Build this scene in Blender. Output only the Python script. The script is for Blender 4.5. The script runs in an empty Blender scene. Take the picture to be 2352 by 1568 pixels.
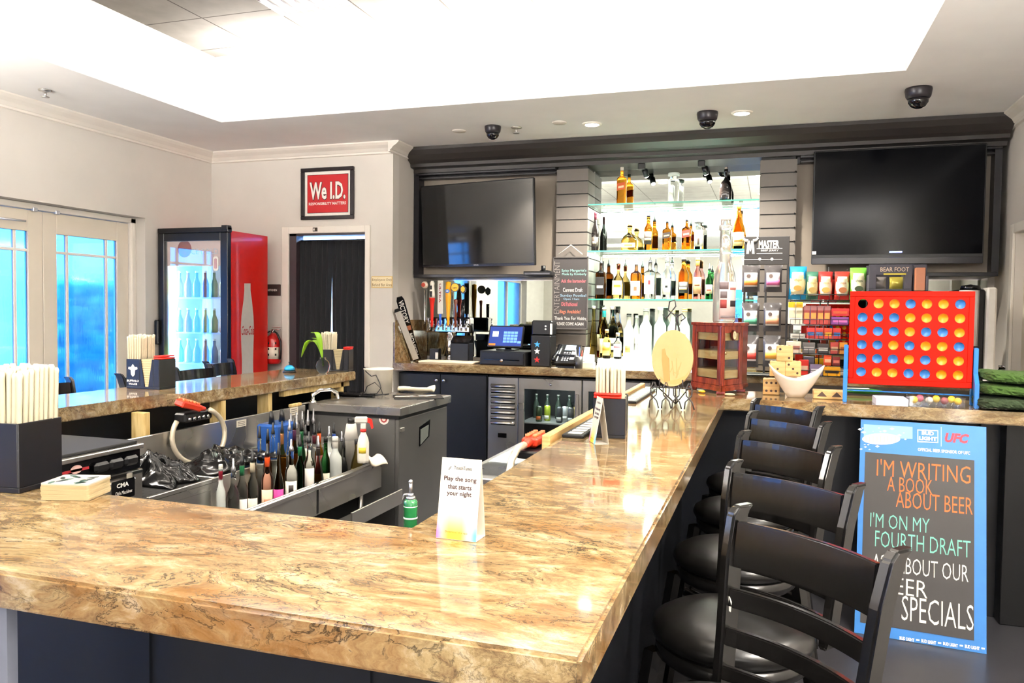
import bpy, bmesh, math, random
from mathutils import Vector, Matrix
R = random.Random(11)
SC = bpy.context.scene
COL = SC.collection
PI = math.pi
V = Vector

# ---------------------------------------------------------------- camera, world, lights, exposure
F_PX, EYE = 1814.5, V((0, 0, 1.517))
_yaw, _pit, _rol = math.radians(18.1134), math.radians(-2.2195), math.radians(.6559)
_f = V((-math.sin(_yaw) * math.cos(_pit), math.cos(_yaw) * math.cos(_pit), math.sin(_pit)))
_r = V((math.cos(_yaw), math.sin(_yaw), 0))
_u = _r.cross(_f)
_r = math.cos(_rol) * _r + math.sin(_rol) * _u
_u = _r.cross(_f)
cam = bpy.data.cameras.new('camera')
cam.sensor_width = 36
cam.lens = F_PX * 36 / 2352
cam.clip_start = .05
camo = bpy.data.objects.new('camera', cam)
COL.objects.link(camo)
camo.matrix_world = Matrix(((_r.x, _u.x, -_f.x, EYE.x), (_r.y, _u.y, -_f.y, EYE.y), (_r.z, _u.z, -_f.z, EYE.z), (0, 0, 0, 1)))
SC.camera = camo

def ray(px, py):
    return (px - 1176) * _r - (py - 784) * _u + F_PX * _f
def PZ(px, py, z):
    d = ray(px, py)
    return EYE + d * ((z - EYE.z) / d.z)
def PY(px, py, y):
    d = ray(px, py)
    return EYE + d * (y / d.y)
def PX(px, py, x):
    d = ray(px, py)
    return EYE + d * (x / d.x)

SC.view_settings.view_transform = 'Standard'
SC.view_settings.look = 'None'
SC.view_settings.gamma = 1
SC.view_settings.use_curve_mapping = False
SC.view_settings.exposure = 3.28
SC.cycles.max_bounces = 7
SC.cycles.diffuse_bounces = 4
SC.cycles.glossy_bounces = 4
SC.cycles.transmission_bounces = 7
SC.cycles.transparent_max_bounces = 10
SC.cycles.caustics_refractive = False
SC.cycles.caustics_reflective = False
SC.cycles.sample_clamp_indirect = 4

w = bpy.data.worlds.new('daylight')
SC.world = w
w.use_nodes = True
bg = w.node_tree.nodes['Background']
bg.inputs[0].default_value = (.045, .31, 1.0, 1)
bg.inputs[1].default_value = 1.0

def area(name, loc, d, sx, sy, power, col=(1, .93, .82), spread=180, parent=None):
    l = bpy.data.lights.new(name, 'AREA')
    l.shape = 'RECTANGLE'
    l.size, l.size_y, l.energy, l.color = sx, sy, power, col
    l.spread = math.radians(spread)
    o = bpy.data.objects.new(name, l)
    COL.objects.link(o)
    o.location = loc
    o.rotation_euler = V(d).to_track_quat('-Z', 'Y').to_euler()
    o.parent = parent
    return o
# light strips lying on the cove ledge of the tray ceiling
WARM, COVE = (1, .97, .93), 19
area('cove_strip_back', (-1.76, 5.60, 3.17), (0, -.1, 1), 5.0, .12, COVE * .9, WARM, 120)
area('cove_strip_left', (-4.45, 2.0, 3.17), (.1, 0, 1), .12, 6.8, COVE * 1.3, WARM, 120)
area('cove_strip_right', (.92, 2.0, 3.17), (-.1, 0, 1), .12, 6.8, COVE * 1.3, WARM, 120)
area('cove_strip_front', (-1.76, -1.68, 3.17), (0, .1, 1), 5.0, .12, COVE * .9, WARM, 120)
# unseen ceiling lights added behind the camera as fill
area('ceiling_fill_light', (-3.2, -2.9, 2.99), (0, 0, -1), 1.2, .6, 14, (1, .95, .88))
area('ceiling_fill_light', (.2, -2.9, 2.99), (0, 0, -1), 1.2, .6, 14, (1, .95, .88))
# two unseen uplights added at the side walls to brighten the ceiling
area('fill_uplight', (1.55, .6, 2.1), (-.15, 0, 1), .2, 2.2, 105, WARM)
area('fill_uplight', (-5.1, 1.2, 2.35), (.15, 0, 1), .2, 2.2, 105, WARM)
# fill light added at the right wall, out of view behind the camera
area('right_fill_light', (1.62, -2.0, 1.5), (-1, 0, .12), 2.0, 2.8, 16, (1, .96, .92))
# daylight openings: portals only guide the sampling of the sky
for (y0, y1, z0, z1) in ((3.9, 5.5, .2, 2.1), (.6, 2.6, .3, 2.2), (-2.6, -.6, .3, 2.2)):
    p = area('daylight_portal', (-5.62, (y0 + y1) / 2, (z0 + z1) / 2), (1, 0, 0), y1 - y0, z1 - z0, 1)
    p.data.shape = 'RECTANGLE'
    p.rotation_euler = (0, -PI / 2, 0)
    p.data.size, p.data.size_y = z1 - z0, y1 - y0
    p.data.cycles.is_portal = True

# ---------------------------------------------------------------- materials
_M = {}
def mat(name, col=(.8, .8, .8), rough=.5, metal=0, trans=0, ior=1.45, emit=None, es=0, coat=0, alpha=1, bump=0, bscale=30, spec=.5):
    if name in _M:
        return _M[name]
    m = bpy.data.materials.new(name)
    m.use_nodes = True
    nt = m.node_tree
    b = nt.nodes['Principled BSDF']
    b.inputs['Base Color'].default_value = (*col, 1)
    b.inputs['Roughness'].default_value = rough
    b.inputs['Metallic'].default_value = metal
    b.inputs['Transmission Weight'].default_value = trans
    b.inputs['IOR'].default_value = ior
    b.inputs['Coat Weight'].default_value = coat
    b.inputs['Coat Roughness'].default_value = .06
    b.inputs['Specular IOR Level'].default_value = spec
    b.inputs['Alpha'].default_value = alpha
    if emit:
        b.inputs['Emission Color'].default_value = (*emit, 1)
        b.inputs['Emission Strength'].default_value = es
    # every surface gets a slight procedural variation of tone and gloss
    if trans < .5 and not emit:
        tc = nt.nodes.new('ShaderNodeTexCoord')
        n = nt.nodes.new('ShaderNodeTexNoise')
        n.inputs['Scale'].default_value = bscale
        n.inputs['Detail'].default_value = 3
        nt.links.new(tc.outputs['Object'], n.inputs['Vector'])
        mx = nt.nodes.new('ShaderNodeMixRGB')
        mx.blend_type = 'MULTIPLY'
        mx.inputs['Fac'].default_value = .12
        mx.inputs[1].default_value = (*col, 1)
        nt.links.new(n.outputs['Fac'], mx.inputs[2])
        nt.links.new(mx.outputs[0], b.inputs['Base Color'])
        if bump:
            bp = nt.nodes.new('ShaderNodeBump')
            bp.inputs['Strength'].default_value = bump
            bp.inputs['Distance'].default_value = .002
            nt.links.new(n.outputs['Fac'], bp.inputs['Height'])
            nt.links.new(bp.outputs[0], b.inputs['Normal'])
    _M[name] = m
    return m
def hexc(h):
    c = [int(h[i:i + 2], 16) / 255 for i in (0, 2, 4)]
    return tuple(x / 12.92 if x <= .04045 else ((x + .055) / 1.055) ** 2.4 for x in c)
def plain(h, rough=.5, metal=0, coat=0):
    return mat('paint_' + h + '_%d_%d' % (rough * 100, metal * 10), hexc(h), rough, metal, coat=coat)
def glassy(name, h, rough=.02, ior=1.3):
    return mat(name, hexc(h), rough, 0, 1, ior)

def nodes(name):
    m = bpy.data.materials.new(name)
    m.use_nodes = True
    nt = m.node_tree
    b = nt.nodes['Principled BSDF']
    tc = nt.nodes.new('ShaderNodeTexCoord')
    def N(t, **kw):
        n = nt.nodes.new('ShaderNode' + t)
        for k, v in kw.items():
            setattr(n, k, v)
        return n
    def L(a, bb):
        nt.links.new(a, bb)
    _M[name] = m
    return m, b, tc, N, L
def ramp(N, stops, interp='LINEAR'):
    r = N('ValToRGB')
    e = r.color_ramp.elements
    r.color_ramp.interpolation = interp
    while len(e) < len(stops):
        e.new(.5)
    for i, (p, c) in enumerate(stops):
        e[i].position = p
        e[i].color = (*c, 1) if len(c) == 3 else c
    return r

def granite():
    m, b, tc, N, L = nodes('polished_gold_granite')
    mp = N('Mapping')
    mp.inputs['Rotation'].default_value = (.15, .1, .22)
    mp.inputs['Scale'].default_value = (.62, 1.5, 1.5)
    L(tc.outputs['Object'], mp.inputs[0])
    wn = N('TexNoise'); wn.inputs['Scale'].default_value = 3.2; wn.inputs['Detail'].default_value = 5
    L(mp.outputs[0], wn.inputs['Vector'])
    ad = N('MixRGB', blend_type='ADD'); ad.inputs['Fac'].default_value = .30
    L(mp.outputs[0], ad.inputs[1]); L(wn.outputs['Color'], ad.inputs[2])
    def noise(sc, det, rough=.6, w=None):
        n = N('TexNoise'); n.inputs['Scale'].default_value = sc; n.inputs['Detail'].default_value = det
        n.inputs['Roughness'].default_value = rough
        if w is not None:
            n.noise_dimensions = '4D'; n.inputs['W'].default_value = w
        L(ad.outputs[0], n.inputs['Vector'])
        return n
    def over(prev, fac, col):
        x = N('MixRGB'); L(fac.outputs[0], x.inputs[0]); L(prev.outputs[0], x.inputs[1]); x.inputs[2].default_value = (*hexc(col), 1)
        return x
    def mask(n, stops):
        r = ramp(N, [(p, (v, v, v)) for p, v in stops]); L(n.outputs['Fac'], r.inputs[0]); return r
    base = noise(17, 9, .74)
    cur = ramp(N, [(.30, hexc('4e3c2a')), (.42, hexc('766043')), (.53, hexc('94805c')), (.70, hexc('b8aa92'))])
    L(base.outputs['Fac'], cur.inputs[0])
    cur = over(cur, mask(noise(2.6, 7, .66), [(.48, 0), (.58, .40), (.70, .8)]), '774a16')
    cur = over(cur, mask(noise(6.5, 7, .68, 3.3), [(.54, 0), (.68, .6)]), '7e5422')
    cur = over(cur, mask(noise(2.1, 6, .62, 4.3), [(.54, 0), (.68, .65)]), '625a55')
    # crackle and veins: thin lines where a noise crosses its mean, gated by a broader noise
    def veins(sc, det, rough, w, width, top, gate_w, col, prev):
        v = mask(noise(sc, det, rough, w), [(.5 - width, 0), (.5, top), (.5 + width, 0)])
        gt = mask(noise(3.4, 3, .5, gate_w), [(.40, .12), (.62, 1)])
        mu = N('MixRGB', blend_type='MULTIPLY'); mu.inputs[0].default_value = 1
        L(v.outputs[0], mu.inputs[1]); L(gt.outputs[0], mu.inputs[2])
        return over(prev, mu, col)
    cur = veins(30, 6, .7, 6.6, .022, .6, 1.1, '3a2819', cur)
    cur = veins(12, 8, .66, 9.1, .013, .85, 2.2, '141011', cur)
    cur = veins(4.6, 8, .6, 12.4, .007, .95, 5.2, '0c090a', cur)
    L(cur.outputs[0], b.inputs['Base Color'])
    b.inputs['Roughness'].default_value = .07
    b.inputs['Specular IOR Level'].default_value = .55
    return m
def thinglass(name, tint, gloss=.06, blur=0, rough=.15):
    # a thin pane: light and sight pass straight through, with a fresnel reflection on top
    m = bpy.data.materials.new(name); m.use_nodes = True
    nt = m.node_tree; nt.nodes.clear()
    def N(t): return nt.nodes.new('ShaderNode' + t)
    out = N('OutputMaterial'); tr_ = N('BsdfTransparent'); gl = N('BsdfGlossy'); mx = N('MixShader'); fr = N('LayerWeight')
    tr_.inputs[0].default_value = (*tint, 1); gl.inputs['Roughness'].default_value = .02
    pw = N('Math'); pw.operation = 'POWER'; pw.inputs[1].default_value = 4
    nt.links.new(fr.outputs['Facing'], pw.inputs[0])
    ml = N('Math'); ml.operation = 'MULTIPLY'; ml.inputs[1].default_value = .7
    nt.links.new(pw.outputs[0], ml.inputs[0])
    src = tr_
    if blur:
        tc = N('TexCoord'); mp = N('Mapping'); mp.inputs['Scale'].default_value = (1, 26, 2.5)
        n = N('TexNoise'); n.inputs['Scale'].default_value = 3; n.inputs['Detail'].default_value = 4
        nt.links.new(tc.outputs['Object'], mp.inputs[0]); nt.links.new(mp.outputs[0], n.inputs['Vector'])
        bp = N('Bump'); bp.inputs['Strength'].default_value = .6; bp.inputs['Distance'].default_value = .004
        nt.links.new(n.outputs['Fac'], bp.inputs['Height'])
        rf = N('BsdfRefraction'); rf.inputs['Color'].default_value = (*tint, 1); rf.inputs['Roughness'].default_value = rough; rf.inputs['IOR'].default_value = 1.06
        nt.links.new(bp.outputs[0], rf.inputs['Normal'])
        m2 = N('MixShader'); m2.inputs[0].default_value = blur
        nt.links.new(tr_.outputs[0], m2.inputs[1]); nt.links.new(rf.outputs[0], m2.inputs[2])
        src = m2
    ad = N('Math'); ad.operation = 'ADD'; ad.inputs[1].default_value = gloss
    nt.links.new(ml.outputs[0], ad.inputs[0]); nt.links.new(ad.outputs[0], mx.inputs[0])
    nt.links.new(src.outputs[0], mx.inputs[1]); nt.links.new(gl.outputs[0], mx.inputs[2])
    nt.links.new(mx.outputs[0], out.inputs[0])
    _M[name] = m
    return m
def tiles(name, c1, c2, mortar, size, ms, rough, off=0):
    m, b, tc, N, L = nodes(name)
    br = N('TexBrick'); br.offset = off; br.squash = 1
    br.inputs['Color1'].default_value = (*c1, 1); br.inputs['Color2'].default_value = (*c2, 1)
    br.inputs['Mortar'].default_value = (*mortar, 1)
    br.inputs['Scale'].default_value = 1
    br.inputs['Mortar Size'].default_value = ms
    br.inputs['Brick Width'].default_value = size; br.inputs['Row Height'].default_value = size
    n = N('TexNoise'); n.inputs['Scale'].default_value = 7; n.inputs['Detail'].default_value = 6
    L(tc.outputs['Object'], n.inputs['Vector'])
    mx = N('MixRGB', blend_type='MULTIPLY'); mx.inputs[0].default_value = .35
    L(br.outputs['Color'], mx.inputs[1]); L(n.outputs['Fac'], mx.inputs[2])
    L(mx.outputs[0], b.inputs['Base Color'])
    b.inputs['Roughness'].default_value = rough
    return m, br, tc, N, L
def woodmat(name, h1, h2, rough=.35, scale=(1, 12, 1)):
    m, b, tc, N, L = nodes(name)
    mp = N('Mapping'); mp.inputs['Scale'].default_value = scale
    L(tc.outputs['Object'], mp.inputs[0])
    n = N('TexNoise'); n.inputs['Scale'].default_value = 6; n.inputs['Detail'].default_value = 6
    n.inputs['Distortion'].default_value = .6
    L(mp.outputs[0], n.inputs['Vector'])
    r = ramp(N, [(.35, hexc(h1)), (.65, hexc(h2))])
    L(n.outputs['Fac'], r.inputs[0])
    L(r.outputs[0], b.inputs['Base Color'])
    b.inputs['Roughness'].default_value = rough
    return m
def steelmat():
    m, b, tc, N, L = nodes('brushed_steel')
    n = N('TexNoise'); n.inputs['Scale'].default_value = 2.5; n.inputs['Detail'].default_value = 2
    L(tc.outputs['Object'], n.inputs['Vector'])
    r = ramp(N, [(.3, (.24, .24, .24)), (.7, (.32, .32, .32))])
    L(n.outputs['Fac'], r.inputs[0]); L(r.outputs[0], b.inputs['Roughness'])
    r2 = ramp(N, [(.3, (.50, .48, .45)), (.7, (.56, .54, .51))])
    L(n.outputs['Fac'], r2.inputs[0]); L(r2.outputs[0], b.inputs['Base Color'])
    b.inputs['Metallic'].default_value = .92
    return m

GRANITE = granite()
STEEL = steelmat()
CHROME = mat('chrome', (.85, .85, .87), .08, 1)
WALLP = mat('beige_wall_paint', hexc('dcd7d0'), .85, bscale=3)
WALLG = mat('grey_beige_wall_paint', hexc('d2ccc4'), .85, bscale=3)
CEILP = mat('ceiling_paint', hexc('f6f5f4'), .9, bscale=3)
WHITE = mat('white_trim_paint', hexc('efe9e0'), .5, bscale=4)
CREAM = mat('cream_door_paint', hexc('e6dccc'), .45, bscale=4)
CHAR = mat('charcoal_satin_paint', hexc('35312f'), .38, bscale=5)
CHARD = mat('dark_charcoal_paint', hexc('17161b'), .34, bscale=5)
TAUPE = mat('taupe_panel_paint', hexc('857b6f'), .6, bscale=5)
NAVY = mat('blue_black_panel', hexc('0b0e15'), .42, bscale=5)
BLACK = mat('black_plastic', hexc('0e0e10'), .35)
BLACKG = mat('black_gloss', hexc('0b0b0e'), .12)
STOOLW = mat('black_lacquered_wood', hexc('0f0e0d'), .24, bscale=9, coat=.3)
VINYL = mat('black_vinyl', hexc('0f0e0d'), .30, bscale=16, bump=.05)
GLASS = mat('clear_glass', (1, 1, 1), 0, 0, 1, 1.45)
PANE = thinglass('thin_pane_glass', (.93, .97, .97))
MIRROR = mat('mirror_silver', (.56, .61, .56), .01, 1)
PAPER = mat('white_paper', hexc('f6f2ea'), .8, bscale=40)
STRAWM = mat('wrapped_straw_paper', hexc('dad2b8'), .85, bscale=60)
PLASTW = mat('white_plastic', hexc('d8d5ce'), .35)
RED = mat('red_plastic', hexc('f02312'), .35)
STUD = woodmat('pale_pine', 'b99a5b', 'd9c187', .6, (8, 8, 1))
BIRCH = woodmat('birch_wood', 'b98c50', 'cfb078', .5, (1, 1, 9))
MAHOG = woodmat('mahogany', '5a1d12', '8a3420', .22, (6, 6, 1))
SHELFG = thinglass('green_edged_glass', (.86, .97, .92))

# ---------------------------------------------------------------- mesh helpers
class MB:
    def __init__(s):
        s.v, s.f, s.s = [], [], []
    def add(s, vs, fs, smooth=False, M=None):
        k = len(s.v)
        for p in vs:
            p = V(p)
            s.v.append(M @ p if M else p)
        for f in fs:
            s.f.append([i + k for i in f]); s.s.append(smooth)
        return s
    def box(s, x0, x1, y0, y1, z0, z1, b=0, M=None):
        c = [(x0 + x1) / 2, (y0 + y1) / 2, (z0 + z1) / 2]
        h = [abs(x1 - x0) / 2, abs(y1 - y0) / 2, abs(z1 - z0) / 2]
        if b <= 0:
            vs = [(c[0] + i * h[0], c[1] + j * h[1], c[2] + k * h[2]) for i in (-1, 1) for j in (-1, 1) for k in (-1, 1)]
            return s.add(vs, [(0, 1, 3, 2), (4, 6, 7, 5), (0, 4, 5, 1), (2, 3, 7, 6), (0, 2, 6, 4), (1, 5, 7, 3)], False, M)
        b = min(b, *[q * .95 for q in h])
        idx, vs = {}, []
        for i in (-1, 1):
            for j in (-1, 1):
                for k in (-1, 1):
                    for a in range(3):
                        q = [h[n] - (0 if n == a else b) for n in range(3)]
                        idx[i, j, k, a] = len(vs)
                        vs.append((c[0] + i * q[0], c[1] + j * q[1], c[2] + k * q[2]))
        fs = []
        for i in (-1, 1):
            fs.append([idx[i, j, k, 0] for j, k in ((-1, -1), (1, -1), (1, 1), (-1, 1))])
            fs.append([idx[j, i, k, 1] for j, k in ((-1, -1), (1, -1), (1, 1), (-1, 1))])
            fs.append([idx[j, k, i, 2] for j, k in ((-1, -1), (1, -1), (1, 1), (-1, 1))])
            for j in (-1, 1):
                fs.append([idx[i, j, -1, 0], idx[i, j, 1, 0], idx[i, j, 1, 1], idx[i, j, -1, 1]])
                fs.append([idx[i, -1, j, 0], idx[i, 1, j, 0], idx[i, 1, j, 2], idx[i, -1, j, 2]])
                fs.append([idx[-1, i, j, 1], idx[1, i, j, 1], idx[1, i, j, 2], idx[-1, i, j, 2]])
                for k in (-1, 1):
                    fs.append([idx[i, j, k, a] for a in range(3)])
        return s.add(vs, fs, False, M)
    def lathe(s, prof, n=20, M=None, sx=1, sy=1, smooth=True, caps=True):
        vs, fs = [], []
        for r, z in prof:
            for k in range(n):
                a = 2 * PI * k / n
                vs.append((r * sx * math.cos(a), r * sy * math.sin(a), z))
        for i in range(len(prof) - 1):
            for k in range(n):
                q = (k + 1) % n
                fs.append((i * n + k, i * n + q, (i + 1) * n + q, (i + 1) * n + k))
        if caps and prof[0][0] > 1e-6:
            fs.append(list(range(n))[::-1])
        if caps and prof[-1][0] > 1e-6:
            fs.append([(len(prof) - 1) * n + k for k in range(n)])
        return s.add(vs, fs, smooth, M)
    def cyl(s, a, b, r, r2=None, n=14, smooth=True):
        a, b = V(a), V(b)
        d = b - a
        M = Matrix.Translation(a) @ d.to_track_quat('Z', 'Y').to_matrix().to_4x4()
        return s.lathe([(r, 0), (r if r2 is None else r2, d.length)], n, M, smooth=smooth)
    def tube(s, pts, r, n=8, closed=False):
        pts = [V(p) for p in pts]
        m, vs, fs, prev = len(pts), [], [], None
        for i, p in enumerate(pts):
            a = pts[(i - 1) % m] if (closed or i) else p
            c = pts[(i + 1) % m] if (closed or i < m - 1) else p
            t = (c - a).normalized()
            if prev is None:
                prev = t.orthogonal().normalized()
            prev = (prev - t * prev.dot(t)).normalized()
            bn = t.cross(prev)
            rr = r[i] if isinstance(r, (list, tuple)) else r
            for k in range(n):
                g = 2 * PI * k / n
                vs.append(p + rr * (math.cos(g) * prev + math.sin(g) * bn))
        for i in range(m if closed else m - 1):
            for k in range(n):
                q, j = (k + 1) % n, (i + 1) % m
                fs.append((i * n + k, i * n + q, j * n + q, j * n + k))
        if not closed:
            fs += [list(range(n))[::-1], [(m - 1) * n + k for k in range(n)]]
        return s.add(vs, fs, True)
    def prism(s, poly, t, M=None, smooth=False):
        n = len(poly)
        vs = [(x, y, 0) for x, y in poly] + [(x, y, t) for x, y in poly]
        fs = [list(range(n))[::-1], [n + i for i in range(n)]] + [(i, (i + 1) % n, n + (i + 1) % n, n + i) for i in range(n)]
        return s.add(vs, fs, smooth, M)
    def sphere(s, c, r, n=14, sx=1, sy=1, sz=1):
        m = max(6, n // 2)
        prof = [(max(r * math.sin(PI * i / m), 1e-7), -r * math.cos(PI * i / m) * sz) for i in range(m + 1)]
        return s.lathe(prof, n, Matrix.Translation(c), sx, sy)
    def grid(s, fn, nu, nv, smooth=True):
        vs = [fn(i / nu, j / nv) for j in range(nv + 1) for i in range(nu + 1)]
        fs = [(j * (nu + 1) + i, j * (nu + 1) + i + 1, (j + 1) * (nu + 1) + i + 1, (j + 1) * (nu + 1) + i) for j in range(nv) for i in range(nu)]
        return s.add(vs, fs, smooth)
    def slab(s, fn, nu, nv, th, smooth=True):
        # a bent sheet with thickness th along the local normal, closed round the rim
        P = [[V(fn(i / nu, j / nv)) for i in range(nu + 1)] for j in range(nv + 1)]
        vs, k = [], (nu + 1) * (nv + 1)
        Nn = []
        for j in range(nv + 1):
            for i in range(nu + 1):
                a = P[j][min(i + 1, nu)] - P[j][max(i - 1, 0)]
                b = P[min(j + 1, nv)][i] - P[max(j - 1, 0)][i]
                Nn.append(a.cross(b).normalized())
                vs.append(P[j][i])
        vs += [vs[q] - Nn[q] * th for q in range(k)]
        fs = []
        for j in range(nv):
            for i in range(nu):
                q = j * (nu + 1) + i
                fs.append((q, q + 1, q + nu + 2, q + nu + 1))
                fs.append((k + q, k + q + nu + 1, k + q + nu + 2, k + q + 1))
        rim = [i for i in range(nu)] + [j * (nu + 1) + nu for j in range(nv)] + [nv * (nu + 1) + i for i in range(nu, 0, -1)] + [j * (nu + 1) for j in range(nv, 0, -1)]
        for q in range(len(rim)):
            a, b = rim[q], rim[(q + 1) % len(rim)]
            fs.append((a, a + k, b + k, b))
        return s.add(vs, fs, smooth)
    def obj(s, name, m, parent=None, bevel=0, label=None):
        me = bpy.data.meshes.new(name)
        me.from_pydata([tuple(p) for p in s.v], [], s.f)
        me.polygons.foreach_set('use_smooth', s.s)
        bm = bmesh.new(); bm.from_mesh(me)
        bmesh.ops.recalc_face_normals(bm, faces=bm.faces)
        if bevel:
            ed = [e for e in bm.edges if len(e.link_faces) == 2 and e.calc_face_angle(0) > .5]
            bmesh.ops.bevel(bm, geom=ed, offset=bevel, segments=2, affect='EDGES')
        bm.to_mesh(me); bm.free()
        me.materials.append(m)
        o = bpy.data.objects.new(name, me)
        COL.objects.link(o)
        o.parent = parent
        if label:
            o['label'] = label
        return o
def thing(name, label, cat, loc=(0, 0, 0), rz=0, group=None):
    o = bpy.data.objects.new(name, None)
    COL.objects.link(o)
    o.empty_display_size = .05
    o.location = loc
    o.rotation_euler = (0, 0, rz)
    return tag(o, label, cat, group)
def tag(o, label, cat, group=None):
    o['label'] = label; o['category'] = cat
    if group:
        o['group'] = group
    return o
def struct(o):
    o['kind'] = 'structure'
    return o
def at(o, loc, rz=0):
    o.location = loc
    o.rotation_euler = (0, 0, rz)
    return o
def dup(root, loc, rz=0, label=None, group=None):
    def cp(o, par):
        c = o.copy(); COL.objects.link(c); c.parent = par
        for ch in o.children:
            cp(ch, c)
        return c
    r = cp(root, None)
    r.location = loc; r.rotation_euler = (0, 0, rz)
    if label:
        r['label'] = label
    if group:
        r['group'] = group
    return r
XZ = (V((1, 0, 0)), V((0, 0, 1)))           # faces -Y
YZ = (V((0, 1, 0)), V((0, 0, 1)))           # faces +X
def frame(O, xd, yd):
    xd, yd = V(xd).normalized(), V(yd).normalized()
    n = xd.cross(yd)
    return Matrix(((xd.x, yd.x, n.x, O[0]), (xd.y, yd.y, n.y, O[1]), (xd.z, yd.z, n.z, O[2]), (0, 0, 0, 1)))
def txt(s, wd, h, O, ax, m, parent, name='lettering', bold=0, shear=0, off=.0012):
    cu = bpy.data.curves.new('t', 'FONT')
    cu.body = s; cu.align_x = 'CENTER'; cu.offset = bold; cu.shear = shear; cu.resolution_u = 2; cu.space_line = .95
    t = bpy.data.objects.new('t', cu)
    COL.objects.link(t)
    bpy.context.view_layer.update()
    me = bpy.data.meshes.new_from_object(t.evaluated_get(bpy.context.evaluated_depsgraph_get()))
    bpy.data.objects.remove(t); bpy.data.curves.remove(cu)
    xs = [q.co.x for q in me.vertices]; ys = [q.co.y for q in me.vertices]
    x0, x1, y0, y1 = min(xs), max(xs), min(ys), max(ys)
    sx = wd / (x1 - x0); sy = h / (y1 - y0) if h else sx
    M = frame(O, *ax)
    for q in me.vertices:
        q.co = M @ V(((q.co.x - (x0 + x1) / 2) * sx, (q.co.y - (y0 + y1) / 2) * sy, off))
    me.materials.clear(); me.materials.append(m)
    me.name = name
    o = bpy.data.objects.new(name, me)
    COL.objects.link(o)
    o.parent = parent
    return o
def rrect(w, h, r, n=5):
    out = []
    for cx, cy, a in ((w / 2 - r, h / 2 - r, 0), (-w / 2 + r, h / 2 - r, 90), (-w / 2 + r, -h / 2 + r, 180), (w / 2 - r, -h / 2 + r, 270)):
        for k in range(n + 1):
            g = math.radians(a + 90 * k / n)
            out.append((cx + r * math.cos(g), cy + r * math.sin(g)))
    return out
def circ(r, n=24, sx=1, sy=1, cx=0, cy=0):
    return [(cx + r * sx * math.cos(2 * PI * k / n), cy + r * sy * math.sin(2 * PI * k / n)) for k in range(n)]
# ---------------------------------------------------------------- the room
CZ = 3.02
DY = 6.50                      # plane of the wall with the curtained doorway
BY = 7.25                      # plane of the back wall
LX, RX, RY = -5.25, 1.70, -4.0
AX = -3.276                    # side wall of the bar alcove
FLOORM, _br, _tc, _N, _L = tiles('slate_floor_tile', hexc('343337'), hexc('2c2b2f'), hexc('1a191b'), .46, .006, .32)
struct(MB().box(-5.6, 1.9, -4.2, 8.6, -.1, 0).obj('floor', FLOORM))

def wall(name, axis, a0, a1, u0, u1, z0, z1, holes, m):
    us = sorted({u0, u1} | {q for h in holes for q in h[:2]})
    zs = sorted({z0, z1} | {q for h in holes for q in h[2:]})
    mb = MB()
    for i in range(len(us) - 1):
        for j in range(len(zs) - 1):
            cu, cz = (us[i] + us[i + 1]) / 2, (zs[j] + zs[j + 1]) / 2
            if any(h[0] < cu < h[1] and h[2] < cz < h[3] for h in holes):
                continue
            if axis == 'x':
                mb.box(a0, a1, us[i], us[i + 1], zs[j], zs[j + 1])
            else:
                mb.box(us[i], us[i + 1], a0, a1, zs[j], zs[j + 1])
    return struct(mb.obj(name, m))
DH = (3.83, 5.63, 0, 2.295)
W1 = (.6, 2.6, .3, 2.2)
W2 = (-2.6, -.6, .3, 2.2)
wall('wall_left', 'x', LX - .3, LX, RY, DY, 0, CZ, [DH, W1, W2], WALLP)
KH = (-4.361, -3.55, 0, 2.222)
wall('wall_back_left', 'y', DY, DY + .12, LX - .3, AX, 0, CZ, [KH], WALLP)
wall('wall_alcove', 'x', AX - .12, AX, DY + .12, BY + .15, 0, CZ, [], WALLG)
wall('wall_back', 'y', BY, BY + .15, AX, RX + .15, 0, CZ, [], WALLG)
ry = PX(2330, 640, RX).y
wall('wall_right', 'x', RX, RX + .15, RY, BY, 0, CZ, [(ry - .95, ry, 0, 2.13)], WALLP)
wall('wall_rear', 'y', RY - .15, RY, LX - .3, RX + .15, 0, CZ, [(-.9, .1, .9, 2.1)], WALLG)
# ceiling with the raised tray
TX0, TX1, TY0, TY1 = -4.28, .755, -1.5, 5.42
mb = MB()
for a in ((LX, TX0, RY, BY), (TX1, RX, RY, BY), (TX0, TX1, RY, TY0), (TX0, TX1, TY1, BY)):
    mb.box(*a, CZ, CZ + .1)
struct(mb.obj('ceiling', CEILP))
TZ = 3.66
mb = MB()
for a in ((TX0 - .34, TX0 - .3, TY0 - .34, TY1 + .34), (TX1 + .3, TX1 + .34, TY0 - .34, TY1 + .34), (TX0 - .3, TX1 + .3, TY0 - .34, TY0 - .3), (TX0 - .3, TX1 + .3, TY1 + .3, TY1 + .34)):
    mb.box(*a, CZ + .1, TZ)
struct(mb.obj('ceiling_tray_sides', CEILP))
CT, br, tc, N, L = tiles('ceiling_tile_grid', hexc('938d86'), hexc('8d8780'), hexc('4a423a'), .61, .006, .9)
br.inputs['Mortar Smooth'].default_value = 0
mp = N('Mapping'); mp.inputs['Location'].default_value = (2.23, 1.17, 0)
L(tc.outputs['Object'], mp.inputs[0]); L(mp.outputs[0], br.inputs['Vector'])
struct(MB().box(TX0 - .34, TX1 + .34, TY0 - .34, TY1 + .34, TZ, TZ + .05).obj('ceiling_tray_top', CT))
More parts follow.
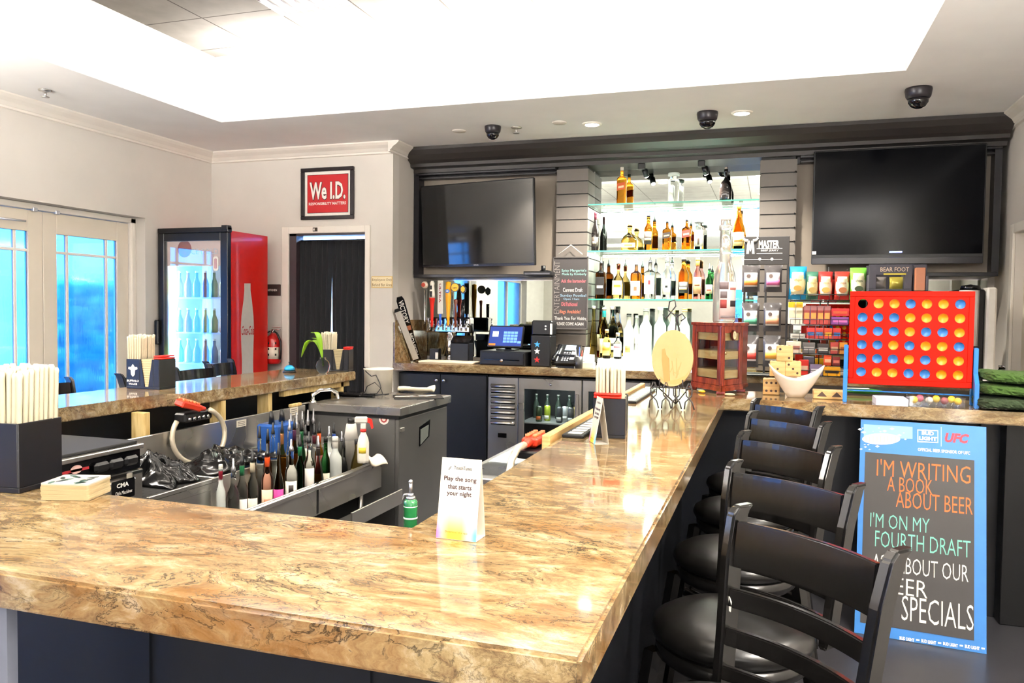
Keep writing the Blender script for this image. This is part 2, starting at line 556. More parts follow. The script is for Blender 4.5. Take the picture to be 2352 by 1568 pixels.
# crown moulding: profile (out from wall, down from ceiling)
CROWN = [(0, 0), (.105, 0), (.105, -.012), (.085, -.03), (.05, -.052), (.03, -.075), (.022, -.078), (.022, -.094), (0, -.098)]
def crown(name, a, b, out):
    a, b, out = V(a), V(b), V(out)
    mb = MB()
    n = len(CROWN)
    vs = [p + out * o + V((0, 0, d)) for p in (a, b) for o, d in CROWN]
    mb.add(vs, [(i, (i + 1) % n, n + (i + 1) % n, n + i) for i in range(n)] + [list(range(n)), [n + i for i in range(n)]])
    return struct(mb.obj(name, WHITE))
crown('trim_1', (LX, RY, CZ), (LX, DY, CZ), (1, 0, 0))
crown('trim_2', (LX, DY, CZ), (AX, DY, CZ), (0, -1, 0))
crown('trim_3', (AX, DY - .105, CZ), (AX, 6.9, CZ), (1, 0, 0))
crown('trim_4', (RX, RY, CZ), (RX, BY, CZ), (-1, 0, 0))
struct(MB().box(LX, LX + .015, 5.64, DY, 0, .12).box(LX, LX + .015, RY, 3.8, 0, .12).obj('baseboard_left', WHITE))
struct(MB().box(LX, -4.44, DY - .015, DY, 0, .12).obj('baseboard_back', WHITE))

# french doors in the left wall, leading to a rainy day outside
RAIN = thinglass('rain_streaked_glass', (.93, .98, 1), .06, .75, .2)
DX = -5.40
def leaf(name, y0, y1, hinge):
    root = bpy.data.objects.new(name, None); COL.objects.link(root); struct(root)
    root.location = (DX, 0, 0)
    zt, pz0, pz1, py0, py1 = 2.243, .28, 2.08, y0 + .125, y1 - .125
    MB().box(-.022, .022, y0, py0, .01, zt, .003).box(-.022, .022, py1, y1, .01, zt, .003).box(-.022, .022, py0, py1, .01, pz0, .003).box(-.022, .022, py0, py1, pz1, zt, .003).obj('leaf_frame', CREAM, root)
    MB().box(-.004, .004, py0, py1, pz0, pz1).obj('pane', RAIN, root)
    mb = MB()
    for yy in (py0 + .105, py1 - .105):
        mb.box(-.014, .014, yy - .012, yy + .012, pz0, pz1, .003)
    mb.box(-.0145, .0145, py0, py1, 1.925, 1.947, .003)
    mb.obj('muntins', WHITE, root)
    return root
d1 = leaf('door_1', 4.712, 5.568, 1)
MB().box(.022, .03, 4.755, 4.79, .985, 1.035, .002).obj('keyhole_plate', STEEL, d1)
d2 = leaf('door_2', 3.852, 4.708, 0)
mb = MB(); mb.cyl((.075, 3.9, 1.03), (.075, 4.69, 1.03), .036); mb.box(.02, .075, 4.62, 4.68, 1.0, 1.06); mb.box(.02, .075, 3.9, 3.95, 1.0, 1.06)
mb.obj('push_bar', mat('brushed_aluminium', (.72, .72, .74), .35, .8), d2)
MB().box(.022, .07, 4.05, 4.3, 2.12, 2.17, .01).cyl((.05, 4.28, 2.15), (.10, 4.50, 2.145), .008).obj('door_closer', mat('brushed_aluminium'), d2)
fr = bpy.data.objects.new('trim_5', None); COL.objects.link(fr); struct(fr)
mb = MB()
mb.box(LX - .2, LX - .10, 5.572, 5.632, 0, 2.29, .004).box(LX - .2, LX - .10, 3.828, 3.848, 0, 2.29, .004).box(LX - .2, LX - .10, 3.83, 5.63, 2.247, 2.292, .004)
mb.box(LX - .10, LX - .085, 5.575, 5.595, 0, 2.25).obj('door_frame', WHITE, fr)
MB().box(LX - .12, LX - .09, 4.60, 4.64, 2.232, 2.262, .004).box(LX - .12, LX - .09, 4.80, 4.84, 2.232, 2.262, .004).obj('top_strike', mat('brushed_aluminium'), fr)
for i, (y0, y1, z0, z1) in enumerate((W1, W2)):
    wr = bpy.data.objects.new('window_%d' % (i + 1), None); COL.objects.link(wr); struct(wr)
    mb = MB()
    for a in ((y0, y0 + .06, z0, z1), (y1 - .06, y1, z0, z1), (y0, y1, z0, z0 + .06), (y0, y1, z1 - .06, z1), ((y0 + y1) / 2 - .02, (y0 + y1) / 2 + .02, z0, z1)):
        mb.box(LX - .2, LX - .12, *a)
    mb.obj('window_frame', WHITE, wr)
    MB().box(LX - .165, LX - .157, y0, y1, z0, z1).obj('pane', RAIN, wr)
wr = bpy.data.objects.new('window_3', None); COL.objects.link(wr); struct(wr)
mb = MB()
for a in ((-.9, -.85, .9, 2.1), (.05, .1, .9, 2.1), (-.9, .1, .9, .95), (-.9, .1, 2.05, 2.1)):
    mb.box(a[0], a[1], RY - .08, RY + .01, a[2], a[3])
mb.obj('window_frame', WHITE, wr)
MB().box(-.9, .1, RY - .1, RY - .095, .9, 2.1).obj('pane', RAIN, wr)
mb = MB()
for k in range(36):
    mb.box(-.62, .04, RY - .03, RY - .012, .96 + k * .030, .972 + k * .030)
mb.obj('blind', mat('pale_blind', (.75, .9, .95), .5), wr)
# garden outside
struct(MB().box(-14, -5.6, -8, 14, -.12, -.02).obj('ground_outside', plain('8fb0b4', .9)))
HEDGE = mat('wet_hedge_leaves', hexc('6fa8a8'), .6, bscale=6)
for k, (x, y, s) in enumerate(((-9.8, 9.3, 1.0), (-12.2, 13.6, 1.1), (-10.2, 6.6, .9), (-14.5, 19.0, 1.5))):
    mb = MB(); rr = random.Random(k)
    for q in range(240):
        a, t = rr.uniform(0, 2 * PI), rr.uniform(0, 1)
        c = V((s * .8 * math.cos(a) * t ** .5, s * .8 * math.sin(a) * t ** .5, rr.uniform(.2, 1.9) * s))
        mb.sphere(c, rr.uniform(.06, .14) * s, 6)
    mb.cyl((0, 0, 0), (0, 0, 1.2 * s), .07)
    o = mb.obj('garden_shrub', HEDGE); o.location = (x, y, -.02)
    tag(o, ('blurred green shrub seen through the right french door leaf', 'tall green shrub at the far edge of the garden beyond the doors', 'low green shrub seen through the leaf with the push bar', 'tallest shrub far behind the others outside the doors')[k], 'shrub', 'shrubs in the garden')
    o['kind'] = 'thing'

# doorway with black curtains; a pale store room behind
KX0, KX1, KZ = KH[0], KH[1], KH[3]
kt = bpy.data.objects.new('trim_6', None); COL.objects.link(kt); struct(kt)
MB().box(KX0 - .075, KX0, DY - .02, DY, 0, KZ + .065, .004).box(KX1, KX1 + .05, DY - .02, DY, 0, KZ + .065, .004).box(KX0, KX1, DY - .02, DY, KZ, KZ + .065, .004).obj('door_casing', WHITE, kt)
MB().box(KX0, KX0 + .075, DY, DY + .12, 0, KZ).box(KX0, KX1, DY, DY + .12, KZ - .02, KZ).obj('dark_jamb', plain('3a3034', .4), kt)
kr = bpy.data.objects.new('wall_store_room', None); COL.objects.link(kr); struct(kr)
STORE = mat('store_room_paint', hexc('dce6f2'), .8)
MB().box(-5.2, -3.4, 8.4, 8.5, 0, 2.6).box(-5.3, -5.2, DY + .12, 8.5, 0, 2.6).box(-5.2, -3.4, DY + .12, 8.5, 2.6, 2.65).obj('store_walls', STORE, kr)
MB().box(-4.9, -4.5, 8.36, 8.4, 1.0, 2.3).obj('store_panel', plain('7f93b5', .5), kr)
area('store_room_light', (-4.2, 7.7, 2.58), (0, 0, -1), 1.2, .3, 22, (.55, .75, 1))
CURT = mat('black_curtain_cloth', hexc('1c1d20'), .9, bscale=60)
def curtain(x0, x1, z0, z1, taper, label):
    root = thing('curtain', label, 'curtain', (0, DY + .07, 0), 0, 'curtains in the doorway')
    def fn(u, v):
        xx = x0 + (x1 - x0) * u
        if taper > 0: xx = x0 + (x1 - taper * (1 - v) - x0) * u
        if taper < 0: xx = x1 + (x0 - taper * (1 - v) - x1) * (1 - u)
        return (xx, .014 * math.sin(u * 40 + .6 * math.sin(v * 5)) + .006 * math.sin(u * 17 + 2), z0 + (z1 - z0) * v)
    MB().slab(fn, 70, 8, .004).obj('cloth', CURT, root)
    return root
zc = PY(760, 553, DY + .07).z
xa, xb, xc = PY(682, 560, DY + .07).x, PY(760, 560, DY + .07).x, KX1
curtain(xa, xb + .012, .05, zc, .05, 'left black curtain panel hanging in the store room doorway')
curtain(xb + .014, xc - .004, .05, zc, -.012, 'right black curtain panel hanging in the store room doorway')
o = MB().cyl((KX0 + .075, DY + .085, zc + .005), (KX1, DY + .085, zc + .005), .009).obj('curtain_rod', BLACK)
tag(o, 'thin black rod carrying the doorway curtains', 'curtain rod')
# right wall doorway
wr = bpy.data.objects.new('window_4', None); COL.objects.link(wr); struct(wr)  # unseen window added to go with the fill light on this wall
mb = MB()
for a in ((-3.5, -3.4, .4, 2.6), (-.6, -.5, .4, 2.6), (-3.4, -.6, .4, .5), (-3.4, -.6, 2.5, 2.6)):
    mb.box(RX - .03, RX, *a)
mb.obj('window_frame', WHITE, wr)
MB().box(RX - .012, RX - .001, -3.4, -.6, .5, 2.5).obj('pane', plain('e8eef0', .2), wr)
dt = bpy.data.objects.new('door_3', None); COL.objects.link(dt); struct(dt)
MB().box(RX - .02, RX, ry, ry + .075, 0, 2.2, .004).box(RX - .02, RX, ry - 1.03, ry - .95, 0, 2.2, .004).box(RX - .02, RX, ry - .95, ry, 2.13, 2.2, .004).obj('door_casing', WHITE, dt)
MB().box(RX + .06, RX + .1, ry - .95, ry, .01, 2.13).obj('door_leaf', CREAM, dt)

# ---------------------------------------------------------------- granite bar
BZ = 1.067
poly = [(-3.42, .986), (-.224, .986), (-.224, 4.335), (1.69, 4.235), (1.69, 4.74), (-.715, 4.80), (-.700, 1.478), (-2.3, 1.495), (-2.965, 1.495), (-2.965, 3.27), (-2.955, 3.32), (-2.92, 3.35), (-2.885, 3.37), (-2.85, 5.08), (-3.42, 5.12)]
o = MB().prism(poly, .065, Matrix.Translation((0, 0, BZ - .065))).obj('bar_counter', GRANITE, bevel=.006)
tag(o, 'polished gold and cream granite bar top running round four sides', 'bar counter')
bb = thing('bar_carcass', 'blue black panelled base carrying the granite bar top, with pine studs inside', 'bar base')
mb = MB()
mb.box(-3.2, -.5, 1.2, 1.24, 0, BZ - .066).box(-.5, -.46, 1.2, 4.6, 0, BZ - .066).box(-.46, 1.12, 4.56, 4.6, 0, BZ - .066).box(1.121, 1.68, 4.70, 4.72, 0, BZ - .066).box(-3.2, -3.16, 1.24, 5.05, 0, BZ - .066).box(-3.16, -2.9, 5.0, 5.04, 0, BZ - .066)
for k in range(6):
    mb.box(-3.0 + k * .47, -2.99 + k * .47, 1.194, 1.2, .1, .95)
mb.obj('outer_panels', NAVY, bb)
MB().box(-1.30, -1.232, 1.0, 1.02, 0, BZ - .066).obj('end_strip', plain('6a6e7a', .5), bb)
for px, py in ((323, 948), (500, 905), (608, 895), (775, 880)):
    p = PX(px, py, -2.93)
    MB().box(-2.97, -2.89, p.y - .02, p.y + .02, .3, BZ - .068, .002).obj('stud', STUD, bb)
MB().box(-2.93, -2.89, 4.25, 5.06, BZ - .105, BZ - .066, .002).obj('stud_rail', STUD, bb)
MB().box(-.745, -.716, 2.62, 4.8, BZ - .06, BZ + .022, .004).obj('edge_strip', BIRCH, bb)
MB().box(1.02, 1.12, 4.50, 4.558, 0, BZ - .066).obj('dark_post', BLACK, bb)

# ---------------------------------------------------------------- built-in back bar
FY = 6.92
bs = thing('back_bar_surround', 'charcoal built-in surround with crown, two screen niches and slatted pilasters on back wall', 'built-in cabinet')
def niche_x(px): return PY(px, 500, FY).x
NL0, NL1, NR0, NR1 = AX + .012, -1.868, .180, 1.648
HZ = 2.815
# crown header
prof = [(BY, CZ - .002), (6.70, CZ - .002), (6.70, CZ - .03), (6.735, CZ - .07), (6.80, CZ - .11), (6.845, CZ - .13), (6.845, CZ - .16), (6.875, CZ - .165), (6.92, CZ - .17), (6.92, HZ), (BY, HZ)]
mb = MB()
n = len(prof)
vs = [(x, y, z) for x in (NL0 - .004, NR1 + .03) for y, z in prof]
mb.add(vs, [(i, (i + 1) % n, n + (i + 1) % n, n + i) for i in range(n)] + [list(range(n)), [n + i for i in range(n)]])
mb.obj('crown_header', CHAR, bs)
for x0, x1, z0 in ((NL0, NL1, 1.825), (NR0, NR1, 1.825)):
    nr = MB().box(x0, x1, 7.04, 7.08, z0, HZ).obj('niche_panel', TAUPE, bs)
    mb = MB()
    mb.box(x0, x1, FY, BY, z0, z0 + .03, .003).box(x0, x1, 7.0, 7.05, HZ - .055, HZ)
    mb.box(x0, x0 + .05, FY, BY, z0 + .03, HZ) if x0 < -2 else mb.box(x1 - .05, x1, FY, BY, z0 + .03, HZ)
    mb.obj('niche_frame', CHARD, bs)
    MB().box(x0 + .02, x1, FY - .012, 7.0, HZ - .025, HZ - .004, .004).box(x0 + .02, x1, FY + .01, 7.0, HZ - .06, HZ - .04, .004).obj('trim_bars', CHARD, bs)
def pilaster(x0, x1, zb, inner):
    y0 = 6.95
    core = MB().box(x0 + .012, x1 - .012, y0 + .012, BY - .001, zb, HZ).obj('pilaster', plain('191715', .6), bs)
    mb = MB()
    z = HZ - .02
    k = 0
    while z > zb + .01:
        z0 = max(z - .106, zb)
        mb.box(x0, x1, y0, BY - .002, z0, z - .002)
        z = z0 - .008
    mb.obj('slats', mat('slat_wall_paint', hexc('615b55'), .42), core)
    return core
pilaster(-1.866, -1.575, 1.04, 1)
pilaster(-.112, .178, 1.04, -1)
for k in range(9):
    z = HZ - .128 - k * .114
    MB().cyl((.166, 6.95, z), (.166, 6.925, z), .006, n=8).obj('slat_hook', BLACK, bs)
MB().box(-1.575, -.112, BY - .012, BY - .003, 1.04, HZ + .04).obj('mirror', MIRROR, bs)
MB().box(AX + .012, -1.868, BY - .010, BY - .003, 1.06, 1.815).obj('mirror', MIRROR, bs)
MB().box(.18, NR1, BY - .010, BY - .003, 1.06, 1.815).obj('mirror', MIRROR, bs)
for q0, q1 in ((NL0, NL1), (.18, NR1)):
    MB().box(q0, q1, BY - .02, BY - .003, 1.805, 1.825).obj('mirror_edge', CHROME, bs)
# glass shelves
SZ = (2.476, 2.062, 1.634)
GEDGE = mat('green_glass_edge', hexc('4fb9a3'), .1, 0, .3)
for z, lab in zip(SZ, ('topmost glass shelf, holding three kinds of tall bottles', 'middle glass shelf between the slatted pilasters', 'lowest glass shelf, above the white bottle step')):
    t = thing('glass_shelf', lab, 'shelf', (0, 0, z - .012), 0, 'glass shelves of the back bar')
    MB().box(-1.573, -.114, 6.953, BY - .014, 0, .012).obj('glass_panel', SHELFG, t)
    MB().box(-1.573, -.114, 6.948, 6.953, .0, .012).obj('front_edge', GEDGE, t)
# back counter, its cabinet and cooler
CB = 1.03
o = MB().prism([(AX + .004, 6.51), (RX - .01, 6.62), (RX - .01, BY - .004), (AX + .004, BY - .004)], .068, Matrix.Translation((0, 0, CB - .068))).obj('back_counter_top', GRANITE, bevel=.005)
tag(o, 'granite worktop of the back bar under the mirrors', 'worktop')
o = MB().box(AX + .003, AX + .02, 6.56, BY - .015, CB + .001, 1.42).box(AX + .004, AX + .018, 6.515, 6.558, CB + .001, 1.40).obj('backsplash', GRANITE)
tag(o, 'granite backsplash slab on the alcove side wall behind the leaning ski', 'backsplash')
cz = CB - .072
x_a, x_b, x_c, x_d = AX + .005, PY(1120, 900, 6.62).x, PY(1191, 900, 6.62).x, PY(1337, 900, 6.62).x
t = thing('base_cabinet', 'blue black two door cabinet with round chrome knobs under the register', 'cabinet')
MB().box(x_a, x_b - .004, 6.64, BY - .005, 0, cz - .02).obj('body', NAVY, t)
xm = PY(1012, 880, 6.62).x
for x0, x1, kx in ((x_a + .01, xm - .002, PY(1003, 873, 6.6).x), (xm + .002, x_b - .01, PY(1020, 875, 6.6).x)):
    d = MB().box(x0, x1, 6.615, 6.638, .1, cz - .025, .003).obj('door', NAVY, t)
    M = frame((kx, 6.615, PY(1003, 873, 6.6).z), (1, 0, 0), (0, 0, 1))
    MB().lathe([(.006, 0), (.006, .014), (.016, .018), (.018, .026), (.012, .033), (1e-4, .034)], 14, M).obj('knob', CHROME, d)
t = thing('back_bar_cooler', 'stainless two door glass front cooler with louvred end panel under the back counter', 'cooler')
x_e = 2 * x_d - x_c + .01
DARKIN = plain('15171c', .5)
MB().box(x_b, x_e, BY - .06, BY - .01, .02, cz - .02).box(x_b, x_e, 6.66, BY - .06, .02, .08).box(x_b, x_e, 6.66, BY - .06, cz - .05, cz - .02).box(x_e - .03, x_e, 6.66, BY - .06, .08, cz - .05).box(x_c - .03, x_c, 6.66, BY - .06, .08, cz - .05).obj('body', DARKIN, t)
mb = MB().box(x_b, x_c - .008, 6.63, 6.66, .05, cz - .03, .004)
lp = mb.obj('louvre_panel', STEEL, t)
mb = MB(); ms = MB()
for k in range(8):
    z = cz - .115 - k * .047
    ms.box(x_b + .03, x_c - .035, 6.629, 6.632, z - .012, z + .004)
    mb.slab(lambda u, v, z=z: (x_b + .028 + (x_c - x_b - .062) * u, 6.612 + .016 * v ** 2, z - .002 + .026 * v), 2, 4, .002)
mb.obj('louvres', STEEL, lp); ms.obj('louvre_slots', BLACKG, lp)
z0 = PY(1155, 1000, 6.62).z
MB().box((x_b + x_c) / 2 - .045, (x_b + x_c) / 2 + .035, 6.622, 6.631, z0 - .02, z0 + .02, .002).obj('thermostat_window', BLACKG, lp)
for x0, x1 in ((x_c, x_d - .005), (x_d + .005, x_e)):
    d = MB().box(x0, x1, 6.62, 6.655, cz - .125, cz - .03, .003).box(x0, x0 + .05, 6.62, 6.655, .08, cz - .12, .003).box(x1 - .06, x1, 6.62, 6.655, .08, cz - .12, .003).box(x0, x1, 6.62, 6.655, .05, .13, .003).obj('door', STEEL, t)
    MB().box(x0 + .05, x1 - .06, 6.636, 6.642, .13, cz - .125).obj('glass_pane', PANE, d)
    MB().box(x1 - .05, x1 - .025, 6.600, 6.62, .35, cz - .15, .004).obj('handle', STEEL, d)
    mb = MB(); mb.cyl(((x0 + x1) / 2 + .01, 6.62, cz - .078), ((x0 + x1) / 2 + .01, 6.612, cz - .078), .013); mb.obj('lock', CHROME, d)
zsh = PY(1250, 968, 6.75).z
MB().box(x_c + .01, x_e - .03, 6.67, BY - .08, zsh - .012, zsh).obj('wire_shelf', mat('pale_wire', (.7, .7, .7), .3, .6), t)
area('cooler_lamp', (x_c + .28, 6.72, cz - .06), (.1, .5, -1), .4, .03, .35, (.9, 1, .95))

# ---------------------------------------------------------------- bar stools
def make_stool():
    t = thing('bar_stool', '', 'bar stool', (0, 0, 0), 0, '')
    # faces -Y in its own frame; the back stands at +y
    def post(s):
        mb = MB()
        P = [(s * .158, .165, .70), (s * .166, .185, .85), (s * .176, .205, 1.0), (s * .182, .228, 1.085), (s * .183, .247, 1.102)]
        prev = None
        vs = []
        for (x, y, z) in P:
            for dx, dy in ((-.0125, -.024), (.0125, -.024), (.0125, .024), (-.0125, .024)):
                vs.append((x + dx, y + dy, z))
        fs = [(i * 4 + k, i * 4 + (k + 1) % 4, i * 4 + 4 + (k + 1) % 4, i * 4 + 4 + k) for i in range(4) for k in range(4)] + [(0, 1, 2, 3), (16, 17, 18, 19)]
        mb.add(vs, fs)
        return mb
    for s in (-1, 1):
        post(s).obj('back_post', STOOLW, t, bevel=.005)
    for (z0, z1, w0, ins) in ((.975, 1.072, .168, .006), (.893, .933, .164, .0), (.815, .852, .160, 0), (.745, .775, .157, 0)):
        yb = .183 + (z0 + z1 - 1.7) / 2 * .16
        def fn(u, v, z0=z0, z1=z1, w0=w0, yb=yb):
            x = -w0 + 2 * w0 * u
            return (x, yb + .028 * (1 - (2 * u - 1) ** 2) + (z0 + (z1 - z0) * v - z0) * .12, z0 + (z1 - z0) * v)
        MB().slab(fn, 12, 2, -.018, False).obj('back_rail', STOOLW, t, bevel=.003)
    MB().lathe([(1e-4, .775), (.10, .772), (.165, .764), (.192, .748), (.198, .73), (.192, .715), (.18, .708), (1e-4, .706)], 36).obj('seat', VINYL, t)
    MB().lathe([(.17, .66), (.185, .672), (.185, .706), (.1, .707)], 32).obj('seat_ring', STOOLW, t)
    for sx in (-1, 1):
        for sy in (-1, 1):
            M = Matrix.Identity(4)
            MB().add([(sx * (a + i * .016), sy * (a + j * .016), z) for z, a in ((0, .205), (.67, .135)) for i, j in ((-1, -1), (1, -1), (1, 1), (-1, 1))], [(0, 1, 2, 3), (4, 5, 6, 7)] + [(k, (k + 1) % 4, 4 + (k + 1) % 4, 4 + k) for k in range(4)]).obj('leg', STOOLW, t)
    a = .183
    for z, q in ((.24, .182), (.40, .166)):
        for g in range(4):
            Mr = Matrix.Rotation(g * PI / 2, 4, 'Z')
            if z > .3 and g % 2: continue
            MB().box(-q, q, q - .012, q + .012, z - .014, z + .014, .003, Mr).obj('footrest' if g == 2 else 'stretcher', STEEL if (g == 2 and z < .3) else STOOLW, t)
    return t
stool = make_stool()
AL, BL = [(1700, 1160), (1697, 1060), (1712, 990), (1735, 945), (1750, 916)], [(2062, 1262), (1955, 1110), (1915, 1025), (1890, 968), (1868, 931)]
SL = ['black wooden bar stool nearest the camera, with a chipped right back post', 'black bar stool directly behind the nearest one at right bar arm', 'black bar stool in the middle of the row of five at right bar arm', 'black bar stool in front of the last one at right bar arm', 'black bar stool deepest in the corner between the right arm and wing']
for k in range(5):
    A, B = PZ(*AL[k], 1.1), PZ(*BL[k], 1.1)
    d = (B - A); ang = math.atan2(d.y, d.x) + PI      # rail runs from right post to left post
    nrm = V((-.65, -.76, 0))
    d.normalize(); nrm = V((d.y, -d.x, 0))
    if nrm.y > 0: nrm = -nrm
    rz = math.atan2(nrm.y, nrm.x) + PI / 2
    c = (A + B) / 2 + nrm * .236
    c.z = 0
    if k == 0:
        at(stool, c, rz); stool['label'] = SL[0]; stool['group'] = 'bar stools along the right bar arm'
        o = MB().prism([(-.01, -.014), (.012, -.016), (.014, .006), (.008, .016), (-.008, .012), (-.012, .002)], .0006, frame((-.163, .180, .902), (1, 0, 0), (0, 0, 1))).obj('paint_chip', PAPER, stool)
    else:
        dup(stool, c, rz, SL[k], 'bar stools along the right bar arm')
for k, (px, py, rz, lab) in enumerate(((180, 876, -1.35, 'black bar stool behind the left bar arm, in front of the glass doors'), (428, 853, -1.5, 'black bar stool behind the left bar arm, in front of the drink fridge'), (515, 842, -1.6, 'black bar stool behind the left bar arm, below the red fridge side'), (610, 833, -1.45, 'black bar stool behind the left bar arm, next to the fire extinguisher'))):
    p = PZ(px, py, 1.10)
    c = V((p.x - .03 - (.25 if k == 3 else 0), p.y + (0, -.1, 0, .14)[k], 0))
    dup(stool, (c.x, c.y, 0), PI / 2 + .15 * (k % 2), lab, 'bar stools behind the left bar arm')
# ---------------------------------------------------------------- printing on surfaces seen in the photo
def hit(px, py, O, n):
    d = ray(px, py)
    return EYE + d * ((V(O) - EYE).dot(n) / d.dot(n))
class Face:
    # a flat face: origin and axes in world space; parts are made in the local frame of their thing
    def __init__(s, O, xd, yd, parent=None):
        s.O, s.x, s.y = V(O), V(xd).normalized(), V(yd).normalized()
        s.n = s.x.cross(s.y)
        s.p = parent
        if parent:
            bpy.context.view_layer.update()
        s.inv = parent.matrix_world.inverted() if parent else Matrix.Identity(4)
    def uv(s, px, py):
        q = hit(px, py, s.O, s.n) - s.O
        return q.dot(s.x), q.dot(s.y)
    def loc(s, u, v, h=0):
        return s.inv @ (s.O + s.x * u + s.y * v + s.n * h)
    def axes(s):
        r = s.inv.to_3x3()
        return (r @ s.x, r @ s.y)
    def text(s, t, x0, y0, x1, y1, h, m, name='lettering', bold=0, shear=0, off=.0015, parent=None):
        # px box: (x0, y0) middle of the left end, (x1, y1) middle of the right end, h = height in px at the middle
        a, b = s.uv(x0, y0), s.uv(x1, y1)
        mx, my = (x0 + x1) / 2, (y0 + y1) / 2
        hh = s.uv(mx, my - h / 2)[1] - s.uv(mx, my + h / 2)[1]
        return txt(t, math.dist(a, b), hh, s.loc((a[0] + b[0]) / 2, (a[1] + b[1]) / 2), s.axes(), m, parent or s.p, name, bold, shear, off)
    def plate(s, u0, v0, u1, v1, th, name, m, h=0, r=0, parent=None):
        ax = s.axes()
        o = s.loc((u0 + u1) / 2, (v0 + v1) / 2, h)
        poly = rrect(u1 - u0, v1 - v0, r) if r else [((u0 - u1) / 2, (v0 - v1) / 2), ((u1 - u0) / 2, (v0 - v1) / 2), ((u1 - u0) / 2, (v1 - v0) / 2), ((u0 - u1) / 2, (v1 - v0) / 2)]
        return MB().prism(poly, th, frame(o, *ax)).obj(name, m, parent or s.p)
def ink(h):
    return plain(h, .6)
W_ = ink('f4f1ea'); K_ = ink('1a181a')

# framed sign over the doorway
FW = Face((0, DY, 0), *XZ)
u0, v0 = FW.uv(694, 506); u1, v1 = FW.uv(815, 382)
t = thing('framed_sign', 'square red sign in a black frame over the curtained doorway', 'sign', (0, DY, 0))
F = Face((0, DY, 0), *XZ, t)
MB().box(u0, u1, -.03, -.001, v0, v0 + .035, .004).box(u0, u1, -.03, -.001, v1 - .035, v1, .004).box(u0, u0 + .035, -.03, -.001, v0 + .035, v1 - .035, .004).box(u1 - .035, u1, -.03, -.001, v0 + .035, v1 - .035, .004).obj('frame', plain('241d20', .25), t)
F.plate(u0 + .034, v0 + .034, u1 - .034, v1 - .034, .004, 'white_mount', PAPER, .004)
F.plate(u0 + .062, v0 + .062, u1 - .062, v1 - .062, .002, 'dark_line', K_, .008)
F.plate(u0 + .066, v0 + .066, u1 - .066, v1 - .066, .002, 'red_print', plain('c4161f', .35), .0095)
for s_, bx, m, b_, o_ in (('We I.D.', (713, 438.5, 795, 438.5, 43), K_, .055, .0122), ('We I.D.', (713, 438, 795, 438, 40), W_, .028, .0135), ('RESPONSIBILITY MATTERS', (711, 468, 796, 467, 6.5), W_, .02, .0125)):
    F.text(s_, *bx, m, bold=b_, off=o_)
# cream notice by the door
u0, v0 = FW.uv(854, 661); u1, v1 = FW.uv(902, 634)
t = thing('staff_notice', 'cream paper notice with two lines of brown letters beside the doorway', 'sign', (0, DY, 0))
F = Face((0, DY, 0), *XZ, t)
F.plate(u0, v0, u1, v1, .006, 'board', plain('e2c27e', .6), .001)
F.plate(u0 + .008, v0 + .008, u1 - .008, v1 - .008, .001, 'paper', plain('f2e4bd', .7), .007)
F.text('Employees Only', 856, 643, 901, 643, 7, ink('7a5418'), off=.009)
F.text('Behind Bar Area', 856, 654, 901, 654, 7, ink('7a5418'), off=.009)
u0, v0 = FW.uv(610, 679); u1, v1 = FW.uv(645, 653)
t = thing('kitchen_sign', 'small dark brown sign with white letters beside the red fridge', 'sign', (0, DY, 0))
F = Face((0, DY, 0), *XZ, t)
F.plate(u0, v0, u1, v1, .012, 'board', plain('3a302e', .4), .001, .004)
F.text('KITCHEN', 617, 666, 638, 666, 5, W_, off=.0135, bold=.02)
t = thing('door_plate', 'tiny dark plate on the white casing above the curtains', 'plate', (0, DY - .02, 0))
u0, v0 = FW.uv(722, 532); u1, v1 = FW.uv(732, 523)
F = Face((0, DY - .02, 0), *XZ, t)
F.plate(u0, v0, u1, v1, .006, 'plate', plain('3b3020', .5), .0005)
F.plate(u0 + .006, v0 + .008, (u0 + u1) / 2 - .004, v1 - .008, .0006, 'pale_mark', W_, .0066)
# fire extinguisher
p = PY(628, 790, DY - .09)
zb, zt = PY(628, 828, DY - .09).z, PY(628, 765, DY - .09).z
t = thing('fire_extinguisher', 'red fire extinguisher hung on the wall between fridge and doorway', 'fire extinguisher', (p.x, DY - .09, zb - .03))
h = zt - zb + .03
MB().lathe([(1e-4, 0), (.062, .002), (.07, .02), (.07, h * .78), (.06, h * .88), (.03, h * .96), (.024, h), (1e-4, h + .001)], 22).obj('cylinder', plain('c01a1a', .2, coat=.4), t)
la = MB(); la.slab(lambda u, v: (.0715 * math.cos(-PI * .95 + PI * .9 * u), .0715 * math.sin(-PI * .95 + PI * .9 * u), .05 + h * .38 * v), 14, 1, -.0006)
lo = la.obj('label', plain('efe6d4', .6), t)
mb = MB()
for k in range(9):
    a = -PI * .85 + k % 3 * PI * .3
    mb.slab(lambda u, v, a=a, k=k: (.0728 * math.cos(a + .2 * u), .0728 * math.sin(a + .2 * u), .08 + k // 3 * .055 + .02 * v), 3, 1, -.0004)
mb.obj('label_marks', K_, lo)
MB().cyl((0, 0, h), (0, 0, h + .03), .022).box(-.015, .075, -.012, .012, h + .03, h + .04, .003).box(-.015, .085, -.01, .01, h + .055, h + .064, .003, Matrix.Translation((0, 0, 0))).obj('valve', CHROME, t)
MB().tube([(.02, -.02, h + .02), (.07, -.04, h), (.098, -.03, h * .75), (.094, -.02, h * .4), (.088, -.02, h * .15)], .009).obj('hose', BLACK, t)
MB().tube([(-.02, -.02, h + .02), (-.06, -.03, h), (-.085, -.02, h * .8)], .006).obj('carry_strap', BLACK, t)
MB().box(-.03, .03, .068, .0885, h * .3, h * .5).obj('wall_bracket', STEEL, t)

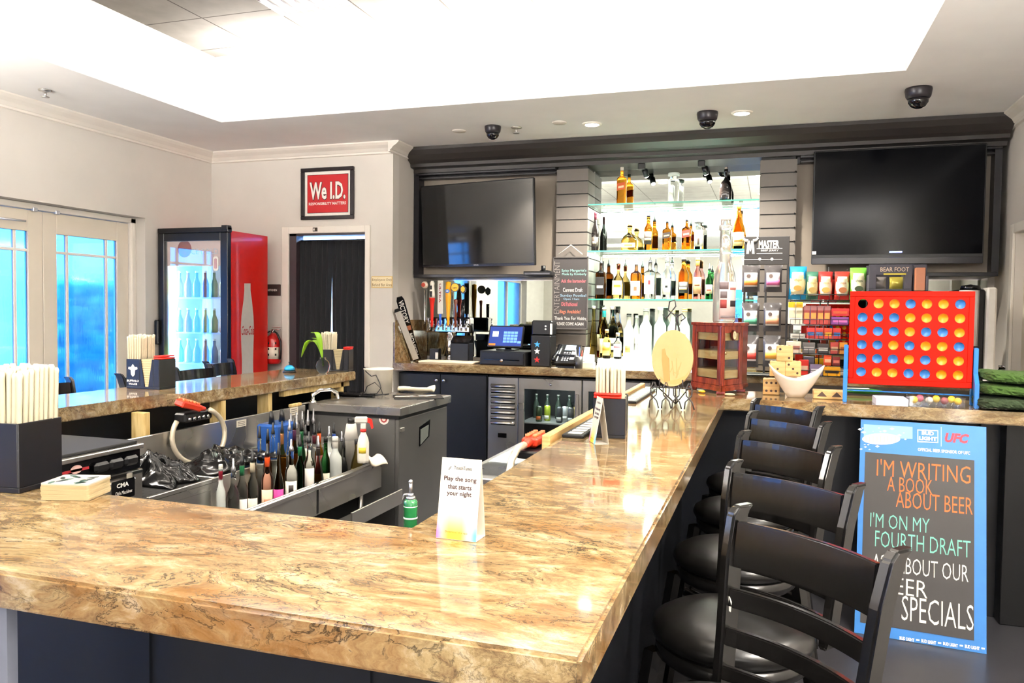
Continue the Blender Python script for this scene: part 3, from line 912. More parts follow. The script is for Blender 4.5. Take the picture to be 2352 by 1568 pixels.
# drink fridge in the corner
fx0, fx1, fy0, fy1, fz = LX + .03, -4.478, 5.75, 6.32, 2.185
t = thing('drink_fridge', 'tall red drink fridge with black framed glass door in the corner', 'fridge', (fx0, fy0, 0))
fw, fd = fx1 - fx0, fy1 - fy0
REDP = plain('d8231a', .3, coat=.3)
MB().box(0, .03, .05, fd, .08, fz).box(fw - .03, fw, .05, fd, .08, fz).box(.03, fw - .03, fd - .03, fd, .08, fz).box(.03, fw - .03, .05, fd - .03, fz - .04, fz).box(.03, fw - .03, .05, fd - .03, .08, .3).obj('cabinet', REDP, t)
MB().box(.005, fw - .005, .02, fd - .01, 0, .08).obj('plinth', BLACK, t)
MB().box(-.003, fw + .004, -.004, .055, fz - .015, fz + .03, .004).box(fw - .06, fw + .004, -.01, .05, fz + .005, fz + .045, .004).obj('top_cap', BLACK, t)
INNER = mat('fridge_liner', hexc('cfd6dc'), .5)
MB().box(.03, .035, .06, fd - .03, .3, fz - .04).box(fw - .035, fw - .03, .06, fd - .03, .3, fz - .04).box(.035, fw - .035, fd - .035, fd - .03, .3, fz - .04).obj('liner', INNER, t)
hb = MB().box(.035, fw - .035, .06, .10, fz - .30, fz - .04).obj('light_box', mat('lit_fridge_header', hexc('cf9f8c'), .4, emit=hexc('c8a08e'), es=.10), t)
HF = Face((fx0, fy0 + .06, 0), *XZ, t)
txt('ICE COLD', .30, .05, V((fw * .60, .06, fz - .175)), XZ, W_, t)
MB().prism(circ(.075), .002, frame((fw * .32, .0598, fz - .15), *XZ)).obj('red_disc', plain('d02030'), t)
zs = [PY(440, y, fy0 + .3).z for y in (683, 761, 829)]
shelves = []
for z in zs + [zs[0] + .42, zs[2] - .3]:
    MB().box(.036, fw - .036, .10, fd - .04, z - .012, z).obj('shelf', mat('pale_wire'), t)
d = MB().box(0, .065, -.004, .046, .09, fz - .016, .004).box(fw - .075, fw, -.004, .046, .09, fz - .016, .004).box(.065, fw - .075, -.004, .046, fz - .085, fz - .016, .004).box(.065, fw - .075, -.004, .046, .09, .26, .004).obj('door', BLACK, t)
MB().box(.062, fw - .07, .012, .018, .255, fz - .08).obj('glass_pane', thinglass('coated_fridge_glass', (.85, .93, 1), .16), d)
MB().box(-.014, .03, -.045, -.004, 1.18, 1.40, .01).obj('handle', BLACK, d)
FD_ = Face((fx0, fy0 - .0, 0), *XZ, t)
u, v = FD_.uv(494, 605)
MB().prism(rrect(.055, .125, .02), .003, frame((u, .010, v), *XZ)).obj('door_sticker', W_, d)
MB().prism(rrect(.032, .09, .014), .001, frame((u, .0068, v), *XZ)).obj('sticker_print', plain('c9a2a6', .5), d)
SF = Face((fx1, 0, 0), *YZ, t)
Lp = [(561, 650.7), (561, 667), (559, 691), (554.4, 725), (553, 754), (554, 791), (555.6, 830)]
Rp = [(575, 650.7), (575, 667), (578.7, 694), (581.8, 725), (583, 757), (581.8, 791), (581, 830)]
pts = [SF.uv(*q) for q in Lp] + [(SF.uv(*Lp[-1])[0] - .01, .42)] + [(SF.uv(*Rp[-1])[0] + .01, .42)] + [SF.uv(*q) for q in Rp[::-1]]
MB().prism(pts, .0015, frame(SF.loc(0, 0, .0004), *SF.axes())).obj('bottle_decal', plain('d6d2cd', .45), t)
SF.text('Coca-Cola', 554, 757, 582.5, 760, 21, ink('a8161c'), shear=.35, bold=.012, off=.0035)
area('fridge_lamp', (fx0 + .05, fy0 + .085, 1.3), (.5, .8, 0), .02, 1.3, 4, (.62, .82, 1))
# drinks inside, six to a shelf
for k, z in enumerate(zs):
    cols = ('7f8f3a', 'a65a2a', '3a6ea8', '7a2222', '4f8a6a', 'b9b13e')
    src = None
    for q in range(7):
        if src is None or True:
            c = cols[(q + k * 2) % 6]
            h = .2 if k else .22
            b_ = thing('drink_bottle', '%s drink bottle on the %s fridge shelf, %s from the door hinge side' % ({'7f8f3a': 'green', 'a65a2a': 'amber', '3a6ea8': 'blue', '7a2222': 'dark red', '4f8a6a': 'teal', 'b9b13e': 'yellow'}[c], ('upper', 'middle', 'lower')[k], ('first', 'second', 'third', 'fourth', 'fifth', 'sixth', 'seventh')[q]), 'bottle', (fx0 + .085 + q * .095, fy0 + .17, z + .001), 0, 'drinks inside the fridge')
            MB().lathe([(.028, 0), (.031, .01), (.031, h * .55), (.013, h * .8), (.012, h)], 12).obj('body', plain(c, .2), b_)
            MB().lathe([(.014, h), (.014, h + .016), (1e-4, h + .017)], 10).obj('cap', W_, b_)

# screens in the niches
def tv(x0, y0, x1, y1, z0, z1, label, bar, logo):
    c = V(((x0 + x1) / 2, (y0 + y1) / 2, z0))
    wd = math.dist((x0, y0), (x1, y1)); ht = z1 - z0
    t = thing('television', label, 'television', c, math.atan2(y1 - y0, x1 - x0), 'screens in the back bar niches')
    t.rotation_euler.x = .06 if logo else 0
    MB().box(-wd / 2, wd / 2, 0, .035, 0, ht, .006).obj('housing', BLACK, t)
    MB().box(-wd / 2 + .01, wd / 2 - .01, -.0015, .0, .025 + bar, ht - .01).obj('screen', mat('screen_glass', hexc('05070c'), .06, spec=.9) if logo else mat('matte_screen_glass', hexc('040509'), .14, spec=.12), t)
    MB().box(-wd / 2 + .004, wd / 2 - .004, -.004, .002, .0, .016 + bar * .7, .002).obj('lower_bezel', mat('dark_bezel', hexc('24242a'), .25), t)
    if logo:
        txt(logo, .05, .01, V((0, -.005, .014 + bar * .9)), XZ, W_, t)
    MB().box(-.25, .25, .035, .07, ht * .25, ht * .7, .01).box(-.04, .04, .07, .12, ht * .42, ht * .58).obj('wall_mount', BLACK, t)
    return t
a, b = PY(972, 427, 6.955), PY(1231, 408, 6.72)
lz0, lz1 = PY(1232, 609, 6.72).z, b.z
tl = tv(a.x, 6.955, b.x, 6.72, lz0, lz1, 'left television tilted out of its niche, reflecting blue daylight', .0, 'SAMSUNG')
a, b = PY(1870, 346, 6.86), PY(2268, 330, 6.86)
tr = tv(a.x, 6.86, b.x, 6.86, PY(1866, 607, 6.86).z, PY(1872, 347, 6.86).z, 'large dark television filling the right niche', .05, None)
wd = (b.x - a.x)
MB().box(-wd / 2 + .005, -wd / 2 + .035, -.004, -.001, .08, .105).obj('sticker', W_, tr)
MB().box(-.04, .05, -.004, -.001, .088, .098).obj('logo_light', mat('blue_logo_light', (.1, .2, 1), emit=(.12, .22, 1), es=2.5), tr)
a, b = PY(1200, 628, 6.75), PY(1266, 628, 6.75)
t = thing('media_box', 'slim black box under the right end of the left television', 'media box', ((a.x + b.x) / 2, 6.86, a.z - .015))
MB().box(-.13, .13, -.1, .03, 0, .035, .004).obj('case', BLACK, t)
MB().box(-.115, .115, -.102, -.099, .008, .02).obj('front_slot', plain('5a5a60', .3), t)
MB().cyl((.03, .0, .035), (.03, .0, .09), .02).box(.0, .06, -.01, .175, .02, .05).obj('bracket', BLACK, t)

# ---------------------------------------------------------------- on the ceiling
def downlight(x, y, z, label, power, spread=120, r=.075):
    t = thing('downlight', label, 'downlight', (x, y, z), 0, 'recessed downlights')
    MB().lathe([(r - .018, -.012), (r, -.009), (r + .006, 0), (r - .02, 0), (r - .018, -.012)], 24, caps=False).obj('trim_ring', WHITE, t)
    MB().lathe([(1e-4, -.004), (r - .02, -.004)], 24).obj('lens', mat('lit_lens', (1, .95, .85), emit=(1, .94, .85), es=2.2), t)
    l = bpy.data.lights.new('downlight', 'SPOT'); l.energy = power; l.color = (1, .92, .8); l.spot_size = 2.2; l.spot_blend = .7; l.shadow_soft_size = .05
    o = bpy.data.objects.new('downlight_lamp', l); COL.objects.link(o); o.parent = t; o.location = (0, 0, -.03)
    return t
for (px, py, lab) in ((1360, 284, 'lit downlight in the ceiling in front of the left pilaster'), (1704, 258, 'lit downlight in the ceiling in front of the right pilaster')):
    p = PZ(px, py, CZ); downlight(p.x, p.y, CZ, lab, 40)
p = PZ(1113, 27, TZ); downlight(p.x, p.y, TZ, 'square trimmed downlight in the raised tray ceiling above bar', 12)
for k, (x, y) in enumerate(((-3.3, 1.6), (-.2, 1.6), (-1.75, 1.2), (-.2, 3.9), (-3.3, -.4), (-.2, -.4))):
    downlight(x, y, TZ, 'recessed downlight in the tray above the bar, out of view', 10)
for k, (x, y) in enumerate(((1.2, 3.0), (1.2, .6), (-4.75, 2.6), (-4.75, .2))):  # unseen downlights added to brighten the side walls
    downlight(x, y, CZ, 'added fill downlight in the low ceiling border, out of view', 32)
DOMEK = mat('smoked_dome', hexc('0a0910'), .05, spec=.9)
for (px, py, s, lab) in ((1132, 290, .85, 'dome camera on the ceiling above the left television'), (1625, 258, .98, 'dome camera on the ceiling above the bottle shelves'), (2110, 203, 1.05, 'dome camera on the ceiling above the right television')):
    p = PZ(px, py, CZ)
    t = thing('dome_camera', lab, 'security camera', (p.x, p.y, CZ), 0, 'dome cameras')
    MB().lathe([(.078 * s, 0), (.080 * s, -.012 * s), (.074 * s, -.05 * s), (.064 * s, -.066 * s)], 28).obj('housing', plain('2b272b', .35), t)
    MB().lathe([(.063 * s, -.066 * s), (.058 * s, -.09 * s), (.042 * s, -.112 * s), (.02 * s, -.124 * s), (1e-4, -.126 * s)], 28).obj('dome', DOMEK, t)
for (px, py, lab) in ((1186, 292, 'sprinkler head on the ceiling beside the left dome camera'), (104, 207, 'sprinkler head on the ceiling above the glass doors')):
    p = PZ(px, py, CZ)
    t = thing('sprinkler', lab, 'sprinkler', (p.x, p.y, CZ), 0, 'ceiling sprinklers')
    MB().lathe([(.045, 0), (.045, -.006), (.02, -.014), (.012, -.016)], 20).obj('escutcheon', STEEL, t)
    MB().cyl((0, 0, -.012), (0, 0, -.045), .008).obj('stem', STEEL, t)
    MB().lathe([(1e-4, -.045), (.026, -.046), (.026, -.05), (1e-4, -.051)], 16).obj('deflector', STEEL, t)
for (px, py, lab) in ((1055, 300, 'round white cover plate left of the left dome camera'), (1285, 281, 'small white cover plate left of the lit downlight')):
    p = PZ(px, py, CZ)
    o = MB().lathe([(.06, 0), (.055, -.008), (1e-4, -.01)], 20).obj('cover_plate', plain('d8d2ca', .6)); at(o, (p.x, p.y, CZ))
    tag(o, lab, 'cover plate')
# air diffuser in the tray ceiling
p = PZ(640, 31, TZ); q = PZ(806, 14, TZ)
t = thing('ceiling_troffer', 'square louvred light in the tray ceiling at the top edge', 'ceiling light', (p.x + .01, p.y - .61, TZ))
MB().box(0, .6, 0, .6, -.006, 0).obj('frame', WHITE, t)
for k in range(6):
    MB().slab(lambda u, v, k=k: (.03 + k * .092 + .05 * v, .03 + .54 * u, -.007 - .035 * math.sin(PI * v)), 2, 6, .003).obj('louvre', mat('polished_louvre', (.8, .8, .88), .15, 1), t)
# spot heads under the header
for (px, py, px2, py2, lab) in ((1474, 366, 1486, 376, 'black spot head under the header above the amber bottles'), (1612, 357, 1622, 370, 'black spot head under the header nearer the right pilaster')):
    p = PY(px, py, 6.96)
    t = thing('spot_head', lab, 'spotlight', (p.x, 6.97, HZ - .001), 0, 'spot heads over the shelves')
    MB().box(-.03, .03, -.03, .03, -.05, 0, .004).obj('base', BLACK, t)
    MB().cyl((.02, .03, -.045), (.035, .06, -.10), .026).obj('lamp_barrel', BLACK, t)
    MB().cyl((.0351, .0602, -.1005), (.036, .062, -.103), .02).obj('lens', mat('lit_lens'), t)
    l = bpy.data.lights.new('spot', 'SPOT'); l.energy = 40; l.spot_size = 2.3; l.spot_blend = .8; l.shadow_soft_size = .03; l.color = (1, .97, .9)
    o = bpy.data.objects.new('spot_lamp', l); COL.objects.link(o); o.parent = t; o.location = (.04, .03, -.13)
    o.rotation_euler = V((.05, .25, -1)).to_track_quat('-Z', 'Y').to_euler()
# led strips under the two upper shelves
for z in (SZ[0], SZ[1]):
    area('shelf_led', ((-1.573 - .114) / 2, 6.975, z - .02), (0, .55, -1), 1.4, .012, 3.2, (1, .98, .92))
# ---------------------------------------------------------------- bottles
G_CLEAR = glassy('bottle_clear', 'f4f8f6', .01, 1.10)
G_AMBER = glassy('whiskey_amber', 'e0942a', .01, 1.12)
G_DAMB = glassy('dark_amber', '8a4a14', .01, 1.12)
G_GOLD = glassy('pale_gold', 'f0d480', .01, 1.12)
G_GREEN = glassy('green_glass', '3f8a4a', .02, 1.12)
G_BLUE = glassy('aqua_glass', 'cfeaf0', .01, 1.1)
G_PINK = glassy('pink_glass', 'eeb8b0', .02, 1.12)
G_FROST = mat('frosted_glass', hexc('e9efe9'), .5, 0, .35, 1.3)
DARKB = mat('dark_bottle', hexc('14100e'), .08, coat=.4)
PROF = {
    'round': [(.0, 0), (.94, 0), (1, .02), (1, .60), (.93, .68), (.60, .75), (.45, .80), (.42, .985), (.48, .985), (.48, 1)],
    'square': [(.0, 0), (.95, 0), (1, .02), (1, .70), (.9, .75), (.45, .80), (.33, .84), (.32, 1)],
    'wine': [(.0, 0), (.94, 0), (1, .02), (1, .48), (.86, .60), (.42, .74), (.34, .80), (.32, 1)],
    'slope': [(.0, 0), (.94, 0), (1, .03), (1, .42), (.80, .58), (.50, .72), (.36, .84), (.34, 1)],
    'squat': [(.0, 0), (.92, 0), (1, .06), (1, .40), (.80, .58), (.36, .68), (.24, .74), (.23, .86), (.34, .87), (.34, 1)],
    'tall': [(.0, 0), (.9, 0), (1, .02), (.96, .40), (.62, .62), (.46, .80), (.44, 1)],
    'cyl': [(.0, 0), (.96, 0), (1, .02), (1, .80), (.92, .84), (.62, .86), (.6, 1)],
}
def section(r, n, sq):
    out = []
    for k in range(n):
        a = 2 * PI * k / n + PI / n
        c, s_ = math.cos(a), math.sin(a)
        q = (abs(c) ** (2 + sq * 6) + abs(s_) ** (2 + sq * 6)) ** (-1 / (2 + sq * 6)) if sq else 1
        out.append((r * c * q, r * s_ * q))
    return out
def bottle_mesh(kind, R_, H):
    mb = MB(); vs = []; fs = []; n = 20
    P = PROF[kind]
    for r, z in P:
        sq = 1 if (kind in ('square', 'squat') and r > .85) else 0
        vs += [(x, y, z * H) for x, y in section(max(r, 1e-4) * R_, n, sq)]
    for i in range(len(P) - 1):
        for k in range(n):
            q = (k + 1) % n
            fs.append((i * n + k, i * n + q, (i + 1) * n + q, (i + 1) * n + k))
    fs.append([(len(P) - 1) * n + k for k in range(n)])
    mb.add(vs, fs, True)
    return mb
POURK = BLACK
def bottle(loc, kind, R_, H, gm, label, group, lab=None, cap='17171a', pour=False, neck=None, mark=None, face=-PI / 2, slant=0, text=None, tcol='1a181a'):
    # lab: (colour, z0, z1) share of the height; neck: colour of a neck sleeve; mark: (colour, z0, z1, width share)
    t = thing('bottle', label, 'bottle', loc, 0, group)
    bottle_mesh(kind, R_, H).obj('glass_body', gm, t)
    sq = kind in ('square', 'squat')
    def patch(z0, z1, arc, off, col, name, par, sl=0):
        mb = MB()
        if sq:
            w = R_ * arc
            poly = [(-w, z0 * H), (w, z0 * H + sl * w), (w, z1 * H + sl * w), (-w, z1 * H)]
            mb.prism(poly, .0006, frame((0, -R_ * 1.004 - off, 0), (1, 0, 0), (0, 0, 1)))
            if face != -PI / 2:
                mb.v = [Matrix.Rotation(face + PI / 2, 4, 'Z') @ q for q in mb.v]
        else:
            a = arc * 1.25
            mb.slab(lambda u, v: ((R_ * 1.006 + off) * math.cos(face - a + 2 * a * u), (R_ * 1.006 + off) * math.sin(face - a + 2 * a * u), (z0 + (z1 - z0) * v) * H + sl * R_ * (u - .5) * 2), 12, 1, -.0004)
        return mb.obj(name, plain(col, .55), par)
    if lab:
        l = patch(lab[1], lab[2], .86, 0, lab[0], 'label', t, slant)
        if mark:
            patch(mark[1], mark[2], mark[3], .0009, mark[0], 'label_print', l, slant)
        if text:
            zc = H * (lab[1] + lab[2]) / 2
            txt(text, R_ * 1.2, H * .06, V((0, -R_ * (1.03 if sq else 1.08) - .0015, zc)), XZ, ink(tcol), l)
    rt = [r for r, z in PROF[kind] if z >= .84][0] * R_
    if neck:
        MB().lathe([(rt * 1.06, H * .84), (rt * 1.08, H * .97), (rt * 1.06, H * .985)], 16).obj('neck_sleeve', plain(neck, .3), t)
    if pour:
        MB().lathe([(rt * .9, H), (rt * 1.05, H + .006), (rt * .8, H + .022), (.006, H + .028), (.0045, H + .06), (1e-4, H + .062)], 12).obj('pourer', mat('pourer_steel', (.35, .35, .37), .25, .7) if pour == 2 else BLACK, t)
    else:
        MB().lathe([(rt * 1.12, H - .012), (rt * 1.14, H + .012), (rt * 1.0, H + .018), (1e-4, H + .0185)], 14).obj('cap', plain(cap, .3), t)
    return t
def shelf_bottle(px, ytop, wpx, z, y, kind, gm, label, group, yb=None, capx=.0, **kw):
    p = PY(px, ytop, y)
    half = abs(PY(px + wpx / 2, ytop, y).x - PY(px - wpx / 2, ytop, y).x) / 2
    top = p.z - (.062 if kw.get('pour') else .018)
    return bottle((p.x, y, z + .0005), kind, half, top - z, gm, label, group, **kw)
G1, G2, G3, G4 = 'bottles on the topmost glass shelf', 'bottles on the middle glass shelf', 'bottles on the lowest glass shelf', 'bottles on the lit step'
Ya, Yb_, Yc = 7.05, 7.05, 7.06
z1, z2, z3 = SZ[0], SZ[1], SZ[2]
shelf_bottle(1429, 384, 21, z1, Ya, 'square', G_AMBER, 'square amber whiskey bottle with slanted red label on the topmost glass shelf', G1, lab=('c8541e', .38, .58), slant=.35, mark=('e9c9a0', .44, .50, .6), cap='e8e0d0')
shelf_bottle(1548, 397, 26, z1, Ya, 'cyl', G_CLEAR, 'clear cylindrical bottle in the middle of the topmost glass shelf', G1, cap='dfe8e4')
shelf_bottle(1668, 384, 28, z1, Ya, 'squat', DARKB, 'round black bottle with a thin neck on the topmost glass shelf', G1, cap='9a8f84')
shelf_bottle(1368, 487, 17, z2, Yb_, 'wine', DARKB, 'dark wine bottle beside the slatted pilaster on the middle glass shelf', G2, lab=('4a4038', .12, .38), mark=('d8cdb8', .2, .26, .4), neck='54202c', cap='54202c')
shelf_bottle(1447, 514, 36, z2, Yb_, 'squat', G_GOLD, 'squat square tequila bottle with cork on the middle glass shelf', G2, lab=('d9dfb0', .12, .30), mark=('7a8a4a', .17, .24, .5), cap='9b6a3a')
shelf_bottle(1490, 482, 19, z2, Yb_, 'round', G_AMBER, 'amber bourbon bottle with dark labels and long pourer, middle glass shelf', G2, lab=('2b201c', .18, .56), mark=('d0b080', .30, .36, .7), pour=1)
shelf_bottle(1533, 496, 20, z2, Yb_, 'square', G_AMBER, 'square amber bottle with slanted black label, middle glass shelf', G2, lab=('281d18', .42, .62), slant=.35, mark=('cfae6a', .49, .54, .6), pour=1)
shelf_bottle(1578, 492, 21, z2, Yb_, 'square', G_AMBER, 'square amber bottle with slanted red label, middle glass shelf', G2, lab=('b8342a', .42, .66), slant=.35, mark=('e8c99a', .50, .56, .6), pour=1)
shelf_bottle(1606, 505, 22, z2, Yb_, 'cyl', G_CLEAR, 'ribbed clear bottle with upright white lettering, middle glass shelf', G2, lab=('cfcac2', .12, .70), mark=('6a5a50', .18, .62, .16), cap='8f9494')
shelf_bottle(1698, 471, 28, z2, Yb_, 'slope', G_AMBER, 'sloping orange cognac bottle at the right end of the middle glass shelf', G2, lab=('e8c890', .08, .40), mark=('a8702a', .18, .24, .6), cap='a8641e')
for px, yt, wd, kd, gm, ds, kw in (
    (1381, 590, 23, 'square', G_DAMB, 'dark square whiskey bottle with black label beside the left pilaster', dict(lab=('171412', .12, .62), mark=('cfc4ae', .3, .38, .6), pour=1)),
    (1421, 590, 26, 'squat', G_GOLD, 'pale gold bottle with red pourer neck', dict(lab=('efd98a', .12, .52), mark=('b88a2a', .34, .4, .6), neck='d02a4a', pour=2)),
    (1462, 592, 24, 'square', G_AMBER, 'amber bottle with white label and round red seal', dict(lab=('f0e8dc', .1, .52), mark=('c0563a', .24, .36, .3), pour=2)),
    (1494, 588, 26, 'square', G_CLEAR, 'clear bottle with white label and small red crest', dict(lab=('f4efe6', .14, .64), mark=('b02a2a', .40, .52, .2), pour=1)),
    (1533, 582, 20, 'round', G_CLEAR, 'clear slim bottle with white label and black ring', dict(lab=('f6f2ea', .12, .52), mark=('26241f', .30, .38, .26), pour=2)),
    (1571, 592, 24, 'round', G_AMBER, 'amber bottle with white shoulder and black label', dict(lab=('2b2724', .16, .44), mark=('cfae7a', .24, .30, .6), cap='2a2a26')),
    (1603, 592, 20, 'round', G_PINK, 'rosy bottle with tan cork capsule', dict(lab=('d9a47c', .14, .56), mark=('8a5234', .34, .40, .5), neck='c0783a', cap='d8924a')),
    (1630, 604, 17, 'round', G_GREEN, 'green bottle with pourer, partly behind the giant clear bottle', dict(lab=('e2d9b8', .2, .5), mark=('c03a2a', .3, .36, .5), pour=1))):
    shelf_bottle(px, yt, wd, z3, Yc, kd, gm, ds + ', lowest glass shelf', G3, **kw)
# white step and its bottles; added glow imitates glare from the spot heads
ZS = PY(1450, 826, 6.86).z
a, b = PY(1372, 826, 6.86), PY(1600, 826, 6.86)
t = thing('bottle_step', 'white bottle step with added glow on the granite under the glass shelves', 'bottle step', (a.x, 6.86, CB + .0005))
MB().box(0, b.x - a.x, 0, .36, ZS - CB - .014, ZS - CB, .003).obj('glow_top', mat('acrylic_added_glow', (1, 1, .97), .3, emit=(1, .98, .9), es=.35), t)
MB().box(0, b.x - a.x, .004, .356, 0, ZS - CB - .0145).obj('step_body', mat('acrylic_front_added_glow', (1, 1, .97), .3, emit=(1, .98, .9), es=.35), t)
for px, yt, wd, y, kd, gm, ds, kw in (
    (1364, 702, 17, 7.04, 'tall', G_GOLD, 'tall slim pale yellow bottle at the left end', dict(cap='e9e4d8')),
    (1380, 700, 16, 7.165, 'slope', G_DAMB, 'dark amber bottle with white banded label behind the slim yellow bottle', dict(lab=('d8c8a0', .14, .5), pour=1)),
    (1388, 706, 20, 7.05, 'round', G_GOLD, 'clear bottle with a teal neck sleeve', dict(neck='2fb0b8', lab=('e9d9a8', .1, .4), cap='f0efe6')),
    (1408, 703, 32, 7.12, 'slope', G_CLEAR, 'large clear sloping bottle with black ringed cap', dict(cap='f2f0ea', lab=('efe9dc', .16, .4), mark=('3a3632', .24, .3, .5))),
    (1445, 720, 24, 7.05, 'round', G_FROST, 'white bottle with orange peach artwork', dict(lab=('f4efe4', .08, .64), mark=('e8743a', .14, .30, .4), cap='20201e')),
    (1463, 724, 20, 7.12, 'round', G_FROST, 'white bottle with grey artwork behind the orange one', dict(lab=('f1f1ee', .1, .6), mark=('a8aaa4', .2, .36, .4), cap='e8e8e4')),
    (1484, 708, 28, 7.04, 'round', G_FROST, 'tall frosted white bottle with dark cap band', dict(lab=('faf8f2', .1, .6), mark=('dcdccc', .3, .34, .6), cap='8e8e88')),
    (1517, 705, 28, 7.05, 'round', G_FROST, 'frosted white bottle with lime stripe', dict(lab=('f6f6ee', .1, .6), mark=('a9c832', .2, .42, .18), cap='f2f2ee')),
    (1546, 712, 26, 7.10, 'round', G_FROST, 'frosted white bottle with yellow cap behind the round plaque', dict(lab=('f6f4e6', .1, .6), mark=('e9dca0', .3, .4, .3), cap='e8d98a')),
    (1573, 708, 26, 7.04, 'round', G_FROST, 'frosted white bottle with yellow lemon mark near the cigar cabinet', dict(lab=('f8f6ea', .1, .62), mark=('f0c81e', .40, .54, .3), cap='e0b45a')),
    (1394, 756, 19, 6.93, 'round', G_GOLD, 'short pale gold bottle with yellow label in the front row', dict(lab=('e8cc70', .12, .6), mark=('c89a30', .3, .44, .7), cap='e9c890')),
    (1419, 764, 19, 6.93, 'round', G_CLEAR, 'short clear bottle with striped white label in the front row', dict(lab=('f0ece2', .1, .62), mark=('c07a8a', .46, .56, .7), cap='d9cdb8'))):
    shelf_bottle(px, yt, wd, ZS, y, kd, gm, ds + ' on the white step', G4, **kw)

# ---------------------------------------------------------------- back counter
def on_counter(px, py):
    p = PZ(px, py, CB)
    p.z = CB + .0005
    return p
# leaning ski
b0, b1 = on_counter(952, 828) + V((.03, 0, .012)), PX(917, 681, AX + .085)
up = (b1 - b0).normalized()
t = thing('ski', 'short black ski with white graphics leaning against the granite backsplash', 'ski', b0)
sd = V((.8, .6, 0)); sd = (sd - up * sd.dot(up)).normalized(); nr_ = sd.cross(up)
if nr_.y > 0: sd, nr_ = -sd, -nr_
Ln = (b1 - b0).length
Ms = frame((0, 0, 0), sd, up)
MB().prism([(-.036, .002), (.036, .002), (.036, Ln * .95), (.024, Ln), (-.024, Ln), (-.036, Ln * .95)], .012, Ms).obj('deck', BLACKG, t)
MB().box(-.0362, -.0345, .02, Ln * .84, -.001, .0125, 0, Ms).box(.0345, .0362, .02, Ln * .84, -.001, .0125, 0, Ms).obj('edges', CHROME, t)
def skitxt(s, f0, f1):
    c = (nr_ * .0125) + up * Ln * (f0 + f1) / 2
    return txt(s, Ln * (f1 - f0), .045, c, (-up, sd), W_, t, bold=.02, off=.001)
skitxt('VICTORY', .60, .95)
skitxt('MONKEY', .08, .44)
MB().prism([(-.026, Ln * .49), (.026, Ln * .49), (.026, Ln * .56), (-.026, Ln * .56)], .0006, frame(nr_ * .0126, sd, up)).obj('copper_badge', plain('b06a4a', .4), t)
w0 = on_counter(946, 829) + V((.03, .03, .012))
t2 = thing('ski', 'white edged second ski standing just behind the black ski', 'ski', w0)
b1b = PX(911, 709, AX + .075); up2 = (b1b - w0).normalized(); Ln2 = (b1b - w0).length
M2 = frame((0, 0, 0), (sd - up2 * sd.dot(up2)).normalized(), up2)
MB().prism([(-.03, .002), (.03, .002), (.03, Ln2 * .96), (.02, Ln2), (-.02, Ln2), (-.03, Ln2 * .96)], .006, M2).obj('deck', BLACKG, t2)
MB().prism([(-.028, .01), (.028, .01), (.028, Ln2 * .95), (-.028, Ln2 * .95)], .001, M2 @ Matrix.Translation((0, 0, .006))).obj('white_topsheet', PLASTW, t2)
# beer tower
tb = PZ(1035, 829, CB); TYp = tb.y
t = thing('beer_tower', 'chrome six tap beer tower with mirror polished head on the back counter', 'beer tower', (tb.x, TYp, CB + .0005))
xl, xr = PY(976, 745, TYp - .05).x - tb.x, PY(1080, 745, TYp - .05).x - tb.x
zl, zh = PY(1030, 764, TYp - .05).z - CB, PY(1030, 729, TYp - .05).z - CB
MB().lathe([(.085, 0), (.085, .008), (.05, .02)], 24).cyl((0, 0, .01), (0, 0, zl + .02), .048, n=24).obj('column', CHROME, t)
MB().box(xl, xr, -.055, .055, zl, zh, .012).obj('head', CHROME, t)
HX = (992, 1012, 1030, 1047, 1064, 977)
for k, px in enumerate((992, 1012, 1030, 1047, 1064, 1075)):
    x = PY(px, 745, TYp - .06).x - tb.x
    z = (zl + zh) / 2
    f = MB().cyl((x, -.055, z), (x, -.10, z), .016).cyl((x, -.10, z + .02), (x, -.115, z - .05), .009).cyl((x, -.095, z), (x, -.095, z + .05), .007).lathe([(.012, 0), (.02, .004), (.012, .01)], 12, frame((x, -.056, z), (1, 0, 0), (0, 0, 1))).obj('faucet', CHROME, t)
    MB().cyl((x, -.095, z + .045), (x, -.095, z + .062), .011).obj('handle_collar', BLACK, f)
def handle(px, yb, yt, label):
    y = TYp - .095
    b, tp = PY(px, yb, y), PY(px, yt, y)
    t = thing('tap_handle', label, 'tap handle', (b.x, y, b.z), 0, 'beer tap handles')
    return t, tp.z - b.z
MB_ = MB
t, h = handle(992, 752, 645, 'red tapered tap handle with a white patterned top')
MB().lathe([(.006, 0), (.012, .03), (.016, h * .3), (.018, h * .45), (.028, h * .62), (.03, h * .64)], 16).obj('grip', plain('d8281c', .3), t)
MB().lathe([(.03, h * .64), (.027, h * .72), (.02, h * .9), (.024, h * .95), (.012, h), (1e-4, h)], 16).obj('white_top', plain('ece6da', .4), t)
MB().box(-.012, .012, -.0335, -.026, h * .66, h * .78, .001).box(-.008, .008, -.0335, -.022, h * .82, h * .9, .001).obj('dark_print', K_, t)
t, h = handle(1011, 748, 644, 'white paddle tap handle with blue foot')
MB().lathe([(.006, 0), (.011, .02), (.013, h * .26)], 12).obj('blue_foot', plain('2a5ac0', .3), t)
g = MB().box(-.026, .026, -.01, .01, h * .26, h, .004).obj('paddle', PLASTW, t)
txt('ULTRA', h * .42, .02, V((0, -.0101, h * .72)), (V((0, 0, -1)), V((1, 0, 0))), ink('8a1f2a'), g, bold=.02)
t, h = handle(1029, 748, 646, 'yellow tapered tap handle with blue and white oval badge')
MB().lathe([(.006, 0), (.014, .02), (.018, h * .3), (.024, h * .55), (.028, h * .68), (.026, h * .98), (1e-4, h)], 16, sy=.7).obj('grip', plain('f0a818', .3), t)
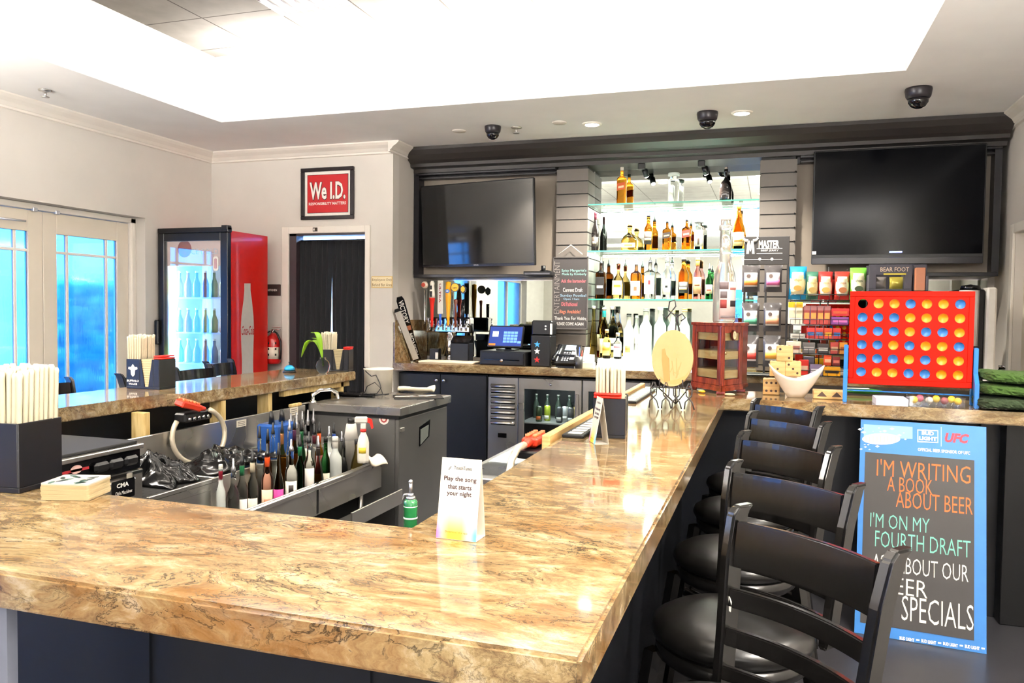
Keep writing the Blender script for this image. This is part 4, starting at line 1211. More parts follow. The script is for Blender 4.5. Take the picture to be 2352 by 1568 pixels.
MB().prism(circ(.022, 20, 1, .8), .006, frame((0, -.019, h * .78), *XZ)).obj('oval_badge', plain('3f78c8', .3), t)
MB().prism(circ(.012, 16, 1, .5), .002, frame((0, -.0252, h * .78), *XZ)).obj('badge_print', W_, t)
t, h = handle(1046, 752, 649, 'brown tap handle with a round yellow badge')
MB().lathe([(.006, 0), (.012, .02), (.012, h * .5), (.018, h * .62), (1e-4, h * .64)], 14).obj('grip', plain('6a3018', .3), t)
MB().prism(circ(.042, 28), .014, frame((0, -.007, h - .044), (1, 0, 0), (0, 0, 1))).obj('dark_rim', plain('4a3010', .3), t)
MB().prism(circ(.036, 28), .003, frame((0, -.0212, h - .044), (1, 0, 0), (0, 0, 1))).obj('yellow_disc', plain('f0c02a', .35), t)
txt('1899', .04, .016, V((0, -.0245, h - .05)), XZ, ink('6a4a10'), t, bold=.02)
t, h = handle(1063, 750, 653, 'black tap handle with a gold shield on top')
MB().lathe([(.006, 0), (.012, .02), (.016, h * .35), (.017, h * .56)], 14).obj('grip', BLACKG, t)
MB().prism([(0, 0), (.026, .02), (.03, .06), (.0, .085), (-.03, .06), (-.026, .02)], .016, frame((0, .008, h - .088), *XZ)).obj('shield', BLACK, t)
MB().prism([(0, .012), (.018, .028), (.02, .056), (.0, .074), (-.02, .056), (-.018, .028)], .003, frame((0, -.0082, h - .088), *XZ)).obj('gold_face', plain('d9a52a', .3, .4), t)
t, h = handle(975, 744, 642, 'slim chrome tap handle with a white ball on top')
MB().lathe([(.006, 0), (.008, .02), (.009, h * .76)], 12).obj('stem', CHROME, t)
MB().sphere((0, 0, h * .88), .034, 18).obj('ball', plain('f0dcc8', .3), t)
MB().prism(circ(.02, 18), .004, frame((0, -.033, h * .88), *XZ)).obj('red_mark', plain('c0402a', .4), t)
# board, crate, small boxes left of the register
p = on_counter(958, 833); q = on_counter(1078, 838)
o = MB().box(0, q.x - p.x, 0, .22, 0, .018, .004).obj('cutting_board', plain('eadfc8', .5)); at(o, p + V((0, .02, 0)))
tag(o, 'cream cutting board lying on the back counter in front of the beer tower', 'cutting board')
p = on_counter(1068, 830); p.y -= .10; hh = PY(1068, 771, p.y).z - CB
t = thing('black_crate', 'black plastic bin with sloping lid between beer tower and register', 'bin', p)
MB().box(-.09, .10, -.06, .06, 0, hh * .75, .01).obj('body', BLACK, t)
MB().prism([(-.06, hh * .75), (.06, hh * .75), (.06, hh * 1.0)], .19, Matrix(((0, 0, 1, -.09), (1, 0, 0, 0), (0, 1, 0, 0), (0, 0, 0, 1)))).obj('lid', BLACKG, t)
p = on_counter(1000, 829); hh = PY(1000, 800, p.y).z - CB
t = thing('pager_box', 'small black box with a white label beside the beer tower column', 'box', p)
MB().box(-.05, .045, -.03, .04, 0, hh, .004).obj('case', BLACK, t)
MB().box(.012, .04, -.0315, -.0295, hh * .2, hh * .7).obj('label', plain('cfcfcf', .5), t)
# register: drawer and touch screen
p = on_counter(1098, 837); q = on_counter(1212, 843)
dw = q.x - p.x - .055; zt = PY(1150, 806, p.y).z - CB
t = thing('cash_drawer', 'black cash drawer with a round lock under the touch screen', 'cash drawer', V((p.x + .01, p.y, CB + .0005)), math.atan2(q.y - p.y, q.x - p.x) * .5)
MB().box(0, dw, .012, .38, 0, zt, .005).obj('case', BLACK, t)
g = MB().box(.012, dw - .012, 0, .014, .008, zt - .012, .004).obj('drawer_front', BLACK, t)
MB().box(.05, dw - .05, -.002, .002, zt * .36, zt * .42).obj('groove', BLACKG, g)
MB().cyl((dw / 2, .001, zt * .35), (dw / 2, -.006, zt * .35), .014).obj('lock', CHROME, g)
zt2 = CB + zt + .001
c = V((p.x + .01 + dw * .48, p.y + .16, zt2))
A, B_, D_ = PY(1111, 747, c.y - .02), PY(1189, 748, c.y - .02), PY(1106, 795, c.y - .09)
sw = B_.x - A.x; sh = math.hypot(A.z - D_.z, .07)
t = thing('register_screen', 'touch screen register with blue keypad standing on the cash drawer', 'register', c)
MB().box(-.09, .09, -.07, .09, 0, .012, .004).cyl((0, .03, .01), (0, -.01, D_.z - zt2 + .05), .03).obj('stand', BLACK, t)
ux = V((1, 0, 0)); uy = V((0, A.y - D_.y, A.z - D_.z)).normalized(); un = ux.cross(uy)
O = V((0, -.09 + .0, D_.z - zt2)) + uy * sh / 2
MS = frame(O, ux, uy)
g = MB().prism(rrect(sw, sh, .008), .03, MS @ Matrix.Translation((0, 0, -.03))).obj('screen_case', BLACK, t)
MB().prism([(-sw / 2 + .01, -sh / 2 + .01), (sw / 2 - .01, -sh / 2 + .01), (sw / 2 - .01, sh / 2 - .01), (-sw / 2 + .01, sh / 2 - .01)], .001, MS).obj('screen', mat('lit_dark_screen', hexc('10163a'), .15, emit=(.01, .02, .09), es=.5), t)
key = mat('lit_blue_keys', (.05, .1, .5), .3, emit=(.05, .12, .6), es=.45)
mb = MB()
for i in range(4):
    for j in range(4):
        mb.box(-.02 + i * .034, .01 + i * .034, -sh * .3 + j * .028, -sh * .3 + j * .028 + .022, .0012, .0018, 0, MS)
mb.box(.118, .15, -sh * .32, -sh * .32 + .02, .0012, .0018, 0, MS)
mb.obj('keypad', key, t)
MB().box(-.125, -.07, -.005, .045, .0012, .0018, 0, MS).obj('picture_tile', mat('lit_pale_tile', (.5, .7, 1), emit=(.3, .5, .8), es=.4), t)
MB().box(-sw / 2 + .012, -sw / 2 + .075, -sh / 2 + .012, -sh / 2 + .03, .0012, .0018, 0, MS).obj('orange_sticker', plain('f07a1e', .5), t)
# card reader, printers, phone
p = on_counter(1206, 836); zh_ = PY(1200, 772, p.y + .2).z - CB
t = thing('card_reader', 'small black card reader on a stem with curled white cable right of the screen', 'card reader', p + V((.015, .26, 0)))
MB().cyl((0, 0, 0), (0, 0, zh_ * .8), .018).box(-.03, .03, -.05, .02, zh_ * .55, zh_ * 1.1, .008).obj('body', BLACK, t)
MB().box(-.02, .02, -.0515, -.0495, zh_ * .85, zh_ * 1.02).obj('display', plain('a8a8a8', .3), t)
MB().tube([(.02, -.02, zh_ * .6), (.05, -.03, zh_ * .9), (.06, -.03, zh_ * .5), (.05, -.02, .06), (.02, -.01, .02)], .004).obj('cable', PLASTW, t)
p = on_counter(1241, 842); zm = PY(1241, 771, p.y).z - CB; ztp = PY(1241, 736, p.y + .08).z - CB
hw = abs(PY(1264, 800, p.y).x - PY(1219, 800, p.y).x) / 2
t = thing('receipt_printer', 'black receipt printer with red white and blue star stickers', 'printer', p)
MB().box(-hw, hw, 0, .2, 0, zm, .008).obj('case', BLACK, t)
for k, (c_, zf) in enumerate((('3fa0e0', .72), ('f2f2f2', .5), ('e02020', .22))):
    pts = [((.03 if q % 2 == 0 else .012) * math.sin(PI * q / 5), (.03 if q % 2 == 0 else .012) * math.cos(PI * q / 5)) for q in range(10)]
    MB().prism(pts[::-1], .001, frame((-hw * .35, -.0002, zm * zf), *XZ)).obj('star_sticker', plain(c_, .4), t, label=('light blue star sticker', 'white star sticker', 'red star sticker')[k])
t = thing('label_printer', 'boxy black printer with two round buttons stacked above the starred printer', 'printer', p + V((0, .06, zm + .001)))
MB().box(-hw * 1.15, hw * 1.0, 0, .15, 0, ztp - zm, .012).obj('case', BLACK, t)
MB().cyl((hw * .3, 0, (ztp - zm) * .62), (hw * .3, -.004, (ztp - zm) * .62), .008).cyl((hw * .3, 0, (ztp - zm) * .42), (hw * .3, -.004, (ztp - zm) * .42), .008).obj('buttons', W_, t)
MB().box(hw * .75, hw * .98, -.003, .001, .01, (ztp - zm) * .8, .001).obj('paper_slot', PLASTW, t)
p = on_counter(1292, 845); t = thing('desk_phone', 'black office phone with grey display and keypad on the back counter', 'phone', p, -.15)
hp = PY(1290, 792, p.y + .12).z - CB
wp = abs(PY(1318, 830, p.y).x - PY(1262, 830, p.y).x) / 2
uy = V((0, .16, hp * .8)).normalized(); MPh = frame((0, .0, .042), (1, 0, 0), uy); Lh = math.hypot(.16, hp * .8)
MB().prism([(-wp, 0), (wp, 0), (wp, Lh), (-wp, Lh)], .035, MPh @ Matrix.Translation((0, 0, -.035))).box(-wp * .8, wp * .8, .05, .17, 0, hp * .6).obj('base', BLACK, t)
MB().tube([(-wp * .72, -.02, .05), (-wp * .76, -.005, .09), (-wp * .74, .06, hp * .62), (-wp * .7, .13, hp * .96)], [.02, .017, .015, .022]).obj('handset', BLACKG, t)
MB().prism([(-wp * .25, Lh * .68), (wp * .62, Lh * .68), (wp * .62, Lh * .95), (-wp * .25, Lh * .95)], .003, MPh).obj('display', plain('a9c4dc', .2), t)
mb = MB()
for i in range(3):
    for j in range(5):
        mb.box(-wp * .22 + i * .024, -wp * .22 + i * .024 + .015, Lh * .12 + j * .022, Lh * .12 + j * .022 + .014, 0, .004, .001, MPh)
mb.obj('keypad', plain('8a8a90', .4), t)
MB().box(wp * .45, wp * .8, Lh * .2, Lh * .62, 0, .002, 0, MPh).obj('name_card', PAPER, t)
MB().box(-wp * .95, -wp * .5, -.005, .02, 0, .004).box(-wp * .62, -wp * .55, Lh * .1, Lh * .9, .0, .006, 0, MPh).obj('pale_trim', PLASTW, t)
# framed notice, pen cup, paper stack
p = on_counter(1300, 838); p.y += .28
x0, x1 = PY(1273, 800, p.y).x - p.x, PY(1329, 800, p.y).x - p.x
z0, z1_ = .0, PY(1300, 761, p.y).z - CB
t = thing('framed_notice', 'white framed orange notice propped behind the phone', 'notice', p)
MB().box(x0, x1, 0, .015, z0, z1_, .003).obj('frame', WHITE, t)
g = MB().box(x0 + .012, x1 - .012, -.002, 0, z1_ * .1, z1_ - .012).obj('orange_sheet', plain('e0a070', .6), t)
txt('GAMES &\nGRATUITIES', (x1 - x0) * .7, z1_ * .22, V(((x0 + x1) / 2, -.0022, z1_ * .72)), XZ, ink('5a2412'), t)
MB().box(x0 + .03, x1 - .03, -.0028, -.002, z1_ * .3, z1_ * .5).obj('sheet_panel', plain('f0c8a0', .6), t)
p = on_counter(1324, 846) + V((.02, 0, 0)); t = thing('pen_cup', 'black wire cup of pens beside the phone', 'pen cup', p)
hc = PY(1322, 818, p.y).z - CB
MB().lathe([(.03, 0), (.032, .002), (.038, hc), (.036, hc), (.03, .004), (1e-4, .004)], 18).obj('cup', mat('dark_wire', (.06, .06, .06), .35, .5), t)
for k, c_ in enumerate(('c03a2a', '8a8a92', 'd8d8d8', '2a4aa0')):
    a = k * 1.7
    o = MB().cyl((.012 * math.cos(a), .012 * math.sin(a), .006), (.03 * math.cos(a), .03 * math.sin(a), hc + .05 + .01 * k), .0035, n=8).obj('pen', plain(c_, .3))
    o.location = p; tag(o, ('red', 'grey', 'white', 'blue')[k] + ' pen standing in the wire cup by the phone', 'pen', 'pens in the cup')
p = on_counter(1350, 846)
for k in range(3):
    hh = PY(1348, (838, 822, 800)[k], p.y).z - CB
t = thing('receipt_block', 'stack of white receipt pads beside the pen cup', 'paper stack', p)
MB().box(-.05, .05, 0, .08, 0, .05, .002).obj('lower_pads', plain('e8dcc8', .7), t)
MB().box(-.035, .04, .02, .09, .051, .115, .002).obj('upper_pads', PAPER, t)
MB().prism([(-.06, 0), (-.01, 0), (.0, .13), (-.05, .13)], .002, frame((-.01, .1, .052), (1, 0, 0), (0, .3, 1))).obj('leaning_slip', PAPER, t)
# hanging menu chalkboard on the left pilaster
CFy = 6.902
BF = Face((0, CFy, 0), *XZ)
u0, v0 = BF.uv(1268, 756); u1, v1 = BF.uv(1352, 589)
t = thing('chalkboard_menu', 'grey chalkboard menu hung by a white cord from the left pilaster', 'chalkboard', (0, CFy, 0))
F = Face((0, CFy, 0), *XZ, t)
MB().box(u0, u1, -.0, .012, v0, v1).obj('board', mat('chalkboard', hexc('3d3a3a'), .7, bscale=12), t)
mb = MB()
for a in ((u0, u0 + .012, v0, v1), (u1 - .012, u1, v0, v1), (u0, u1, v0, v0 + .012), (u0, u1, v1 - .012, v1)):
    mb.box(a[0], a[1], -.008, .012, a[2], a[3], .002)
mb.obj('frame', plain('4a4644', .5), t)
c0, c1, c2 = BF.uv(1281, 586), BF.uv(1311, 562), BF.uv(1338, 584)
MB().tube([(c0[0], -.004, c0[1]), (c1[0], .004, c1[1]), (c2[0], -.004, c2[1])], .003, 6).obj('cord', W_, t)
CHK = dict(w=ink('e4e0da'), t=ink('8fc4bc'), r=ink('d86a72'), b=ink('8fb4cc'), o=ink('e07a5a'))
for s_, a, m in (("Spicy Margarita's", (1290, 622, 1347, 621, 5.5), 't'), ('Made by Kimberly', (1291, 630, 1347, 630, 5), 't'), ('Ask the bartender', (1289, 645, 1346, 645, 6), 'r'), ('Current Draft', (1293, 666, 1338, 665, 7), 'w'), ('Sunday Football', (1287, 679, 1348, 679, 5.5), 'b'), ('Open 11am', (1294, 687, 1330, 687, 4.5), 'b'), ('Old Fashioned', (1289, 698, 1326, 698, 7), 'r'), ('Bags Available!', (1286, 717, 1333, 716, 8), 'o'), ('Thank You For Visiting', (1273, 732, 1349, 732, 7.5), 'w'), ('PLEASE COME AGAIN', (1277, 744, 1340, 743, 5), 'w')):
    F.text(s_, *a[:4], a[4] * 1.35, CHK[m], off=.0008)
a = BF.uv(1279, 720); b = BF.uv(1279, 600)
txt('ENTERTAINMENT', b[1] - a[1], .05, V(((a[0] + b[0]) / 2, -.0, (a[1] + b[1]) / 2)), (V((0, 0, 1)), V((-1, 0, 0))), ink('9a948e'), t, bold=-.02)
# cans in the cooler
zc0 = zsh + .0005
for k, (px, c_, tp, lab) in enumerate(((1238, '3a4a32', 'c8642a', 'dark green can with orange foot'), (1257, 'a9b83a', 'd8d8cc', 'yellow green can'), (1285, '4a4c4e', 'd0d0d0', 'dark grey can with white print'), (1298, 'c9ccce', 'd8d8d8', 'silver can'), (1311, '5a5d60', 'd8d8d8', 'slate coloured can'), (1324, 'b8a066', 'd8d8d8', 'gold labelled can'), (1333, 'b8b49a', 'd8d8d8', 'pale gold can against the door frame'))):
    y = 6.74 + .08 * (k % 2)
    x = PY(px, 950, y).x
    t = thing('drink_can', lab + ' on the cooler wire shelf', 'can', (x, y, zc0), 0, 'cans in the back bar cooler')
    MB().lathe([(.024, 0), (.029, .008), (.029, .125), (.023, .138)], 16).obj('body', plain(c_, .25, .3), t)
    MB().lathe([(.024, .138), (.022, .141), (1e-4, .14)], 14).obj('lid', CHROME, t)
    MB().slab(lambda u, v: (.0296 * math.cos(-2.4 + 1.6 * u), .0296 * math.sin(-2.4 + 1.6 * u), .02 + .03 * v), 8, 1, -.0003).obj('band', plain(tp, .4), t)
for k in range(4):
    t = thing('beer_bottle', ('first', 'second', 'third', 'fourth')[k] + ' clear bottle from the left standing behind the cans in the cooler', 'bottle', (x_c + .06 + k * .105, 6.98, zc0), 0, 'bottles behind the cooler cans')
    MB().lathe([(.028, 0), (.03, .01), (.03, .12), (.013, .17), (.012, .21)], 14).obj('body', plain('38443c', .15), t)
    MB().lathe([(.014, .208), (.014, .22), (1e-4, .221)], 12).obj('cap', plain('b8b8b0', .3, .5), t)
# ---------------------------------------------------------------- right side of the back counter
rng = random.Random(5)
def pillow(w, h, d, m, name, parent, M=None, crimp=.06):
    # a filled bag: flat crimped ends, bulging middle
    mb = MB()
    def fn(s):
        def g(u, v):
            b = max(0, math.sin(PI * min(max((v - crimp) / (1 - 2 * crimp), 0), 1))) ** .6 * max(0, math.sin(PI * u)) ** .5
            wob = .012 * math.sin(9 * u + 14 * v)
            return ((u - .5) * w * (1 - .06 * math.sin(PI * v)), s * (d / 2 * b + .0015) + wob * d * b, h * v)
        return g
    for s in (-1, 1):
        mb.grid(fn(s), 12, 14)
    if M: mb.v = [M @ p for p in mb.v]
    return mb.obj(name, m, parent)
# jerky rack
yj = 6.62
p0 = PY(1703, 862, yj); p1 = PY(1806, 862, yj)
jx, jw = (p0.x + p1.x) / 2, p1.x - p0.x
jt, jh = PY(1755, 543, yj).z - CB, PY(1755, 608, yj).z - CB
t = thing('jerky_rack', 'black wire display rack with a white lettered header between cigar cabinet and snack rack', 'display rack', (jx, yj, CB + .0005))
DW = mat('black_wire', (.03, .03, .03), .35, .4)
MB().box(-jw / 2, jw / 2, 0, .012, jh, jt, .003).obj('header_board', plain('2a2827', .5), t)
mb = MB()
for x in (-jw / 2 + .008, jw / 2 - .008):
    mb.box(x - .008, x + .008, -.01, .012, 0, jh, .002)
mb.box(-.008, .008, 0, .012, 0, jh, .002).box(-jw / 2, jw / 2, -.16, .08, 0, .012, .003)
mb.obj('wire_frame', DW, t)
JF = Face((0, yj, 0), *XZ, t)
JF.text('MASTER', 1743, 560, 1790, 561, 18, W_, bold=.03)
JF.text('BEEF JERKY', 1748, 575, 1788, 576, 5, W_)
mb = MB()
for y in (571, 582):
    a, b = JF.uv(1738, y), JF.uv(1797, y)
    mb.box(a[0] - jx, b[0] - jx, -.0015, 0, a[1] - CB - .0005 - .002, a[1] - CB - .0005 + .002)
a, b = JF.uv(1705, 596), JF.uv(1797, 595)
mb.box(a[0] - jx, b[0] - jx, -.0015, 0, a[1] - CB - .003, a[1] - CB)
mb.obj('ruled_lines', W_, t)
mb = MB()
for x in (1706, 1745, 1773):
    c = JF.uv(x, 595); mb.prism(circ(.011, 14), .001, frame((c[0] - jx, -.001, c[1] - CB), *XZ))
mb.obj('dots', W_, t)
# the bull-horned M
def mp(px, py):
    q = JF.uv(px, py); return (q[0] - jx, q[1] - CB)
M1 = [(1714, 583), (1717, 553), (1722, 553), (1723.5, 566), (1726, 553), (1731, 553), (1733, 583), (1727.5, 583), (1727, 566), (1724.5, 577), (1722.5, 577), (1720.5, 566), (1720, 583)]
MB().prism([mp(*q) for q in M1[::-1]], .0015, frame((0, -.0005, 0), *XZ)).obj('emblem_letter', W_, t)
mb = MB()
for s in (-1, 1):
    c = [(1724 + s * 6, 553), (1724 + s * 12, 552), (1724 + s * 17, 547), (1724 + s * 14.5, 543)]
    mb.tube([(mp(*q)[0], -.0015, mp(*q)[1]) for q in c], [.012, .011, .007, .002], 8)
mb.obj('emblem_horns', W_, t)
JB = mat('clear_black_pouch', hexc('4a4748'), .22, coat=.5)
for i, (px, py, hpx, c1, c2, lab) in enumerate(((1724, 640, 62, 'efe4da', 'e08a3c', 'orange labelled'), (1775, 640, 62, 'f3e2e4', 'd06a9a', 'pink labelled'), (1723, 728, 66, 'e8ece4', '4f9a7a', 'green labelled'), (1773, 728, 66, 'f1e6da', 'c98a66', 'salmon labelled'), (1721, 806, 74, 'f2e4e2', 'd0443a', 'red labelled'), (1772, 806, 72, 'f0e6d2', 'e0a03a', 'yellow labelled'))):
    for k in range(1):
        y = yj - .075
        a, b = PY(px, py + hpx / 2, y), PY(px, py - hpx / 2, y)
        hh = b.z - a.z; wd = abs(PY(px + 21, py, y).x - PY(px - 21, py, y).x)
        g = thing('jerky_bag', lab + ' snack pouch in the %s row of the black rack' % ('upper', 'upper', 'middle', 'middle', 'lower', 'lower')[i], 'snack bag', (a.x, y, max(a.z, CB + .013)), 0, 'pouches on the jerky rack')
        b_ = pillow(wd, hh, .045, JB, 'pouch', g)
        ln = MB().slab(lambda u, v: ((u - .5) * wd * .72, -.0275 + .014 * (abs(u - .5) * 1.5) ** 2, hh * (.2 + .52 * v)), 6, 3, .0008).obj('label', plain(c1, .5), g)
        MB().slab(lambda u, v: ((u - .5) * wd * .72, -.0286 + .014 * (abs(u - .5) * 1.5) ** 2, hh * (.26 + .2 * v)), 6, 2, .0006).obj('colour_band', plain(c2, .5), ln)
        MB().prism(circ(.016, 14), .0006, frame((-wd * .12, -.0284, hh * .6), *XZ)).obj('round_mark', plain('6a5a54', .5), ln)
        MB().cyl((0, .0, hh * .96), (0, .07, hh * .97), .003, n=6).obj('hang_hook', DW, g)
# snack rack: wire tiers
yr = 6.60
r0, r1 = PY(1812, 860, yr), PY(1990, 860, yr)
ztiers = [PY(1880, y, yr).z for y in (688, 745, 778, 812, 868)]
t = thing('snack_rack', 'black wire tiered rack holding chips, candy boxes and bars behind the white bowl', 'display rack', (r0.x, yr, CB + .0005))
rw = r1.x - r0.x
mb = MB()
for x in (0, rw / 2, rw):
    mb.cyl((x, .12, 0), (x, .12, ztiers[0] - CB + .26), .005, n=6)
for z in ztiers:
    zz = max(z - CB - .006, .0045)
    for y_ in (-.03, .02, .07, .115):
        mb.cyl((0, y_, zz), (rw, y_, zz), .003, n=6)
    mb.cyl((0, -.03, zz + .045), (rw, -.03, zz + .045), .003, n=6)
    for k in range(9):
        mb.cyl((rw * k / 8, -.03, zz), (rw * k / 8, -.03, zz + .045), .002, n=5)
mb.obj('wire_tiers', DW, t)
def yx(px): return PY(px, 700, yr).x
# chip bags on the upper tier
for (xa, xb, yt, yb, c1, c2, c3, lab) in ((1811, 1851, 612, 682, '1f86b8', 'f0dfae', 'b8863a', 'blue and cream chip bag at the left end of the top tier'), (1851, 1879, 624, 682, '3a6a58', 'd9cf9a', 'a88a4a', 'dark green and cream chip bag second on the top tier'), (1879, 1911, 624, 682, 'b8302c', 'f2e6c6', 'c8a050', 'red and cream chip bag third on the top tier'), (1916, 1950, 624, 682, 'c23a30', 'f4ead0', 'a8683a', 'second red and cream chip bag on the top tier'), (1951, 1989, 615, 690, '7ad048', 'f0edc0', '3a4a2a', 'bright green and cream chip bag beside the dark box')):
    y = yr + .03
    a, b, c = PY(xa, yb, y), PY(xb, yb, y), PY((xa + xb) / 2, yt, y)
    wd, hh = (b.x - a.x) * 1.04, c.z - ztiers[0]
    g = thing('chip_bag', lab, 'chip bag', ((a.x + b.x) / 2, y, ztiers[0] + .001), rng.uniform(-.12, .12), 'chip bags on the top tier')
    pillow(wd, hh, .075, plain(c1, .3, coat=.3), 'bag', g)
    f = MB().slab(lambda u, v: ((u - .5) * wd * .88 * (math.sin(PI * (.15 + .7 * v))) ** .4, -.041 + .034 * (abs(u - .5) * 1.7) ** 2, hh * (.14 + .68 * v)), 8, 6, .0012).obj('cream_panel', plain(c2, .35), g)
    txt('chips', wd * .4, hh * .10, V((0, -.0425, hh * .58)), XZ, ink(c3), f, bold=.02)
    MB().prism(circ(.022, 14, 1.4), .001, frame((0, -.0425, hh * .34), *XZ)).obj('crisp_print', plain(c3, .5), f)
# candy boxes and bars on the tiers
zt_ = ztiers
def candy(px0, px1, z, hpx, dep, col, lab, print_=None, name='candy_box', cat='candy', y=None, band=None):
    y = y or yr - .005
    a, b = PY(px0, 760, y), PY(px1, 760, y)
    wd = (b.x - a.x) * .96
    hh = hpx * 6.5 / F_PX * .97
    g = thing(name, lab, cat, ((a.x + b.x) / 2, y, z + .0008), 0, 'sweets on the snack rack')
    MB().box(-wd / 2, wd / 2, 0, dep, 0, hh, .002).obj('carton', plain(col, .35, coat=.2), g)
    if print_:
        MB().box(-wd * .4, wd * .4, -.0012, 0, hh * .3, hh * .62).obj('front_print', plain(print_, .4), g)
    if band:
        MB().box(-wd / 2, wd / 2, -.0008, 0, hh * .75, hh).obj('upper_band', plain(band, .4), g)
    return g
T1, T2, T3, T4 = zt_[1], zt_[2], zt_[3], max(zt_[4], CB + .009)
candy(1809, 1826, T1, 50, .08, 'ece4d4', 'white and yellow box, leftmost on the second tier', 'd9cfae', band='f0b818')
candy(1827, 1843, T1, 50, .08, 'e6dcc8', 'white and yellow box next to the leftmost on the second tier', 'd2c8a4', band='f2bc1c')
for k in range(4):
    candy(1845 + k * 15.6, 1859.6 + k * 15.6, T1, 42, .08, 'b8443c', ('first', 'second', 'third', 'fourth')[k] + ' of four red and orange tubes on the second tier', 'd89a4a', 'candy_tube', band='a86a68')
candy(1908, 1950, T1 + .0, 17, .09, '7a3a86', 'purple carton on the second tier beside the red game board', 'c86ab0')
candy(1908, 1950, T1 + .068, 17, .09, 'd8262a', 'red carton stacked on the purple one', 'f06a3a')
candy(1816, 1850, T2, 10, .09, 'd8d4cc', 'pale grey bar box under the white and yellow boxes', 'a8a49c')
for k, (c, pr) in enumerate((('d03028', '3a78c8'), ('c83a30', '4a86c8'), ('d04a2c', 'f0b020'), ('c02a26', '3a78c0'))):
    candy(1853 + k * 20, 1872 + k * 20, T2, 24, .07, c, ('first', 'second', 'third', 'fourth')[k] + ' red candy packet with round coloured print on the third tier', pr, 'candy_packet')
candy(1806, 1842, T3, 26, .09, 'e6d6c2', 'cream gum carton on the fourth tier', 'b06a5a')
candy(1844, 1874, T3, 24, .08, '6a6664', 'grey foil packet on the fourth tier', 'c8c4c0', 'candy_packet')
candy(1878, 1906, T3, 22, .08, '3a3634', 'black and white striped packet on the fourth tier', 'e8e4dc', 'candy_packet')
candy(1908, 1928, T3, 26, .08, 'a83a30', 'dark red packet on the fourth tier', 'd8b08a', 'candy_packet')
candy(1929, 1948, T3, 26, .08, 'd0882a', 'orange packet on the fourth tier', 'a8541e', 'candy_packet')
candy(1838, 1860, T4, 34, .09, 'd8281c', 'red packet standing on the lowest tier behind the dice', 'f0c8a8', 'candy_packet')
candy(1862, 1892, T4, 24, .09, '8a7a9a', 'lilac striped gum stack on the lowest tier', 'e6e0ea', 'gum_pack')
candy(1893, 1934, T4, 20, .09, 'f0a818', 'yellow candy carton on the lowest tier', '3a2a1a')
candy(1894, 1912, T4 + .0795, 24, .08, 'e0501e', 'orange packet standing on the yellow carton', 'e8b08a', 'candy_packet')
candy(1914, 1932, T4 + .0795, 20, .08, '7a2420', 'maroon packet standing on the yellow carton', 'c86a5a', 'candy_packet')
# dark display boxes above the red game
yb_ = 6.45
def pbox(name, lab, cat, x0, x1, y0, y1, y, dep, m):
    a, b, c = PY(x0, y1, y), PY(x1, y1, y), PY(x0, y0, y)
    t = thing(name, lab, cat, ((a.x + b.x) / 2, y, a.z))
    return t, b.x - a.x, c.z - a.z
rs = on_counter(2080, 852)
xa_, xb_ = PY(2006, 700, yb_).x, PY(2128, 700, yb_).x
zs_ = PY(2060, 668, yb_).z
t = thing('counter_riser', 'dark riser behind the red game board carrying the display boxes', 'riser', ((xa_ + xb_) / 2, yb_, CB + .0005))
MB().box(-(xb_ - xa_) / 2, (xb_ - xa_) / 2, .0, .3, 0, zs_ - CB - .002, .006).obj('body', BLACK, t)
t, wd, hh = pbox('bar_display_box', 'dark grey display box with pale serif letters, foil packets in its window', 'display box', 1995, 2094, 607, 668, yb_, .2, None)
CARD = plain('3c3a44', .5)
MB().box(-wd / 2, wd / 2, 0, .2, 0, hh * .08, .002).box(-wd / 2, -wd / 2 + .05, 0, .2, hh * .08, hh * .62, .002).box(wd / 2 - .05, wd / 2, 0, .2, hh * .08, hh * .62, .002).box(-wd / 2, wd / 2, 0, .02, hh * .6, hh, .002).box(-wd / 2, wd / 2, .18, .2, hh * .08, hh, .002).obj('carton', CARD, t)
BFc = Face((0, yb_, 0), *XZ, t)
BFc.text('BEAR FOOT', 2022, 619, 2088, 618, 10, ink('c8b4a0'), bold=.01)
MB().box(-wd * .16, wd * .36, -.002, 0, hh * .6, hh * .66).obj('gold_strip', plain('c8b83a', .4), t)
for k, c in enumerate(('8f8a88', 'b8aa4a')):
    g = thing('foil_packet', ('grey', 'yellow')[k] + ' foil packet in the window of the dark display box', 'packet', (((xa_ + PY(2094, 700, yb_).x) / 2) - .09 + k * .13, yb_ + .09, t.location.z + hh * .085), 0, 'foil packets in the display box')
    pillow(.11, hh * .46, .05, plain(c, .25, .3), 'bag', g)
t, wd, hh = pbox('candy_display_box', 'dark display box with copper coloured front panel, right of the lettered box', 'display box', 2096, 2128, 607, 668, yb_ + .02, .18, None)
MB().box(-wd / 2, wd / 2, 0, .16, 0, hh, .003).obj('carton', CARD, t)
MB().box(-wd * .42, wd * .30, -.06, -.001, 0, hh * .86, .004).obj('copper_panel', plain('b87858', .45), t)
MB().box(wd * .32, wd * .5, -.07, -.001, 0, hh * .55, .002).obj('side_flap', CARD, t)
